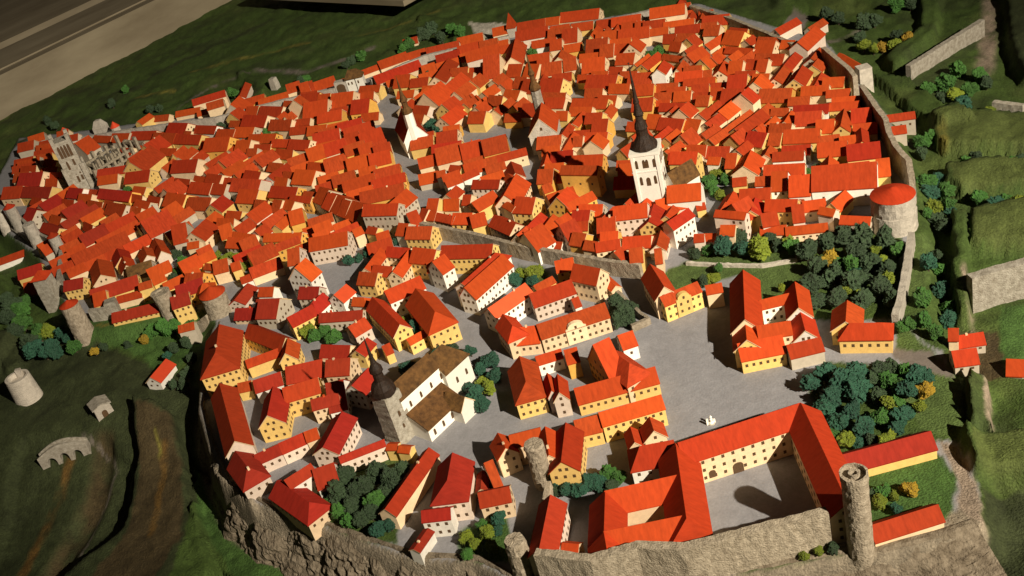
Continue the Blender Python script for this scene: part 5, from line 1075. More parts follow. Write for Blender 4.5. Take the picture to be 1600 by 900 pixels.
[9.336,19.411,-0.28,0.116,"d",26,"dark green tree in the hollow beside the stone bastion, leftmost"],
[10.311,19.456,-0.28,0.129,"d",26,"dark green tree in the hollow beside the stone bastion, rightmost"],
[8.468,16.711,-0.28,0.115,"g",27,"mid green tree on the eastern rampart terraces, leftmost"],
[8.063,15.497,-0.28,0.109,"g",27,"mid green tree on the eastern rampart terraces, second from left"],
[8.393,15.232,-0.28,0.097,"g",27,"mid green tree on the eastern rampart terraces, third from left"],
[9.117,16.266,-0.28,0.113,"g",27,"mid green tree on the eastern rampart terraces, rightmost"],
[8.73,16.845,-0.28,0.104,"d",27,"dark green tree on the eastern rampart terraces, leftmost"],
[9.299,16.36,-0.28,0.091,"d",27,"dark green tree on the eastern rampart terraces, rightmost"],
[8.772,16.499,-0.28,0.103,"y",27,"yellow-green tree on the eastern rampart terraces, leftmost"],
[8.854,16.302,-0.28,0.102,"y",27,"yellow-green tree on the eastern rampart terraces, second from left"],
[8.47,14.992,-0.28,0.117,"y",27,"yellow-green tree on the eastern rampart terraces, rightmost"],
[8.211,15.227,-0.28,0.108,"t",27,"blue-green tree on the eastern rampart terraces"]]
GROVES=["in the grove below the round tower","along the garden edge below the town","on the lawn behind the chancery","in the park behind the castle","between the two castle outbuildings","at the foot of the tall castle tower","around the brown-roofed church","inside the walled triangular garden","behind the orange-roofed house","in the yellow palace courtyard","in the yard behind the yellow ring house","beside the crooked stone tower","in the cliff garden","beside the ruined round tower stub","at the far left end of the moat","in the moat below the wall","on the dark slope beside the cliff","on the far back meadow","in front of the far back wall","among the crowded northern roofs","between the eastern wall and church","beside the white church nave","near the gate tower by the moat","beside the long grey convent","outside the eastern wall","in the far right corner gardens","in the hollow beside the stone bastion","on the eastern rampart terraces"]
SITES={"tall_castle_tower":[3.068,8.766,0.0,1.232,0.149],"crooked_tower":[-0.301,11.389,0.0,0.736,0.14],"ruined_stub":[-0.826,9.917,0.0,0.572,0.137],"round_tower":[6.412,15.141,0.0,0.616,0.352],"moat_tower":[-8.55,19.603,0.0,0.681,0.194],"moat_tower_2":[-6.704,19.348,-0.003,0.527,0.166],"horseshoe":[-5.602,18.802,0.0,0.457,0.25],"square_moat":[-7.951,20.009,0.0,0.323,0.118],"w0":[-11.909,26.228,0.0,0.532,0.146],"w1":[-11.468,25.958,0.0,0.671,0.145],"w2":[-10.686,24.653,0.0,0.616,0.155],"w3":[-9.836,23.565,0.0,0.582,0.134],"gatetower":[-9.651,21.596,-0.155,0.706,0.168],"back_cone":[-9.902,31.368,0.0,0.209,0.132],"back_cone2":[-11.717,32.5,0.0,0.149,0.136],"wallspire":[2.021,29.944,0.0,0.268,0.127],"eastsq":[8.379,20.855,-0.095,0.408,0.149],"whitestub":[7.732,22.819,0.0,0.169,0.073],"whitestub2":[7.85,22.579,0.0,0.08,0.05],"cornersq":[6.339,27.586,0.0,0.373,0.136],"goth":[-10.198,27.713,0.0,1.461,0.255],"nic":[3.047,18.003,0.0,1.267,0.242],"nicdome":[3.468,20.417,0.0,0.711,0.173],"thall":[1.866,24.14,0.0,0.368,0.122],"mary":[-2.236,13.289,0.0,0.83,0.146],"windmill":[-9.46,18.12,-0.28,0.577,0.245],"lone_pillar":[-10.471,31.89,0.0,0.383,0.191],"pale_pillar":[-5.173,32.061,-0.28,0.378,0.135],"statue":[2.148,11.637,0.0,0.139,0.036],"walls":{"back_w":[0.33,0.1,[[-10.754,30.906,-0.0],[-9.285,30.412,-0.0],[-7.745,29.798,-0.0],[-6.597,29.319,-0.0],[-5.413,29.247,-0.0],[-3.939,29.093,-0.0],[-3.17,28.882,-0.0]],"grey back town wall between the gothic tower and white gate"],"back_m":[0.33,0.1,[[-2.154,28.776,-0.0],[-1.895,28.93,-0.0],[-1.18,29.303,-0.0],[-0.485,29.483,-0.0],[0.478,29.313,-0.0],[1.833,29.128,-0.0]],"pale back town wall right of the white gate"],"back_e":[0.33,0.1,[[2.058,29.038,-0.0],[2.894,28.909,-0.0],[4.004,28.388,-0.0],[4.618,28.094,-0.0],[5.588,27.93,-0.0],[6.276,27.671,-0.0]],"pale back town wall between red spire tower and corner tower"],"east_n":[0.36,0.1,[[6.499,27.339,-0.0],[7.062,25.607,-0.0],[7.402,24.152,-0.0],[7.718,22.725,-0.0]],"dark east wall running down from the far corner tower"],"east_m":[0.5,0.1,[[7.981,22.009,-0.0],[7.965,20.631,-0.0],[7.911,20.149,-0.0]],"dark east wall between white gate stub and square wall tower"],"east_s":[0.5,0.1,[[7.836,19.665,-0.0],[7.67,18.664,-0.0],[7.579,17.986,-0.0],[7.396,17.447,-0.0],[7.262,16.843,-0.0],[7.215,16.27,-0.0],[6.976,15.646,-0.0]],"long dark curving east wall below the square wall tower"],"kiek":[0.26,0.1,[[6.395,14.471,-0.0],[5.861,13.539,-0.0],[5.443,12.837,-0.0],[5.218,12.519,-0.0]],"pale straight wall running down from the big round tower"],"divide":[0.3,0.09,[[-1.411,19.596,-0.0],[-0.417,18.507,-0.0],[0.387,17.521,-0.0],[1.154,16.742,-0.0],[1.78,16.114,-0.0],[2.206,15.751,-0.0]],"long rough stone wall dividing upper and lower town"],"garden":[0.13,0.06,[[1.564,15.867,-0.0],[1.747,15.153,-0.0],[1.88,14.586,-0.0],[1.967,14.38,-0.0],[1.661,14.306,-0.0]],"low yellowish wall around the triangular garden"],"castle_s":[0.58,0.12,[[-0.607,9.608,-0.0],[0.014,9.27,-0.0],[0.575,9.264,-0.0],[1.086,9.04,-0.0],[2.782,8.962,-0.0]],"high rough stone castle wall along the bottom edge"],"castle_w":[0.3,0.07,[[-0.243,11.079,-0.0],[-0.413,10.601,-0.0],[-0.622,10.122,-0.0]],"narrow stone wall linking crooked tower and ruined stub"],"west_low":[0.08,0.06,[[-12.247,26.873,-0.0],[-11.402,25.589,-0.0],[-10.694,24.512,-0.0]],"low dark wall below the western wall towers"],"west_in":[0.28,0.08,[[-8.4,19.96,-0.0],[-8.155,19.879,-0.0],[-7.946,19.842,-0.0]],"brown stone wall between the two moat towers"],"west_tower_wall":[0.3,0.07,[[-11.797,26.239,-0.0],[-11.441,26.162,-0.0],[-10.703,24.852,-0.0],[-9.805,23.708,-0.0],[-9.425,21.671,-0.0]],"stone town wall linking the western towers"],"gate_wall":[0.16,0.06,[[-5.845,18.666,-0.053],[-6.206,18.874,-0.28]],"short stone causeway wall at the small moat gatehouse"],"ledge":[0.06,0.06,[[2.992,15.785,-0.0],[3.532,15.404,-0.0],[4.084,15.062,-0.0],[4.644,14.937,-0.0]],"pale low garden terrace wall below the round tower grove"],"bastion_ne":[0.36,0.12,[[9.316,20.795,-0.28],[10.384,21.372,-0.28],[11.599,22.025,-0.28]],"pale coursed bastion wall in the far right meadow"],"bastion_e":[0.62,0.15,[[6.49,12.799,-0.28],[6.939,12.82,-0.28],[7.573,12.796,-0.28]],"tall pale coursed bastion wall at the right edge"],"bastion_s":[0.3,0.12,[[9.866,18.364,-0.28],[10.216,17.893,-0.28]],"short pale bastion wall at the right edge above terraces"]},"frame":[[-15.071,37.11],[-8.013,43.854]],"board2":[[-3.657,38.478],[-0.835,35.104],[-0.343,36.007]],"mary_nave":[-1.687,13.855,0.665,0.3,0.55,0.18,0.752,1],"mary_chancel":[-1.152,14.106,0.459,0.34,0.45,0.17,0.357,1],"nic_nave":[3.545,17.573,0.517,0.46,0.34,0.207,-0.395,1],"nic_dark":[3.556,17.581,0.232,1.06,0.4,0.689,0.089,-1],"bridge":[[-8.952,16.381,-0.515],[-8.17,16.448,-0.492]],"rim":[[-5.658,18.424],[-5.792,17.261],[-5.688,15.624],[-5.388,14.437],[-5.045,13.463],[-4.51,12.739],[-3.708,11.996],[-3.147,11.509],[-2.617,11.023],[-2.194,10.676],[-1.43,10.321],[-1.079,9.903],[-0.776,9.711],[-0.089,9.26],[1.083,9.027],[1.975,8.874],[2.798,8.787],[3.276,8.642],[4.032,8.618],[4.446,8.646],[4.715,9.212],[4.898,10.002],[5.423,11.022],[5.709,12.521],[6.547,14.457],[7.199,15.996],[8.047,19.055],[8.561,23.412],[6.952,28.339],[4.823,29.258],[2.019,30.316],[0.133,30.519],[-1.986,30.219],[-4.64,30.064],[-7.593,31.065],[-11.425,32.649],[-13.508,33.656],[-13.172,28.151],[-10.577,24.063],[-9.336,21.285],[-8.635,19.623],[-7.858,19.413],[-6.788,19.387],[-5.969,19.196]],"gate":[[-3.168,29.356,0.0],[-2.356,29.22,0.0]],"spirit":[[-1.194,23.641],[-1.388,24.82]],"townhall":[[1.557,21.762],[1.75,22.55]],"dome":[[0.427,22.577,0.0]],"stone_box":[[-7.914,16.953,-0.346],[-7.674,16.989,-0.338]],"ruin":[[-10.214,28.777,0.0],[-9.184,28.947,0.0]],"arch_yard":0}
RAISED=[[[[8.722,18.576],[9.256,18.48],[10.507,17.53],[9.869,16.445],[8.427,17.347],[8.456,17.854]],0.28,0.06],[[[8.079,16.706],[9.583,15.959],[9.198,15.304],[7.879,15.804],[7.806,16.116]],0.28,0.06],[[[7.689,15.046],[8.918,14.83],[8.225,13.65],[7.204,14.122]],0.32,0.06],[[[5.058,10.076],[5.975,9.826],[5.611,9.208],[4.822,9.423]],0.32,0.15],[[[7.405,15.101],[7.574,14.997],[6.306,12.503],[6.138,12.537]],0.36,0.05],[[[5.57,11.109],[5.729,11.033],[5.367,10.097],[5.146,10.196]],0.36,0.05],[[[8.758,21.383],[9.247,20.646],[9.228,17.933],[8.683,18.107]],0.18,0.06],[[[-6.058,15.144],[-5.503,14.269],[-4.911,13.21],[-4.054,11.96],[-3.665,11.132],[-5.004,11.623],[-5.894,13.841]],0.2,0.05],[[[-7.056,16.761],[-6.423,16.287],[-6.024,14.232],[-5.468,12.498],[-5.6,11.842],[-8.36,12.853],[-7.049,13.883],[-6.99,15.118]],0.4,0.12],[[[-6.509,34.772],[-5.495,33.059],[-5.515,31.918],[-5.837,31.953],[-5.768,32.812],[-6.516,34.03]],0.12,0.08],[[[-0.464,35.233],[0.633,33.237],[0.61,31.666],[0.332,31.667],[0.357,32.952],[-0.508,34.618]],0.12,0.08],[[[9.404,29.736],[10.868,27.426],[9.926,25.605],[8.693,27.019]],0.15,0.2],[[[12.343,26.47],[12.728,26.042],[10.709,22.467],[9.294,21.356],[9.309,21.865],[10.666,22.999]],0.25,0.1],[[[13.672,24.993],[14.413,24.169],[11.18,18.675],[10.971,19.223],[11.899,21.368]],0.3,0.15],[[[-9.322,16.854],[-7.79,16.409],[-7.344,15.747],[-7.268,13.97],[-8.027,13.195],[-9.661,13.808]],-0.13,0.1],[[[-10.838,20.628],[-10.262,20.586],[-10.315,20.243],[-10.83,18.671],[-11.451,19.853]],0.2,0.1],[[[-11.748,24.159],[-11.598,24.075],[-9.958,19.566],[-10.165,19.322],[-11.905,23.042]],0.15,0.08]]
PAINT=[["pave",[[-5.658,18.424],[-5.792,17.261],[-5.688,15.624],[-5.388,14.437],[-5.045,13.463],[-4.51,12.739],[-3.708,11.996],[-3.147,11.509],[-2.617,11.023],[-2.194,10.676],[-1.43,10.321],[-1.079,9.903],[-0.776,9.711],[-0.089,9.26],[1.083,9.027],[1.975,8.874],[2.798,8.787],[3.276,8.642],[4.032,8.618],[4.446,8.646],[4.715,9.212],[4.898,10.002],[5.423,11.022],[5.709,12.521],[6.547,14.457],[7.199,15.996],[8.047,19.055],[8.561,23.412],[6.952,28.339],[4.823,29.258],[2.019,30.316],[0.133,30.519],[-1.986,30.219],[-4.64,30.064],[-7.593,31.065],[-11.425,32.649],[-13.508,33.656],[-13.172,28.151],[-10.577,24.063],[-9.336,21.285],[-8.635,19.623],[-7.858,19.413],[-6.788,19.387],[-5.969,19.196]],0],["grass",[[-11.232,19.984],[-8.451,19.051],[-5.778,18.606],[-5.829,19.12],[-6.895,19.198],[-7.839,19.306],[-8.613,19.514],[-9.417,21.329],[-10.623,23.929],[-13.689,28.084]],0.0],["dark",[[-12.385,21.454],[-8.86,19.946],[-7.083,18.153],[-5.912,16.766],[-5.758,15.212],[-6.099,11.846],[-9.793,13.2]],0],["moss",[[-8.646,20.052],[-7.088,19.735],[-7.191,19.056],[-8.811,19.527],[-9.05,20.014]],0],["lawn",[[2.491,15.743],[3.046,15.884],[4.803,14.996],[4.415,13.782],[4.034,12.86],[3.523,13.49],[3.631,15.05],[3.169,14.985],[2.605,14.937]],0],["grass",[[3.182,16.351],[5.039,15.84],[6.421,14.876],[5.566,13.154],[5.239,12.77],[4.093,13.377],[4.71,14.983],[3.112,15.915]],0],["lawn",[[3.093,16.044],[4.759,15.112],[4.675,14.892],[3.023,15.804]],0],["grass",[[3.67,12.028],[4.045,12.252],[5.215,11.509],[5.423,11.022],[4.898,10.002],[4.692,10.094],[3.664,10.158],[3.458,10.378],[3.494,11.34]],0],["moss",[[3.526,9.937],[4.557,9.959],[4.599,9.501],[4.132,8.664],[3.226,8.703],[3.174,8.939]],0],["lawn",[[4.635,11.25],[5.351,11.056],[4.898,10.002],[4.58,10.386]],0],["grass",[[-3.672,12.617],[-3.23,12.941],[-2.286,12.937],[-2.157,12.625],[-2.396,11.808],[-2.437,11.05],[-2.968,11.323],[-3.566,11.952]],0],["lawn",[[-2.632,12.983],[-2.145,12.814],[-2.265,12.452],[-2.547,12.646]],0],["moss",[[-1.596,10.963],[-0.913,11.065],[-0.964,10.117],[-1.614,10.369]],0],["grass",[[7.307,16.236],[7.816,15.902],[5.764,11.691],[5.464,11.84],[5.398,12.919],[6.352,14.4]],0],["lawn",[[6.486,14.677],[6.825,14.702],[6.735,14.194],[5.903,13.132],[5.504,12.969]],0],["grass",[[-0.161,17.205],[0.672,17.092],[0.686,16.49],[-0.11,16.704]],0],["lawn",[[0.227,17.349],[0.743,16.81],[0.632,16.52],[0.368,16.715]],0],["gravel",[[4.692,10.094],[4.844,9.897],[4.695,9.221],[4.387,8.351],[4.001,8.556],[4.336,8.911],[4.599,9.501]],0],["rock",[[2.877,9.018],[3.337,8.892],[4.075,8.871],[4.351,8.949],[4.493,8.51],[3.989,7.616],[2.058,8.323],[2.396,8.905]],0],["grass",[[1.614,8.96],[2.836,8.878],[2.923,8.717],[1.79,8.789]],0],["lawn",[[5.345,12.791],[5.448,11.705],[5.522,11.042],[4.923,10.052],[4.99,11.147],[4.926,11.884]],0],["road",[[4.987,12.113],[5.386,11.861],[5.476,11.302],[5.413,11.178],[4.991,11.62],[4.894,11.911]],0],["brown",[[6.074,12.393],[6.589,12.177],[6.131,11.174],[5.623,11.422]],0],["moss",[[6.871,12.658],[7.538,12.483],[6.876,11.358],[6.301,11.565]],0],["sand",[[0.978,33.182],[2.206,31.996],[2.087,31.187],[1.035,31.402]],0],["moss",[[-6.029,15.081],[-5.497,14.203],[-4.909,13.18],[-4.054,11.96],[-3.665,11.132],[-4.857,11.569],[-5.805,13.805]],0],["brown",[[-6.992,16.609],[-6.39,16.15],[-6.038,14.131],[-6.017,13.231],[-6.463,12.069],[-7.627,12.495],[-6.985,13.757],[-6.926,14.98]],0.0],["olive",[[8.722,18.576],[10.507,17.53],[9.869,16.445],[8.427,17.347]],0],["olive",[[8.079,16.706],[9.583,15.959],[9.198,15.304],[7.879,15.804]],0],["olive",[[7.689,15.046],[8.918,14.83],[8.225,13.65],[7.204,14.122]],0],["olive",[[5.058,10.076],[5.975,9.826],[5.611,9.208],[4.822,9.423]],0],["moss",[[-9.184,20.162],[-7.239,20.158],[-6.016,19.019],[-6.054,18.11],[-6.721,17.36],[-7.264,18.489],[-8.045,19.224]],0],["dark",[[4.75,9.181],[5.567,9.132],[4.575,7.446],[4.008,7.653]],0],["dark",[[13.641,25.027],[14.604,23.957],[11.209,18.287],[10.897,19.093],[11.851,21.412]],0],["road",[[8.959,26.571],[9.115,26.003],[8.62,25.028],[8.377,25.696]],0]]  # the dark corner polygons put the spotlight's falloff into the grass colour
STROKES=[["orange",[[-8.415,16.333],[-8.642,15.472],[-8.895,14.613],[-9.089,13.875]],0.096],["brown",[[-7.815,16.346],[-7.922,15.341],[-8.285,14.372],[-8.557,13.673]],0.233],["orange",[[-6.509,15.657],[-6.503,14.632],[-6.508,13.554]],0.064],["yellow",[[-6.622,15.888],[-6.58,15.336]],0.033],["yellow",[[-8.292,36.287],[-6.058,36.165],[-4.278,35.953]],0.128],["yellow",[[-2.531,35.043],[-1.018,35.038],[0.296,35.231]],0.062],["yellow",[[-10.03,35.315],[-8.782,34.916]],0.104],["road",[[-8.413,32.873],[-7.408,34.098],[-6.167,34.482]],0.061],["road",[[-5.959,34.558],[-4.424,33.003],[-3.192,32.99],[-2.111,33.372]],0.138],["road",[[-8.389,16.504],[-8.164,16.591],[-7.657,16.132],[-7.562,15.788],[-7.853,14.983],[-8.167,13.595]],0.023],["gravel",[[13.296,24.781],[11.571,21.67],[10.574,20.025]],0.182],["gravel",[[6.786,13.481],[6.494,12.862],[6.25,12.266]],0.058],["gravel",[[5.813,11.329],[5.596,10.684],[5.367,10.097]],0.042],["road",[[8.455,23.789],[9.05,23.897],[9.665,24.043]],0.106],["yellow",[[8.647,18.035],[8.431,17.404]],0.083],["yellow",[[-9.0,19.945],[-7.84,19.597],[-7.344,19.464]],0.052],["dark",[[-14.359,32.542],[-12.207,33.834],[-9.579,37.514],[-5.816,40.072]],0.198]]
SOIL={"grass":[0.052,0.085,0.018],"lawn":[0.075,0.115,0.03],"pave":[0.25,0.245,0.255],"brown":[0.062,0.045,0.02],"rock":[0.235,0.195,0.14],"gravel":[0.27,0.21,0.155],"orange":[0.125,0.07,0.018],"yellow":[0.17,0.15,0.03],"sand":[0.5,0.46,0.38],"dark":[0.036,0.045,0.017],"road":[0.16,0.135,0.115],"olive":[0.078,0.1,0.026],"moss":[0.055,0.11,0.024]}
# ------------------------------------------------------------ helpers
class NB:
    def __init__(s, name):
        s.m = bpy.data.materials.new(name); s.m.use_nodes = True; s.t = s.m.node_tree
        s.b = s.t.nodes['Principled BSDF']
    def n(s, kind, **kw):
        x = s.t.nodes.new(kind)
        for k, v in kw.items():
            if k in x.inputs.keys() if hasattr(x.inputs, 'keys') else False: x.inputs[k].default_value = v
            else: setattr(x, k, v)
        return x
    def l(s, a, b): s.t.links.new(a, b)
def paint(name, col, rough=.6, var=.25, scale=14, bump=.15, bscale=90, spec=.35, vary=True, dirt=None, stretch=None):
    """matt model paint: brush-uneven colour, fine bump, small per-object shift"""
    N = NB(name); t = N
    tc = t.n('ShaderNodeTexCoord'); src = tc.outputs['Object']
    if stretch:
        mp = t.n('ShaderNodeMapping'); mp.inputs['Scale'].default_value = stretch; t.l(src, mp.inputs['Vector']); src = mp.outputs['Vector']
    oi = t.n('ShaderNodeObjectInfo')
    no = t.n('ShaderNodeTexNoise', noise_dimensions='4D'); no.inputs['Scale'].default_value = scale; no.inputs['Detail'].default_value = 5; no.inputs['Roughness'].default_value = .65
    t.l(src, no.inputs['Vector'])
    mu = t.n('ShaderNodeMath', operation='MULTIPLY'); mu.inputs[1].default_value = 37; t.l(oi.outputs['Random'], mu.inputs[0]); t.l(mu.outputs[0], no.inputs['W'])
    rp = t.n('ShaderNodeValToRGB'); e = rp.color_ramp.elements
    e[0].position = .3; e[1].position = .72
    d = dirt or tuple(c * (1 - var) for c in col)
    e[0].color = (*d, 1); e[1].color = (*[min(1, c * (1 + var * .5)) for c in col], 1)
    t.l(no.outputs['Fac'], rp.inputs['Fac'])
    out = rp.outputs['Color']
    if vary:
        hs = t.n('ShaderNodeHueSaturation')
        m1 = t.n('ShaderNodeMapRange'); m1.inputs['To Min'].default_value = .496; m1.inputs['To Max'].default_value = .504; t.l(oi.outputs['Random'], m1.inputs['Value'])
        m2 = t.n('ShaderNodeMapRange'); m2.inputs['To Min'].default_value = .8; m2.inputs['To Max'].default_value = 1.15
        fr = t.n('ShaderNodeMath', operation='FRACT'); t.l(mu.outputs[0], fr.inputs[0]); t.l(fr.outputs[0], m2.inputs['Value'])
        t.l(m1.outputs[0], hs.inputs['Hue']); t.l(m2.outputs[0], hs.inputs['Value']); t.l(out, hs.inputs['Color']); out = hs.outputs['Color']
    t.l(out, N.b.inputs['Base Color'])
    N.b.inputs['Roughness'].default_value = rough; N.b.inputs['Specular IOR Level'].default_value = spec
    if bump:
        n2 = t.n('ShaderNodeTexNoise'); n2.inputs['Scale'].default_value = bscale; n2.inputs['Detail'].default_value = 3; t.l(src, n2.inputs['Vector'])
        bp = t.n('ShaderNodeBump'); bp.inputs['Strength'].default_value = bump; bp.inputs['Distance'].default_value = .02
        t.l(n2.outputs['Fac'], bp.inputs['Height']); t.l(bp.outputs['Normal'], N.b.inputs['Normal'])
    return N.m
ROOFS = [paint('roof_red', (.43, .047, .011), .8, .24, 9, .12, 60, spec=.1, stretch=(2.4, .7, .7)), paint('roof_orange', (.49, .062, .012), .8, .22, 9, .12, 60, spec=.1, stretch=(2.4, .7, .7)),
         paint('roof_dark', (.37, .035, .010), .8, .25, 9, .12, 60, spec=.1, stretch=(2.4, .7, .7)), paint('roof_tile', (.41, .053, .013), .8, .32, 12, .2, 80, spec=.1, stretch=(2.4, .7, .7))]
DEEP = [paint('roof_deep_red', (.345, .029, .013), .8, .22, 9, .12, 60, spec=.1, stretch=(2.4, .7, .7)), paint('roof_wine', (.30, .027, .013), .8, .25, 9, .12, 60, spec=.1, stretch=(2.4, .7, .7)), paint('roof_red_2', (.38, .036, .012), .8, .25, 9, .12, 60, spec=.1, stretch=(2.4, .7, .7))]
M_BRIGHT = paint('roof_bright', (.62, .075, .02), .5, .12, 9, .1)
M_BROWN = paint('roof_brown', (.15, .074, .024), .8, .5, 11, .5, 70, spec=.1, dirt=(.045, .024, .011))
M_STRIPE = paint('roof_strip_red', (.36, .10, .05), .7, .2, 9, .1)
WALLC = {'c': (.79, .59, .37), 'y': (.79, .53, .17), 'o': (.73, .39, .08), 'g': (.50, .43, .33), 'p': (.74, .60, .48), 'w': (.85, .80, .70)}
WALLM = {k: paint('plaster_' + n, WALLC[k], .7, .16, 12, .12, 80) for k, n in zip('cyogpw', ('cream', 'yellow', 'ochre', 'grey', 'pink', 'white'))}
M_EDGE = paint('raw_edge', (.66, .48, .28), .7, .2, 20, .1)
M_PANE = paint('window_paint', (.10, .056, .026), .5, .3, 30, 0, vary=False)
M_STONE = paint('stone_tan', (.37, .315, .235), .85, .5, 16, .9, 45, spec=.2, dirt=(.20, .16, .11))
M_STONEG = paint('stone_grey', (.38, .35, .29), .85, .45, 14, .9, 50, spec=.2, dirt=(.21, .18, .135))
M_STONEP = paint('stone_pale', (.47, .42, .35), .85, .3, 10, .6, 40, spec=.2)
M_ROCK = paint('rock', (.235, .195, .14), .9, .5, 9, 1.0, 38, spec=.15, dirt=(.11, .085, .055))
M_DARKSP = paint('spire_dark', (.030, .017, .010), .6, .6, 25, .6, 60, spec=.25)
M_WHITE = paint('limewash', (.84, .80, .70), .65, .08, 12, .15, 60)
M_WOOD = paint('display_board', (.29, .245, .165), .6, .22, .8, .05, 40, vary=False, stretch=(.25, 1, 1), dirt=(.17, .135, .085))
M_BLACK = paint('gap_dark', (.02, .02, .018), .8, .2, 5, 0, vary=False)
M_TRUNK = paint('twig_brown', (.06, .04, .025), .8, .3, 30, .2)
LEAF = {'d': (.058, .105, .042), 't': (.036, .13, .062), 'g': (.08, .22, .03), 'y': (.25, .29, .02), 'o': (.48, .30, .02)}
LEAFD = {'d': (.018, .032, .014), 't': (.010, .045, .036), 'g': (.025, .085, .016), 'y': (.10, .16, .012), 'o': (.22, .15, .014)}
LEAFM = {k: paint('foam_leaf_' + n, LEAF[k], .5, .3, 15, .9, 34, spec=.5, dirt=LEAFD[k]) for k, n in zip('dtgyo', ('dark', 'teal', 'green', 'lime', 'orange'))}

def mesh(name, verts, faces, mats, midx=None, smooth=False):
    me = bpy.data.meshes.new(name); me.from_pydata(verts, [], faces)
    for m in (mats if isinstance(mats, (list, tuple)) else [mats]): me.materials.append(m)
    if midx: me.polygons.foreach_set('material_index', midx)
    if smooth: me.polygons.foreach_set('use_smooth', [True] * len(me.polygons))
    me.update(); return me
def put(name, me, parent=None, loc=(0, 0, 0), rz=0.0, scale=None):
    o = bpy.data.objects.new(name, me); COLL.objects.link(o)
    if parent: o.parent = parent
    o.location = loc; o.rotation_euler = (0, 0, rz)
    if scale: o.scale = scale
    return o
def tag(o, label, cat, group=None, kind=None):
    if label: o['label'] = label
    if cat: o['category'] = cat
    if group: o['group'] = group
    if kind: o['kind'] = kind
    return o
def thing(name, label, cat, loc=(0, 0, 0), rz=0.0, group=None):
    return tag(put(name, None, None, loc, rz), label, cat, group)
class G:
    """collects solids in one mesh"""
    def __init__(s): s.v = []; s.f = []; s.m = []
    def add(s, v, f, m=0):
        b = len(s.v); s.v += [tuple(p) for p in v]; s.f += [tuple(i + b for i in q) for q in f]; s.m += [m] * len(f) if isinstance(m, int) else m
    def box(s, x0, x1, y0, y1, z0, z1, m=0):
        s.add([(x0, y0, z0), (x1, y0, z0), (x1, y1, z0), (x0, y1, z0), (x0, y0, z1), (x1, y0, z1), (x1, y1, z1), (x0, y1, z1)],
              [(3, 2, 1, 0), (4, 5, 6, 7), (0, 1, 5, 4), (1, 2, 6, 5), (2, 3, 7, 6), (3, 0, 4, 7)], m)
    def lathe(s, prof, seg=24, cx=0, cy=0, m=0, ph=0.0, cap=True, top=True):
        b = len(s.v); n = len(prof)
        for r, z in prof:
            for k in range(seg):
                a = 2 * math.pi * k / seg + ph; s.v.append((cx + r * math.cos(a), cy + r * math.sin(a), z))
        for i in range(n - 1):
            for k in range(seg):
                k2 = (k + 1) % seg
                s.f.append((b + i * seg + k, b + i * seg + k2, b + (i + 1) * seg + k2, b + (i + 1) * seg + k)); s.m.append(m)
        if top: s.f.append(tuple(b + (n - 1) * seg + k for k in range(seg))); s.m.append(m)
    def extr(s, prof, y0, y1, m=0):
        """profile in x,z extruded along y"""
        n = len(prof); b = len(s.v)
        s.v += [(x, y0, z) for x, z in prof] + [(x, y1, z) for x, z in prof]
        s.f.append(tuple(b + i for i in range(n))); s.f.append(tuple(b + n + i for i in reversed(range(n))))
        for i in range(n):
            j = (i + 1) % n; s.f.append((b + j, b + i, b + n + i, b + n + j))
        s.m += [m] * (n + 2)
    def me(s, name, mats, smooth=False): return mesh(name, s.v, s.f, mats, s.m, smooth)
# value noise (numpy)
_rng = np.random.RandomState(3); _T = _rng.rand(256, 256)
def vnoise(x, y, sc, oct=4):
    r = np.zeros_like(x); a = 1.0; tot = 0
    for o in range(oct):
        u = x * sc + 17.3 * o; v = y * sc + 9.1 * o
        iu = np.floor(u).astype(int); iv = np.floor(v).astype(int); fu = u - iu; fv = v - iv
        fu = fu * fu * (3 - 2 * fu); fv = fv * fv * (3 - 2 * fv)
        g = lambda i, j: _T[i % 256, j % 256]
        r += a * ((g(iu, iv) * (1 - fu) + g(iu + 1, iv) * fu) * (1 - fv) + (g(iu, iv + 1) * (1 - fu) + g(iu + 1, iv + 1) * fu) * fv)
        tot += a; a *= .55; sc *= 2.07
    return r / tot
def sdist(P, poly):
    poly = np.asarray(poly, float); d = np.full(len(P), 1e9); ins = np.zeros(len(P), bool); n = len(poly)
    for i in range(n):
        a = poly[i]; b = poly[(i + 1) % n]; e = b - a; w = P - a
        t = np.clip((w @ e) / max(e @ e, 1e-9), 0, 1)
        d = np.minimum(d, np.hypot(*(w - t[:, None] * e).T))
        c = ((a[1] > P[:, 1]) != (b[1] > P[:, 1])); dy = b[1] - a[1]
        if abs(dy) > 1e-9: ins ^= c & (P[:, 0] < a[0] + (P[:, 1] - a[1]) / dy * e[0])
    return np.where(ins, d, -d)
def ldist(P, line):
    line = np.asarray(line, float); d = np.full(len(P), 1e9)
    for a, b in zip(line[:-1], line[1:]):
        e = b - a; w = P - a; t = np.clip((w @ e) / max(e @ e, 1e-9), 0, 1); d = np.minimum(d, np.hypot(*(w - t[:, None] * e).T))
    return d
sm = lambda t: (lambda u: u * u * (3 - 2 * u))(np.clip(t, 0, 1))
def drop(P):
    k = np.clip((17.5 - P[:, 1]) / 3, 0, 1) * np.clip((4.6 - P[:, 0]) / 1.5, 0, 1); return .28 + .75 * sm(k)
def height(P):
    d = sdist(P, SITES['rim']); z = -drop(P) * (1 - sm((d + .30) / .30))
    return z, d
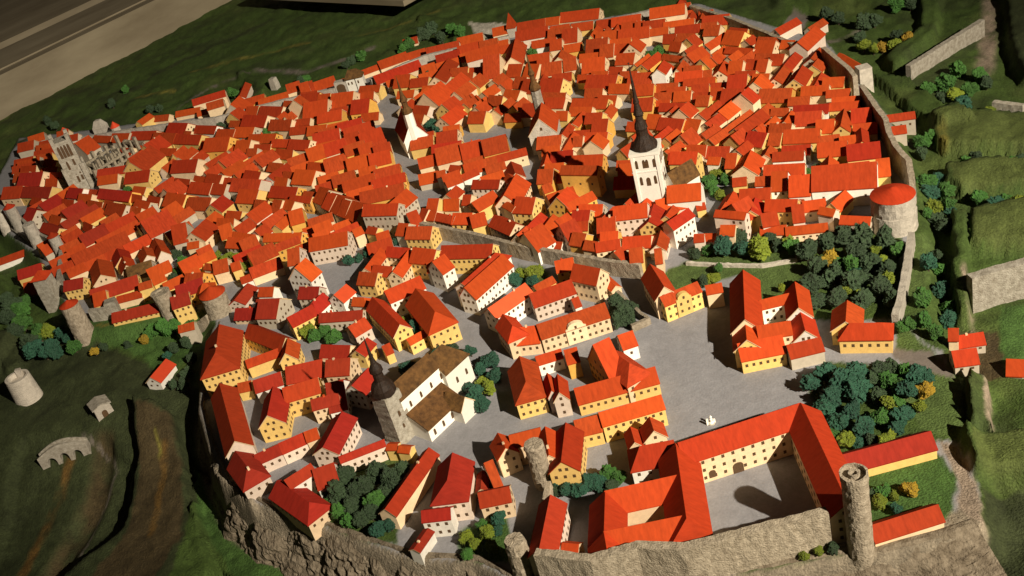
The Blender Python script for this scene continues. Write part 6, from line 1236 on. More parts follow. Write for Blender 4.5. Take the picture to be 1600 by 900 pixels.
# ------------------------------------------------------------ ground (one painted sheet) and cliff
def build_ground():
    ys = [5.2]
    while ys[-1] < 62: ys.append(ys[-1] + .045 + max(0, ys[-1] - 9) * .0052)
    ys = np.array(ys); xs = np.linspace(-30, 18, 640)
    # columns widen with distance
    X, Y = np.meshgrid(xs, ys); k = .42 + .58 * np.clip((Y - 5) / 30, 0, 1); X = X * k
    P = np.stack([X.ravel(), Y.ravel()], 1); x, y = P[:, 0], P[:, 1]
    z, d = height(P)
    out = sm((-d) / .5)
    wob = (vnoise(x, y, 1.3, 3) - .5) * .18
    Pw = P + np.stack([(vnoise(x, y, 3.1, 3) - .5) * .16, (vnoise(x + 40, y, 3.1, 3) - .5) * .16], 1)
    for poly, dz, e in RAISED:
        z = z + dz * sm((sdist(Pw, poly) + e) / (e * 1.2)) * sm((.12 - d) / .2)
    for nm, line, w in STROKES:
        if nm == 'brown' : z = z - .12 * sm(1.3 - ldist(P, line) / w)
    z = z + out * (wob + (vnoise(x, y, 5, 3) - .5) * .05) + (vnoise(x, y, 9, 2) - .5) * .006
    col = np.tile(np.array(SOIL['grass']), (len(P), 1))
    mix = vnoise(x, y, .7, 4)
    col = col + (np.array(SOIL['olive']) - col) * sm((mix - .5) * 5)[:, None] * .6
    dk = sm((.45 - vnoise(x + 9, y + 4, .9, 4)) * 6)[:, None] * .55; col = col + (np.array(SOIL['dark']) - col) * dk
    Pn = P + np.stack([(vnoise(x, y, 6, 2) - .5) * .10, (vnoise(x + 70, y, 6, 2) - .5) * .10], 1)
    pv = np.zeros(len(P))
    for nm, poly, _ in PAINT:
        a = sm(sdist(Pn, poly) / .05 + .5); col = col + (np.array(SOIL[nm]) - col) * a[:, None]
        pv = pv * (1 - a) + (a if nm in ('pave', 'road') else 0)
    a = sm((.04 - d) / .05) * sm((d + .42) / .1) * sm((drop(P) - .5) / .2); col = col + (np.array(SOIL['rock']) - col) * a[:, None]; pv = pv * (1 - a)
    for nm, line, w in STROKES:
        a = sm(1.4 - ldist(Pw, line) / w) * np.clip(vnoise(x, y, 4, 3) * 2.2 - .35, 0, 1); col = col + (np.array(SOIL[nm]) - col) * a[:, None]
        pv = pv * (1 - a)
    g = vnoise(x, y, 13, 3)[:, None]; g2 = vnoise(x, y, 2.2, 3)[:, None]
    col = col * (.62 + .76 * g) * (.75 + .5 * g2) * (1 - pv[:, None]) + col * (.86 + .2 * g + .12 * g2) * pv[:, None]
    nx, ny = len(xs), len(ys)
    idx = np.arange(nx * ny).reshape(ny, nx)
    F = np.stack([idx[:-1, :-1].ravel(), idx[:-1, 1:].ravel(), idx[1:, 1:].ravel(), idx[1:, :-1].ravel()], 1)
    me = bpy.data.meshes.new('ground'); me.from_pydata(np.column_stack([P, z]).tolist(), [], F.tolist())
    at = me.color_attributes.new('soil', 'FLOAT_COLOR', 'POINT')
    at.data.foreach_set('color', np.column_stack([np.clip(col, 0, 1), pv]).astype(np.float32).ravel())
    me.polygons.foreach_set('use_smooth', [True] * len(F))
    N = NB('painted_ground'); t = N
    ca = t.n('ShaderNodeVertexColor', layer_name='soil')
    tc = t.n('ShaderNodeTexCoord')
    n1 = t.n('ShaderNodeTexNoise'); n1.inputs['Scale'].default_value = 26; n1.inputs['Detail'].default_value = 6; n1.inputs['Roughness'].default_value = .7; t.l(tc.outputs['Object'], n1.inputs['Vector'])
    mr = t.n('ShaderNodeMapRange'); mr.inputs['From Min'].default_value = .3; mr.inputs['From Max'].default_value = .7; mr.inputs['To Min'].default_value = .6; mr.inputs['To Max'].default_value = 1.4; t.l(n1.outputs['Fac'], mr.inputs['Value'])
    mm = t.n('ShaderNodeMapRange'); t.l(ca.outputs['Alpha'], mm.inputs['Value']); mm.inputs['To Min'].default_value = 1; mm.inputs['To Max'].default_value = .28
    mx = t.n('ShaderNodeMix', data_type='FLOAT'); t.l(mm.outputs[0], mx.inputs[0]); mx.inputs[2].default_value = 1; t.l(mr.outputs[0], mx.inputs[3])
    vm = t.n('ShaderNodeVectorMath', operation='SCALE'); t.l(ca.outputs['Color'], vm.inputs[0]); t.l(mx.outputs[0], vm.inputs['Scale'])
    t.l(vm.outputs[0], N.b.inputs['Base Color'])
    N.b.inputs['Roughness'].default_value = .8; N.b.inputs['Specular IOR Level'].default_value = .2
    sw = t.n('ShaderNodeTexNoise'); sw.inputs['Scale'].default_value = 3.2; sw.inputs['Detail'].default_value = 7; sw.inputs['Roughness'].default_value = .72; sw.inputs['Distortion'].default_value = 2.2; t.l(tc.outputs['Object'], sw.inputs['Vector'])
    sr = t.n('ShaderNodeMapRange'); sr.inputs['From Min'].default_value = .32; sr.inputs['From Max'].default_value = .68; sr.inputs['To Min'].default_value = .87; sr.inputs['To Max'].default_value = 1.09; t.l(sw.outputs['Fac'], sr.inputs['Value'])
    vs = t.n('ShaderNodeVectorMath', operation='SCALE'); t.l(vm.outputs[0], vs.inputs[0]); t.l(sr.outputs[0], vs.inputs['Scale']); t.l(vs.outputs[0], N.b.inputs['Base Color'])
    n2 = t.n('ShaderNodeTexNoise'); n2.inputs['Scale'].default_value = 34; n2.inputs['Detail'].default_value = 4; t.l(tc.outputs['Object'], n2.inputs['Vector'])
    bp = t.n('ShaderNodeBump'); bp.inputs['Distance'].default_value = .05; t.l(n2.outputs['Fac'], bp.inputs['Height'])
    bs = t.n('ShaderNodeMapRange'); bs.inputs['To Min'].default_value = .6; bs.inputs['To Max'].default_value = .16; t.l(ca.outputs['Alpha'], bs.inputs['Value']); t.l(bs.outputs[0], bp.inputs['Strength'])
    t.l(bp.outputs['Normal'], N.b.inputs['Normal'])
    me.materials.append(N.m)
    tag(put('ground', me), 'painted model ground of dark grass and grey paving', 'ground', None, 'structure')
build_ground()
def ground_z(x, y):
    return float(height(np.array([[x, y]], float))[0][0])

def build_cliff():
    rim = np.array(SITES['rim'][0:20])
    # resample
    pts = [];
    for a, b in zip(rim[:-1], rim[1:]):
        n = max(1, int(np.hypot(*(b - a)) / .03))
        for k in range(n): pts.append(a + (b - a) * k / n)
    pts = np.array(pts); n = len(pts)
    for _ in range(6): pts[1:-1] = (pts[:-2] + pts[1:-1] * 2 + pts[2:]) / 4
    tg = np.gradient(pts, axis=0); tg /= np.hypot(tg[:, 0], tg[:, 1])[:, None]; nrm = np.stack([tg[:, 1], -tg[:, 0]], 1)
    if sdist(pts[n // 2:n // 2 + 1] + nrm[n // 2] * .1, rim_all)[0] > 0: nrm = -nrm
    rows = 46; V = []
    s = np.arange(n) * .03
    for j in range(rows):
        u = j / (rows - 1)
        reach = (.34 + .52 * np.clip(-nrm[:, 1], 0, 1))[:, None]; base = pts + nrm * (-.10 + reach * u)
        zz = .03 - (drop(pts) + .10) * np.full(n, np.clip((u - .08) / .92, 0, 1) ** .9)
        b1 = vnoise(s * 1.0, np.full(n, u * 1.3), 3.2, 4) - .5
        b2 = np.abs(vnoise(s + 30, np.full(n, u * 1.6), 7.5, 3) - .5)
        amp = min(1, u * 3.2) * (1 - .5 * u)
        dsp = amp * (.07 + b1 * .36 - b2 * .34)
        base = base + nrm * (dsp * (.35 + .6 * np.clip(-nrm[:, 1], 0, 1)) * (1 - .6 * np.clip((pts[:, 0] - .5) / 1.5, 0, 1)))[:, None]
        V.append(np.column_stack([base, zz + amp * (b1 * .10 + (vnoise(s + 9, np.full(n, u * 4), 9, 2) - .5) * .07)]))
    V = np.concatenate(V); idx = np.arange(n * rows).reshape(rows, n)
    F = np.stack([idx[:-1, :-1].ravel(), idx[1:, :-1].ravel(), idx[1:, 1:].ravel(), idx[:-1, 1:].ravel()], 1)
    me = mesh('cliff', V.tolist(), F.tolist(), M_ROCK)
    tag(put('cliff', me), 'rough tan rock cliff below the upper town', 'cliff', None, 'structure')
rim_all = np.array(SITES['rim'])
build_cliff()
# ------------------------------------------------------------ houses
CAMP = Vector((0, 0, CAM_Z))
def house_geo(L, W, h, c, hip):
    """wall solid (open top) and roof slab of a gabled or hipped house, ridge along x"""
    l, w = L / 2, W / 2; ia = w * .8 if hip & 2 == 0 and False else 0
    xa = -l + (w * .8 if hip & 1 else 0); xb = l - (w * .8 if hip & 2 else 0)
    if xb - xa < .02: xa = xb = (xa + xb) / 2; xa -= .01; xb += .01
    b = -.12
    v = [(-l, -w, b), (l, -w, b), (l, w, b), (-l, w, b), (-l, -w, h), (l, -w, h), (l, w, h), (-l, w, h), (xa, 0, h + c), (xb, 0, h + c)]
    f = [(0, 1, 5, 4), (2, 3, 7, 6), (1, 2, 6, 9, 5) if not hip & 2 else (1, 2, 6, 5), (3, 0, 4, 8, 7) if not hip & 1 else (3, 0, 4, 7)]
    s = c / w; oe = min(.022, w * .15); og = .010; t = .016; up = .003
    ea = oe if hip & 1 else og; eb = oe if hip & 2 else og
    ze = h - oe * s + up
    ra = xa - (0 if hip & 1 else og); rb = xb + (0 if hip & 2 else og); zr = h + c + up
    bot = [(-l - ea, -w - oe, ze), (l + eb, -w - oe, ze), (l + eb, w + oe, ze), (-l - ea, w + oe, ze), (ra, 0, zr), (rb, 0, zr)]
    tv = bot + [(x, y, z + t) for x, y, z in bot]
    tf = [(6, 7, 11, 10), (8, 9, 10, 11), (0, 4, 5, 1), (2, 5, 4, 3), (0, 1, 7, 6), (2, 3, 9, 8)]
    tm = [0, 0, 0, 0, 0, 0]
    if hip & 2: tf += [(7, 8, 11), (1, 5, 2), (1, 2, 8, 7)]; tm += [0, 0, 0]
    else: tf += [(1, 5, 11, 7), (5, 2, 8, 11)]; tm += [1, 1]
    if hip & 1: tf += [(9, 6, 10), (3, 4, 0), (3, 0, 6, 9)]; tm += [0, 0, 0]
    else: tf += [(4, 0, 6, 10), (3, 4, 10, 9)]; tm += [1, 1]
    return v, f, tv, tf, tm
def lancet(W_, H_, mat=M_PANE, d=.006):
    g = G(); pr = [(-W_ / 2, 0), (W_ / 2, 0), (W_ / 2, H_ * .7)]
    for k in range(1, 6): a = math.pi * k / 6; pr.append((W_ / 2 * math.cos(a), H_ * .7 + H_ * .3 * math.sin(a)))
    pr.append((-W_ / 2, H_ * .7)); g.extr(pr, -d, .002); return g.me('window', mat)
_win = {}
def win_mesh(w, h):
    k = (round(w, 3), round(h, 3))
    if k not in _win:
        g = G(); g.box(-w / 2, w / 2, -.004, .002, -h / 2, h / 2); _win[k] = g.me('window', M_PANE)
    return _win[k]
def windows(parent, rec, rng, dense=True, world=None):
    """window objects on the walls that face the visitors"""
    x, y, z, L, W, h, c, yaw, col, hip, fl = rec[:11]
    cy, sy = math.cos(yaw), math.sin(yaw); n = 0
    ww, wh = (.039, .050) if dense else (.036, .044)
    for side in range(4):
        if side == 0: nx, ny, off, span, rz, gab = 0, -1, W / 2, L, 0, False
        elif side == 1: nx, ny, off, span, rz, gab = 0, 1, W / 2, L, math.pi, False
        elif side == 2: nx, ny, off, span, rz, gab = 1, 0, L / 2, W, math.pi / 2, not hip & 2
        else: nx, ny, off, span, rz, gab = -1, 0, L / 2, W, -math.pi / 2, not hip & 1
        wx, wy = cy * nx - sy * ny, sy * nx + cy * ny
        to = (CAMP - Vector((x, y, z))).normalized()
        if to.x * wx + to.y * wy < .12: continue
        if not dense and rng.random() < (.45 if gab else .6): continue
        if dense and rng.random() < .14: continue
        rows = 3 if h > .40 else (2 if h > .26 else 1); step = world or (.098 if dense else .115)
        cols = int((span - .05) / step)
        if cols < 1: cols = 1
        if not dense: cols = min(cols, 3); rows = min(rows, 2 if gab else 1)
        pos = []
        for r in range(rows):
            zz = h * (r + .62) / (rows + .12) if rows > 1 else h * .58
            for q in range(cols):
                pos.append(((q + .5) / cols - .5, zz))
        if gab and W > .2: pos += [(0, h + c * .28)] if W < .34 else [(-.12, h + c * .25), (.12, h + c * .25)]
        for u, zz in pos:
            s_ = u * (span - .03)
            lx = nx * (off + .0005) + (-ny) * s_; ly = ny * (off + .0005) + nx * s_
            put('window', win_mesh(ww, min(wh, h * .22)), parent, (lx, ly, zz), rz); n += 1
    return n
GROUPS = ZONES
def flags(v): return ''.join(ch for k, ch in enumerate('nxBSRGD') if v >> k & 1)
for rec in HOUSES + FILLER_HOUSES + [r for q in COMPLEXES.values() for r in q]: rec[10] = flags(rec[10])
nwin = 0
def one_house(rec, name, label, cat, group, idx, parent=None, off=(0, 0)):
    global nwin
    x, y, z, L, W, h, c, yaw, col, hip, fl = rec[:11]
    rng = random.Random(idx * 7919 + 13)
    z = ground_z(x, y) if not 'n' in fl else z
    v, f, tv, tf, tm = house_geo(L, W, h, c, hip)
    pool = DEEP if 'D' in fl else ROOFS
    rm = M_BROWN if 'B' in fl else (M_STRIPE if 'S' in fl else (M_BRIGHT if 'R' in fl else rng.choice(pool)))
    root = parent or thing(name, label, cat, (x, y, z), yaw, group)
    wob = parent is None
    o = put('wall', mesh('wall', v, f, WALLM[col]), root)
    r = put('roof', mesh('roof', tv, tf, [rm, M_EDGE if rng.random() < .75 else rm], tm), root)
    holder = root
    if parent:
        for q in (o, r): q.location = (x, y, z); q.rotation_euler = (0, 0, yaw)
        holder = o
    if 'x' not in fl: nwin += windows(holder, (x, y, z) + tuple(rec[3:11]), rng, 'n' in fl)
    if rng.random() < (.3 if 'n' in fl else .12) and L > .3:
        g = G(); q = .016; px = rng.uniform(-.3, .3) * L; g.box(px - q, px + q, -q, q, h + c - .05, h + c + rng.uniform(.03, .06))
        put('chimney', g.me('chimney', rng.choice([M_EDGE, M_BRIGHT, WALLM['c']])), r)
    return root
for i, rec in enumerate(HOUSES):
    lab, zi, big = rec[11:14]
    if big: one_house(rec, 'long_building', lab, 'building', 'long buildings of the upper town', i)
    else: one_house(rec, 'town_house', lab, 'house', 'houses ' + GROUPS[zi], i)
# the three hundred and first and further houses, too small or hidden to tell apart
def fillers():
    g = G(); mats = list(ROOFS) + [WALLM[k] for k in 'cyogpw'] + [M_EDGE]
    for i, rec in enumerate(FILLER_HOUSES):
        x, y, z, L, W, h, c, yaw, col, hip, fl = rec; z = ground_z(x, y); rng = random.Random(i)
        v, f, tv, tf, tm = house_geo(L, W, h, c, hip); cy, sy = math.cos(yaw), math.sin(yaw)
        T = lambda p: (x + cy * p[0] - sy * p[1], y + sy * p[0] + cy * p[1], z + p[2])
        g.add([T(p) for p in v], f, 4 + 'cyogpw'.index(col)); rr = rng.randrange(4)
        g.add([T(p) for p in tv], tf, [rr if m == 0 else 10 for m in tm])
    tag(put('crowded_small_houses', g.me('crowded_small_houses', mats)), 'crowd of the smallest red-roofed houses filling gaps in the old town', 'houses', None, 'stuff')
fillers()
for k, recs in COMPLEXES.items():
    nm, cat, lab = COMPLEX_NAMES[k]
    cx = sum(r[0] for r in recs) / len(recs); cy_ = sum(r[1] for r in recs) / len(recs)
    root = thing(nm, lab, cat, (cx, cy_, 0))
    for j, r in enumerate(recs):
        r = list(r); r[0] -= cx; r[1] -= cy_
        class _: pass
        x, y = r[0] + cx, r[1] + cy_
        v, f, tv, tf, tm = house_geo(r[3], r[4], r[5], r[6], r[9])
        jit = .0017 * (j % 5)
        o = put('wall', mesh('wall', v, f, WALLM[r[8]]), root, (r[0], r[1], 0), r[7])
        rf = put('roof', mesh('roof', tv, tf, [ROOFS[(len(k) + (j % 2)) % 4 if k != 'castle' else 0], M_EDGE if k != 'castle' else ROOFS[0]], tm), root, (r[0], r[1], jit), r[7])
        if 'G' in r[10]:
            sg = -1 if (math.sin(r[7]) * (CAMP.x - x) - math.cos(r[7]) * (CAMP.y - y)) > 0 else 1
            g = G(); wg = min(.17, r[3] * .2); pr_ = [(-wg, .02), (wg, .02), (wg, r[5] + .02)] + [(wg * .8 * math.cos(math.pi * q / 8), r[5] + .03 + .09 * math.sin(math.pi * q / 8)) for q in range(9)] + [(-wg, r[5] + .02)]
            yy = r[4] / 2; g.extr(pr_, *((-yy - .022, -yy + .05) if sg < 0 else (yy - .05, yy + .022)))
            gb_ = put('centre_gable', g.me('centre_gable', WALLM[r[8]]), o)
            for u, zz in ((-.06, .12), (.06, .12), (-.06, .26), (.06, .26), (0, .37)): put('window', win_mesh(.036, .05), gb_, (u, sg * (yy + .0235), zz * r[5] / .33), 0 if sg < 0 else math.pi)
        if k == 'castle' and j == 0:
            sg = -1 if (math.sin(r[7]) * (CAMP.x - x) - math.cos(r[7]) * (CAMP.y - y)) > 0 else 1
            for fx, aw_, ah_ in ((.40, .14, .17), (.19, .09, .12)): put('gate_arch', lancet(aw_, ah_), o, ((fx - .5) * r[3], sg * (r[4] / 2 + .005), .0 if fx > .3 else .06), 0 if sg < 0 else math.pi)
        if 'x' not in r[10]: nwin += windows(o, (x, y, 0) + tuple(r[3:11]), random.Random(j + 5), True, .135 if k == 'castle' else None)
# ------------------------------------------------------------ trees
def crown_mesh(seed, mat):
    rnd = random.Random(seed)
    bm = bmesh.new(); bmesh.ops.create_icosphere(bm, subdivisions=4, radius=1)
    lobes = [(Vector((rnd.gauss(0, 1), rnd.gauss(0, 1), rnd.gauss(.2, .8))).normalized(), rnd.uniform(.18, .45), rnd.uniform(5, 14)) for _ in range(15)]
    nn = Vector((rnd.uniform(0, 50), rnd.uniform(0, 50), rnd.uniform(0, 50)))
    from mathutils import noise
    for v in bm.verts:
        d = v.co.normalized(); r = .62
        for ld_, a, sh in lobes: r += a * math.exp(-sh * (1 - d.dot(ld_)))
        r = min(r, 1.1)
        r *= 1 + .30 * noise.noise(d * 4.5 + nn) + .22 * noise.noise(d * 11 + nn) + .13 * noise.noise(d * 24 + nn)
        v.co = d * r; v.co.z = v.co.z * .95 + .12
        if v.co.z < -.72: v.co.z = -.72
    for k in range(420):                                  # loose foam flakes round the crown
        d = Vector((rnd.gauss(0, 1), rnd.gauss(0, 1), rnd.gauss(.15, .8))).normalized(); r = .6
        for ld_, a, sh in lobes: r += a * math.exp(-sh * (1 - d.dot(ld_)))
        p = d * min(r, 1.1) * rnd.uniform(.92, 1.16); s = rnd.uniform(.03, .085); p.z = max(p.z * .95 + .12, -.7)
        a = Vector((rnd.gauss(0, 1), rnd.gauss(0, 1), rnd.gauss(0, 1))).normalized() * s; b = a.cross(d).normalized() * s
        q = [bm.verts.new(p + e) for e in (a, b, -a * .9, -b)]
        bm.faces.new(q)
    me = bpy.data.meshes.new('crown'); bm.to_mesh(me); bm.free(); me.materials.append(mat); return me
CROWNS = {k: [crown_mesh(11 * i + 3 * ord(k), LEAFM[k]) for i in range(5)] for k in 'dtgyo'}
tg_ = G(); tg_.lathe([(.16, -1.15), (.10, -.6), (.06, 0)], 7); TRUNK = tg_.me('trunk', M_TRUNK)
for i, (x, y, z, R, kd, gi, lab) in enumerate(TREES):
    rr = random.Random(i)
    t = thing('tree', lab, 'tree', (x, y, ground_z(x, y)), rr.uniform(0, 6.28), 'trees ' + GROVES[gi])
    R *= 1.08
    put('crown', rr.choice(CROWNS[kd]), t, (0, 0, R * .92), 0, (R * rr.uniform(.9, 1.1), R * rr.uniform(.9, 1.1), R * rr.uniform(.9, 1.25)))
    put('trunk', TRUNK, t, (0, 0, R * .95), 0, (R, R, R))
# ------------------------------------------------------------ town walls
def wall_strip(name, pts, h, t, mat, label, rough=.012, base=-.3, cat='wall'):
    P = []
    for (a, b) in zip(pts[:-1], pts[1:]):
        a = np.array(a); b = np.array(b); n = max(2, int(np.hypot(*(b - a)[:2]) / .07))
        for k in range(n): P.append(a + (b - a) * k / n)
    P.append(np.array(pts[-1])); P = np.array(P); n = len(P)
    rr = np.random.RandomState(len(pts) * 7 + n)
    tg = np.gradient(P[:, :2], axis=0); tg /= np.hypot(tg[:, 0], tg[:, 1])[:, None]; nm = np.stack([-tg[:, 1], tg[:, 0]], 1)
    V = []; lev = 5
    for k in range(n):
        gz = P[k, 2]; top = gz + h + rr.uniform(-1, 1) * rough
        row = []
        for sgn in (1, -1):
            col = []
            for j in range(lev):
                u = j / (lev - 1); o = t / 2 * (1.12 - .12 * u) + rr.uniform(-1, 1) * rough * (.8 if 0 < j else .3)
                col.append((P[k, 0] + nm[k, 0] * o * sgn, P[k, 1] + nm[k, 1] * o * sgn, gz + base + (top - gz - base) * u))
            row += col if sgn == 1 else col[::-1]
        V += row
    m = 2 * lev; F = []
    for k in range(n - 1):
        for j in range(m - 1): F.append((k * m + j, k * m + j + 1, (k + 1) * m + j + 1, (k + 1) * m + j))
    F.append(tuple(range(m))[::-1]); F.append(tuple((n - 1) * m + j for j in range(m)))
    return tag(put(name, mesh(name, V, F, mat)), label, cat)
for k, (h, t, pts, lab) in SITES['walls'].items():
    mat = M_STONEP if k.startswith(('back', 'kiek', 'ledge')) else (M_STONEG if k.startswith(('bastion', 'west')) else M_STONE)
    nm = 'bastion_wall' if k.startswith('bastion') else ('terrace_wall' if k == 'ledge' else ('garden_wall' if k == 'garden' else ('castle_wall' if k.startswith('castle') else 'town_wall')))
    wall_strip(nm, pts, h, t, mat, lab, .009 if k.startswith('castle') else .006)
# ------------------------------------------------------------ towers
def rough_lathe(prof, seg, amp, seed, cx=0, cy=0):
    """lathe with hand-modelled unevenness, many rings"""
    rr = random.Random(seed); pr = []
    for (r0_, z0), (r1, z1) in zip(prof[:-1], prof[1:]):
        n = max(1, int(abs(z1 - z0) / .05))
        for k in range(n): pr.append((r0_ + (r1 - r0_) * k / n, z0 + (z1 - z0) * k / n))
    pr.append(prof[-1]); v = []; f = []
    for i, (r, z) in enumerate(pr):
        for k in range(seg):
            a = 2 * math.pi * k / seg; q = r * (1 + (rr.uniform(-1, 1) * amp if r > .01 else 0)); v.append((cx + q * math.cos(a), cy + q * math.sin(a), z + rr.uniform(-1, 1) * amp * .1))
    for i in range(len(pr) - 1):
        for k in range(seg):
            k2 = (k + 1) % seg; f.append((i * seg + k, i * seg + k2, (i + 1) * seg + k2, (i + 1) * seg + k))
    f.append(tuple((len(pr) - 1) * seg + k for k in range(seg)))
    return v, f
def round_tower(key, name, label, mat, prof, cap=None, capmat=None, amp=.035, seg=28, cat='tower', group=None):
    x, y, z, h, r = SITES[key]; t = thing(name, label, cat, (x, y, z), 0, group)
    v, f = rough_lathe([(a * r, b * h) for a, b in prof], seg, amp, hash(key) % 97 if False else len(key) * 5)
    put('wall', mesh('wall', v, f, mat, None, False), t)
    if cap:
        g = G(); g.lathe([(a * r, h + b * r) for a, b in cap], 28); put('roof', g.me('roof', capmat or ROOFS[0]), t)
    return t
round_tower('tall_castle_tower', 'castle_tower', 'tall slender round stone tower at the corner of the castle', M_STONE, [(1.05, -.2), (.98, .25), (.99, .88), (1.05, .93), (1.06, 1.0), (.90, 1.0), (.9, .955), (.42, .955), (.4, 1.0), (.25, 1.0), (.2, .95), (0, .95)])
round_tower('crooked_tower', 'stone_tower', 'rough round stone tower without roof left of the castle', M_STONE, [(1.05, -.2), (1.0, .3), (.95, .9), (1.02, .96), (.9, 1.0), (.3, 1.0), (0, .99)], amp=.06)
round_tower('ruined_stub', 'tower_stub', 'short fat ruined round tower stub at the bottom edge', M_STONE, [(1.1, -.6), (1.05, .4), (1.0, .9), (.9, 1.0), (.4, 1.0), (0, 1.02)], amp=.05)
round_tower('round_tower', 'cannon_tower', 'biggest round stone tower with a flat red cone cap', M_STONEP, [(1.08, -.3), (1.03, .3), (1.03, .52), (1.0, .53), (1.0, 1.0), (.95, 1.0), (0, 1.0)], [(1.0, -.01), (1.02, .02), (0.02, .40)], ROOFS[0], amp=.022, seg=40)
round_tower('moat_tower', 'wall_tower', 'stout round wall tower with flat red cap standing in the moat', M_STONE, [(1.15, -.3), (1.05, .2), (.95, 1.0), (0, 1.0)], [(.98, 0), (1.0, .03), (.02, .55)], ROOFS[0])
round_tower('moat_tower_2', 'wall_tower', 'uncapped round wall tower right of the long yellow moat house', M_STONE, [(.95, -.4), (.95, .3), (1.1, .75), (1.15, 1.0), (.6, 1.0), (.5, .95), (0, .95)])
round_tower('horseshoe', 'wall_tower', 'broad horseshoe wall tower with red cap at the right of the moat', M_STONE, [(1.1, -.4), (1.0, .3), (.98, 1.0), (0, 1.0)], [(1.05, -.02), (1.06, .02), (.02, .62)], ROOFS[0])
for k, lab, cap in (('w0', 'western wall tower cut by the left picture edge', 0), ('w1', 'western wall tower second from the left edge, with red roof', 1), ('w2', 'western wall tower third from the left edge, bulging foot', 0), ('w3', 'western wall tower nearest the gate tower, with red roof', 1)):
    round_tower(k, 'wall_tower', lab, M_STONEP, [(1.1, -.4), (1.0, .3), (.95, 1.0), (0, 1.0)], [(1.05, 0), (1.07, .04), (.02, .8)] if cap else None, ROOFS[2], group='round towers of the western wall')
round_tower('back_cone', 'wall_tower', 'small grey wall tower with bright red pointed cap right of the gothic tower', M_STONEP, [(1.05, -.3), (1, 1), (0, 1)], [(1.1, 0), (.02, 1.3)], M_BRIGHT)
round_tower('back_cone2', 'wall_tower', 'little red-capped wall tower just behind the gothic tower', M_STONEP, [(1.05, -.3), (1, 1), (0, 1)], [(1.1, 0), (.02, 1.0)], M_BRIGHT)
round_tower('whitestub', 'gate_turret', 'larger white round gate turret at the eastern gap', M_WHITE, [(1.05, -.3), (1, 1), (0, 1.05)])
round_tower('whitestub2', 'gate_turret', 'smaller white round gate turret at the eastern gap', M_WHITE, [(1.05, -.3), (1, 1), (0, 1.05)])
def square_tower(key, name, label, mat, k=1.0, rz=.3, roof=0, cat='tower', taper=.95, roofm=None):
    x, y, z, h, r = SITES[key]; t = thing(name, label, cat, (x, y, z), rz); r *= k
    v, f = rough_lathe([(r * 1.42, -.35), (r * 1.38, h * .5), (r * 1.414 * taper, h), (0, h)], 4, .015, 5); put('wall', mesh('wall', v, f, mat), t)
    if roof:
        g = G(); g.lathe([(r * 1.55, h - .005), (r * 1.55, h + .012), (.004, h + roof)], 4); put('roof', g.me('roof', roofm or ROOFS[0]), t)
    return t
square_tower('square_moat', 'wall_tower', 'small square stone wall tower at the left end of the yellow moat house', M_STONEG, rz=.9)
square_tower('gatetower', 'gate_tower', 'square stone gate tower with red hipped roof above the moat', M_STONEG, 1.0, .6, .16, taper=.9)
square_tower('wallspire', 'wall_tower', 'square back wall tower with tall pointed red spire', M_STONEP, 1.0, .4, .42)
square_tower('eastsq', 'wall_tower', 'broken square stone tower midway along the east wall', M_STONEP, .95, .75)
square_tower('cornersq', 'wall_tower', 'square stone tower with red roof at the far corner of the walls', M_STONEP, .9, .5, .14)
square_tower('lone_pillar', 'bastion_block', 'pale wedge-shaped stone block on the back meadow beside the red-capped tower', M_STONEP, .9, .5, taper=.45, cat='block')
square_tower('pale_pillar', 'bastion_block', 'upright pale stone slab behind the back wall houses', M_STONEP, .8, .2, taper=.8, cat='block')
# windmill stump with stone courses
x, y, z, h, r = SITES['windmill']; t = thing('windmill_stump', 'round pale stone windmill stump with coursed wall alone on the left slope', 'tower', (x, y, z - .15))
g = G(); prof = [(r * 1.12, -.2)]
for k in range(15):
    zz = (h + .1) * k / 15; rr_ = r * (1.1 - .16 * k / 15); prof += [(rr_, zz + .004), (rr_ * .985, zz + (h + .1) / 15 - .012), (rr_ * .93, zz + (h + .1) / 15 - .004)]
prof += [(r * .93, h + .1), (r * .72, h + .1), (r * .68, h), (0.0, h)]
g.lathe(prof, 40); put('wall', g.me('wall', M_STONEP), t); g = G(); g.box(-.05, .05, r * .5, r * .8, h + .0, h + .16); put('wall_top', g.me('wall_top', M_STONEP), t)
# ------------------------------------------------------------ gothic tower and ruined nave (far left)
x, y, z, h, r = SITES['goth']; rz = .28
t = thing('gothic_church', 'ruined grey gothic church with a tall roofless tower at far left', 'church', (x, y, z), rz)
g = G(); w = r * .95
g.box(-w, w, -w, w, -.3, h * .98); g.box(-w * 1.04, w * 1.04, -w * 1.04, w * 1.04, h * .62, h * .66); g.box(-w * 1.03, w * 1.03, -w * 1.03, w * 1.03, h * .3, h * .33)
for sx in (-1, 1):
    for sy in (-1, 1):
        g.box(sx * w * .82 - .045, sx * w * .82 + .045, sy * w * .82 - .045, sy * w * .82 + .045, h * .5, h * 1.08)
        g.box(sx * w * .97 - .06, sx * w * .97 + .06, sy * w * .97 - .06, sy * w * .97 + .06, -.3, h * .5)
put('tower', g.me('tower', M_STONEG), t)
LA = lancet(.07, .34); LB = lancet(.055, .24)
for u in (-.6, -.2, .2, .6): put('window', LA, t, (u * w * .85, -w - .001, h * .68))
for u, zz in ((-.35, .45), (.35, .5), (.0, .18), (.45, .2)): put('window', LB, t, (u * w, -w - .001, h * zz))
for u in (-.5, .0, .5): put('window', LA, t, (-w - .001, u * w, h * .68), -math.pi / 2)
g = G(); nl = 1.7
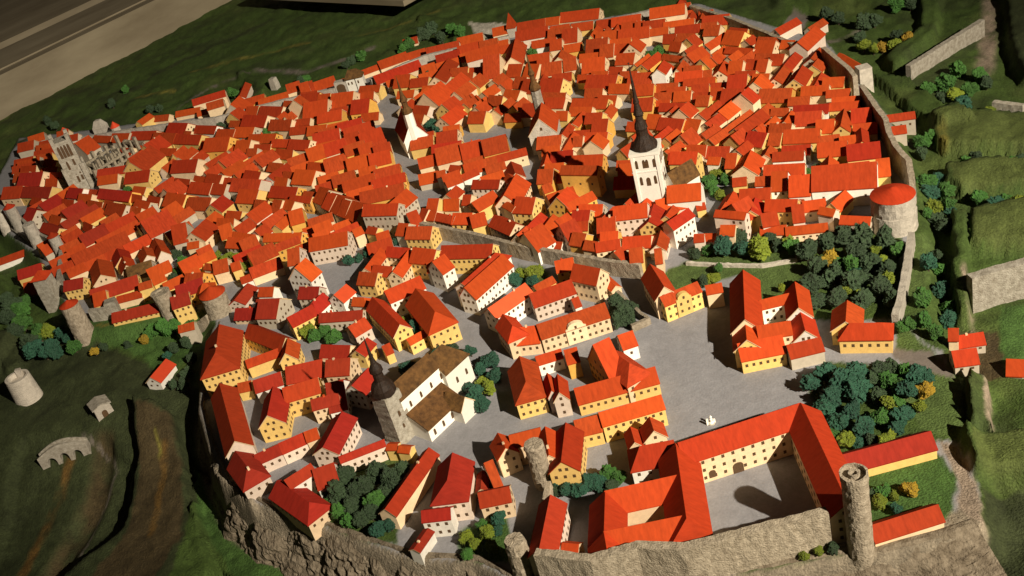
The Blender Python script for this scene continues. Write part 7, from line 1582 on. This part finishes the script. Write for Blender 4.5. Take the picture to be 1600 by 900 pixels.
for s_ in (-.42, .42):
    for k in range(9): xx = w + nl * k / 8; g.box(xx - .035, xx + .035, s_ - .05, s_ + .05, -.2, .42 + .16 * (k % 2) + .05 * math.sin(k * 2.1))
    g.box(w, w + nl, s_ - .03, s_ + .03, -.2, .22); g.box(w, w + nl * .7, s_ - .03, s_ + .03, .34, .40)
for k in range(4): xx = w + nl * (k + .5) / 4; g.box(xx - .03, xx + .03, -.18, -.12, 0, .5); g.box(xx - .03, xx + .03, .12, .18, 0, .46); g.box(xx - .025, xx + .025, -.15, .15, .40, .45)
g.box(w + nl - .05, w + nl + .05, -.42, .42, -.2, .36)
put('ruined_nave', g.me('ruined_nave', M_STONE), t, (0, 0, 0), .55)
# ------------------------------------------------------------ white church with the tall dark spire (centre)
def onion(prof, seg=8): g = G(); g.lathe(prof, seg, ph=math.pi / 8); return g
x, y, z, h, r = SITES['nic']; rz = math.radians(-20)
t = thing('white_church', 'white church with tall square tower and long dark needle spire, tallest in town', 'church', (x, y, z), rz)
w = r * 1.08; g = G(); g.box(-w, w, -w, w, -.2, h); g.box(-w * 1.05, w * 1.05, -w * 1.05, w * 1.05, h * .985, h * 1.03); g.box(-w * 1.03, w * 1.03, -w * 1.03, w * 1.03, h * .72, h * .74)
for sx in (-.86, .86):
    g.box(sx * w - .03, sx * w + .03, -w * 1.06, -w, -.2, h * .98)
put('tower', g.me('tower', M_WHITE), t)
WL = lancet(.05, .17); W2_ = lancet(.075, .17)
for u in (-.62, -.1, .12, .62): put('window', WL, t, (u * w, -w - .001, h * .79))
for u in (-.5, 0, .5): put('window', WL, t, (w + .001, u * w, h * .79), math.pi / 2)
put('window', W2_, t, (0, -w - .001, h * .50)); put('window', WL, t, (-.5 * w, -w - .001, h * .52)); put('window', WL, t, (.5 * w, -w - .001, h * .52))
for u in (-.4, .4): put('window', WL, t, (w + .001, u * w, h * .5), math.pi / 2)
H0 = h * 1.03
pr = [(w * .94, H0), (w * .92, H0 + .05), (w * .74, H0 + .12), (w * .50, H0 + .20), (w * .42, H0 + .26), (w * .40, H0 + .36), (w * .50, H0 + .39), (w * .42, H0 + .47), (w * .28, H0 + .54), (w * .26, H0 + .63), (w * .36, H0 + .66), (w * .25, H0 + .76), (w * .17, H0 + .86), (w * .22, H0 + .89), (w * .13, H0 + 1.0), (.026, H0 + 1.25), (.004, H0 + 1.62)]
v, f = rough_lathe(pr, 14, .07, 3); put('spire', mesh('spire', v, f, M_DARKSP), t)
gb = G(); gb.lathe([(.0, 0), (.02, .012), (.02, .02), (0, .035)], 8); put('finial', gb.me('finial', M_DARKSP), t, (0, 0, H0 + 1.62))
nx_, ny_, L, W, hh, c, yaw, sgn = SITES['nic_nave']
v, f, tv, tf, tm = house_geo(L + .1, W, hh, c, 0)
inv = Matrix.Rotation(-rz, 3, 'Z'); lp = inv @ Vector((nx_ - x, ny_ - y, 0))
put('nave_wall', mesh('nave_wall', v, f, M_WHITE), t, lp, yaw - rz); put('nave_roof', mesh('nave_roof', tv, tf, [ROOFS[1], M_WHITE], tm), t, lp, yaw - rz)
dx_, dy_, L, W, hh, c, yaw, sgn = SITES['nic_dark']
v, f, tv, tf, tm = house_geo(.62, .30, .46, .26, 0); aw = Vector((nx_, ny_, 0)).normalized() * .42; lp = inv @ Vector((nx_ - x + aw.x - .02, ny_ - y + aw.y, 0))
yaw = SITES['nic_nave'][6]
put('choir_wall', mesh('choir_wall', v, f, M_WHITE), t, lp, yaw - rz + .9); put('choir_roof', mesh('choir_roof', tv, tf, [M_BROWN, M_WHITE], tm), t, lp, yaw - rz + .9)
# ------------------------------------------------------------ brown-roofed church with dark onion spire (front)
x, y, z, h, r = SITES['mary']; nx_, ny_, L, W, hh, c, yaw, sgn = SITES['mary_nave']
t = thing('old_church', 'white church with brown roofs, rough stone tower and dark onion spire', 'church', (x, y, z), yaw); t.scale = (1.12, 1.12, 1.08)
w = r * 1.0; rr = random.Random(4)
v, f = rough_lathe([(w * 1.5, -.2), (w * 1.42, h * .4), (w * 1.36, h), (0, h)], 4, .03, 9)
v = [(q[0] * math.cos(.785) - q[1] * math.sin(.785), q[0] * math.sin(.785) + q[1] * math.cos(.785), q[2]) for q in v]
put('tower', mesh('tower', v, f, M_STONEG), t)
put('window', lancet(.035, .09), t, (0, -w * 1.0 - .004, h * .55)); put('window', lancet(.03, .07), t, (0, -w * 1.0 - .004, h * .3))
pr = [(w * 1.12, h - .01), (w * 1.16, h + .03), (w * 1.12, h + .10), (w * .88, h + .17), (w * .50, h + .22), (w * .46, h + .34), (w * .62, h + .37), (w * .58, h + .43), (w * .32, h + .50), (w * .2, h + .58), (w * .11, h + .74), (.004, h + .95)]
v, f = rough_lathe(pr, 14, .05, 8); put('spire', mesh('spire', v, f, M_DARKSP), t)
NL, NW, NH, NC = .78, .29, .66, .17
x0 = w * .6
def local_house(px, py, L_, W_, h_, c_, rz_, wm, rm, nmw, nmr, hip=0):
    v, f, tv, tf, tm = house_geo(L_, W_, h_, c_, hip)
    a = put(nmw, mesh(nmw, v, f, wm), t, (px, py, 0), rz_); b = put(nmr, mesh(nmr, tv, tf, [rm, M_EDGE if rm is M_BROWN else rm], tm), t, (px, py, 0), rz_); return a, b
local_house(x0 + NL / 2, .0, NL, NW, NH, NC, 0, M_WHITE, M_BROWN, 'nave_wall', 'nave_roof')
local_house(x0 + NL + .25, 0.02, .50, .48, .52, .24, 0, M_WHITE, M_BROWN, 'chancel_wall', 'chancel_roof', 2)
def lean_to(px0, px1, y_in, y_out, z_in, z_out, nm):
    g = G(); s_ = 1 if y_out > y_in else -1
    pr = [(y_in, -.15), (y_out, -.15), (y_out, z_out), (y_in, z_in)]
    v = [(px0, a, b) for a, b in pr] + [(px1, a, b) for a, b in pr]
    put(nm + '_wall', mesh(nm + '_wall', v, [(0, 1, 2, 3), (7, 6, 5, 4), (1, 5, 6, 2), (0, 3, 7, 4)], M_WHITE), t)
    o = .02 * s_; sl = (z_in - z_out) / abs(y_out - y_in)
    a = [(y_in, z_in + .004), (y_out + o, z_out + .004 - .02 * sl)]
    q = []
    for dz in (0, .018):
        for px in (px0 - .012, px1 + .012):
            for yy, zz in a: q.append((px, yy, zz + dz))
    put(nm + '_roof', mesh(nm + '_roof', q, [(0, 1, 3, 2), (4, 6, 7, 5), (0, 2, 6, 4), (1, 5, 7, 3), (0, 4, 5, 1), (2, 3, 7, 6)], M_BROWN), t)
lean_to(x0 + .02, x0 + NL - .05, -NW / 2 - .001, -NW / 2 - .33, .38, .21, 'aisle'); lean_to(x0 + .02, x0 + NL - .05, NW / 2 + .001, NW / 2 + .33, .38, .21, 'aisle')
local_house(x0 + NL * .80, -NW / 2 - .36, .34, .26, .22, .15, math.pi / 2, M_WHITE, M_BROWN, 'porch_wall', 'porch_roof')
LW = lancet(.035, .10)
for k in range(4): put('window', LW, t, (x0 + .14 + k * .21, -NW / 2 - .002, .44))
for k in range(3): put('window', LW, t, (x0 + .12 + k * .18, -NW / 2 - .335, .06))
for k in range(2): put('window', LW, t, (x0 + NL + .18 + k * .2, -.22 - .004, .25))
for zz, yy in ((.52, 0), (.40, -.1), (.40, .1)): put('window', lancet(.03, .06), t, (x0 - .003, yy, zz), -math.pi / 2)
# ------------------------------------------------------------ small white church, town hall, dome
a, b = SITES['spirit']; yaw = math.atan2(b[1] - a[1], b[0] - a[0])
t = thing('small_white_church', 'small white gabled church with slim white tower and brown needle spire', 'church', (a[0], a[1], ground_z(a[0], a[1])), yaw)
v, f, tv, tf, tm = house_geo(1.0, .56, .42, .42, 0)
put('wall', mesh('wall', v, f, M_WHITE), t, (.45, 0, 0)); put('roof', mesh('roof', tv, tf, [ROOFS[2], M_WHITE], tm), t, (.45, 0, 0))
g = G(); g.lathe([(.13, -.1), (.115, 1.05), (0, 1.05)], 8); put('tower', g.me('tower', M_WHITE), t, (.02, 0, 0))
g = G(); g.lathe([(.13, 1.05), (.12, 1.13), (.07, 1.2), (.07, 1.32), (.10, 1.35), (.05, 1.48), (.03, 1.6), (.003, 1.95)], 8); put('spire', g.me('spire', M_BROWN), t, (.02, 0, 0))
a, b = SITES['townhall']; yaw = math.atan2(b[1] - a[1], b[0] - a[0]); Lh = math.hypot(b[0] - a[0], b[1] - a[1])
t = thing('town_hall', 'grey gabled town hall with slender brown-spired tower on the square', 'town hall', (a[0], a[1], ground_z(a[0], a[1])), yaw)
v, f, tv, tf, tm = house_geo(Lh + .05, .60, .46, .36, 0)
put('wall', mesh('wall', v, f, M_STONEP), t, (Lh / 2, 0, 0)); put('roof', mesh('roof', tv, tf, [ROOFS[0], M_EDGE], tm), t, (Lh / 2, 0, 0))
g = G(); g.lathe([(.13, -.1), (.115, 1.12), (0, 1.12)], 8); put('tower', g.me('tower', M_STONEG), t, (Lh + .10, .08, 0))
g = G(); g.lathe([(.12, 1.12), (.14, 1.16), (.10, 1.26), (.055, 1.34), (.055, 1.46), (.08, 1.5), (.035, 1.62), (.02, 1.8), (.003, 2.1)], 8); put('spire', g.me('spire', M_BROWN), t, (Lh + .10, .08, 0))
put('window', lancet(.05, .07), t, (-.027, 0, .55), -math.pi / 2)
for u in (-.15, .15): put('window', lancet(.04, .08), t, (-.027, u, .3), -math.pi / 2)
# white gate house in the back wall
(a, b) = SITES['gate']; yaw = math.atan2(b[1] - a[1], b[0] - a[0]); Lg = math.hypot(b[0] - a[0], b[1] - a[1])
t = thing('gatehouse', 'white gatehouse with dark arch in the back town wall', 'gate', (a[0], a[1], ground_z(a[0], a[1])), yaw)
g = G(); g.box(0, Lg * .42, -.1, .1, -.1, .34); put('gate_wall', g.me('gate_wall', M_STONEP), t)
put('arch', lancet(.24, .28), t, (Lg * .2, -.101, 0))
g = G(); g.box(Lg * .43, Lg * .72, -.12, .14, -.1, .38); g.box(Lg * .76, Lg * 1.02, -.12, .14, -.1, .40); put('wall', g.me('wall', M_WHITE), t)
v, f, tv, tf, tm = house_geo(Lg * .6, .3, .38, .18, 3); put('roof', mesh('roof', tv, tf, [M_BROWN, M_BROWN], tm), t, (Lg * .72, 0, .01))
for u in (.5, .62, .84): put('window', win_mesh(.04, .08), t, (Lg * u, -.121, .24))
# ------------------------------------------------------------ bridge, stone box, statue, board
(a, b) = SITES['bridge']; yaw = math.atan2(b[1] - a[1], b[0] - a[0]); Lb = math.hypot(b[0] - a[0], b[1] - a[1]) * 1.25
t = thing('stone_bridge', 'pale humped stone bridge with three dark arches in the left ditch', 'bridge', (a[0], a[1] - .05, ground_z(a[0], a[1]) - .12), yaw)
top = []; n = 18
for k in range(n + 1): u = k / n; top.append((Lb * u, .16 + .18 * math.sin(math.pi * u)))
pr = [(0, -.2)]
for k in range(3):
    cx_ = Lb * (.24 + .26 * k); rr_ = Lb * .085
    pr += [(cx_ - rr_, -.2)] + [(cx_ - rr_ * math.cos(math.pi * q / 8), .02 + .11 * math.sin(math.pi * q / 8) + .03 * (k == 1)) for q in range(9)] + [(cx_ + rr_, -.2)]
pr += [(Lb, -.2)] + top[::-1]
def ngon_extr(pr, y0, y1, name, mat):
    bm = bmesh.new(); vs = [bm.verts.new((p[0], y0, p[1])) for p in pr]; fc = bm.faces.new(vs)
    e = bmesh.ops.extrude_face_region(bm, geom=[fc]); bmesh.ops.translate(bm, verts=[q for q in e['geom'] if isinstance(q, bmesh.types.BMVert)], vec=(0, y1 - y0, 0))
    bmesh.ops.triangulate(bm, faces=[q for q in bm.faces if len(q.verts) > 4]); bmesh.ops.recalc_face_normals(bm, faces=bm.faces)
    me = bpy.data.meshes.new(name); bm.to_mesh(me); bm.free(); me.materials.append(mat); return me
put('arches', ngon_extr(pr, -.10, .10, 'arches', M_STONEG), t); t.scale = (.9, .9, .8)
par = [(x_, z_ + .001) for x_, z_ in top] + [(x_, z_ + .055) for x_, z_ in top[::-1]]
for yy in (-.105, .075): put('parapet', ngon_extr(par, yy, yy + .03, 'parapet', M_STONEG), t)
(a, b) = SITES['stone_box']; cx_, cy_ = (a[0] + b[0]) / 2, (a[1] + b[1]) / 2
t = thing('stone_bunker', 'small grey stone hut with sloping front on the left slope', 'hut', (cx_, cy_, ground_z(cx_, cy_) - .02), .5)
g = G(); g.extr([(-.16, -.1), (.16, -.1), (.15, .22), (.0, .27), (-.15, .22)], -.15, .17); put('wall', g.me('wall', M_STONEP), t)
g = G(); g.extr([(-.18, .212), (-.18, .23), (0, .29), (.18, .23), (.18, .212), (0, .272)], -.17, .19); put('roof', g.me('roof', M_STONEG), t)
put('doorway', lancet(.10, .14), t, (.0, -.151, 0))
x, y, z, h, r = SITES['statue']
t = thing('monument', 'tiny white figure-like monument standing on the big empty square', 'monument', (x, y, z))
g = G(); g.lathe([(.035, 0), (.035, .03), (.02, .035), (.022, .09), (.012, .1), (.02, .125), (.0, .15)], 10); g.box(-.07, -.04, -.012, .012, 0, .10); g.box(.03, .06, .0, .024, 0, .06); put('figure', g.me('figure', M_WHITE), t)
g = G(); g.lathe([(.05, 0), (.05, .014), (0, .014)], 12); put('plinth', g.me('plinth', M_STONEP), t)
# wooden surround of the showcase, upper left
a, b = [Vector((*q, 0)) for q in SITES['frame']]; d = (b - a).normalized(); nn = Vector((-d.y, d.x, 0)); yaw = math.atan2(d.y, d.x); Lf = 34
t = thing('showcase_edge', 'wide beige wooden edging of the model showcase in the upper left corner', 'showcase edge', (a.x, a.y, 0), yaw)
g = G(); g.box(-10, Lf, .12, .7, -.7, 1.05); put('front_board', g.me('front_board', M_WOOD), t)
g = G(); g.box(-10, Lf, .7, 3.3, -.7, 1.10); put('shelf', g.me('shelf', M_WOOD), t)
g = G(); g.box(-10, Lf, 3.3, 4.2, -.7, .5); put('gap', g.me('gap', M_BLACK), t)
g = G(); g.box(-10, Lf, 4.2, 14, -.7, 1.12); put('back_panel', g.me('back_panel', M_WOOD), t)
q = [Vector((*p, 0)) for p in SITES['board2']]
d2 = (q[1] - q[0]); yaw2 = math.atan2(d2.y, d2.x)
t = thing('loose_board', 'corner of a beige board over the top edge of the meadow', 'board', (q[1].x, q[1].y, 0), yaw2)
g = G(); g.box(-9, 0, 0, 5, .22, .40); put('board', g.me('board', M_WOOD), t)
print('objects', len(bpy.data.objects), 'windows', nwin)
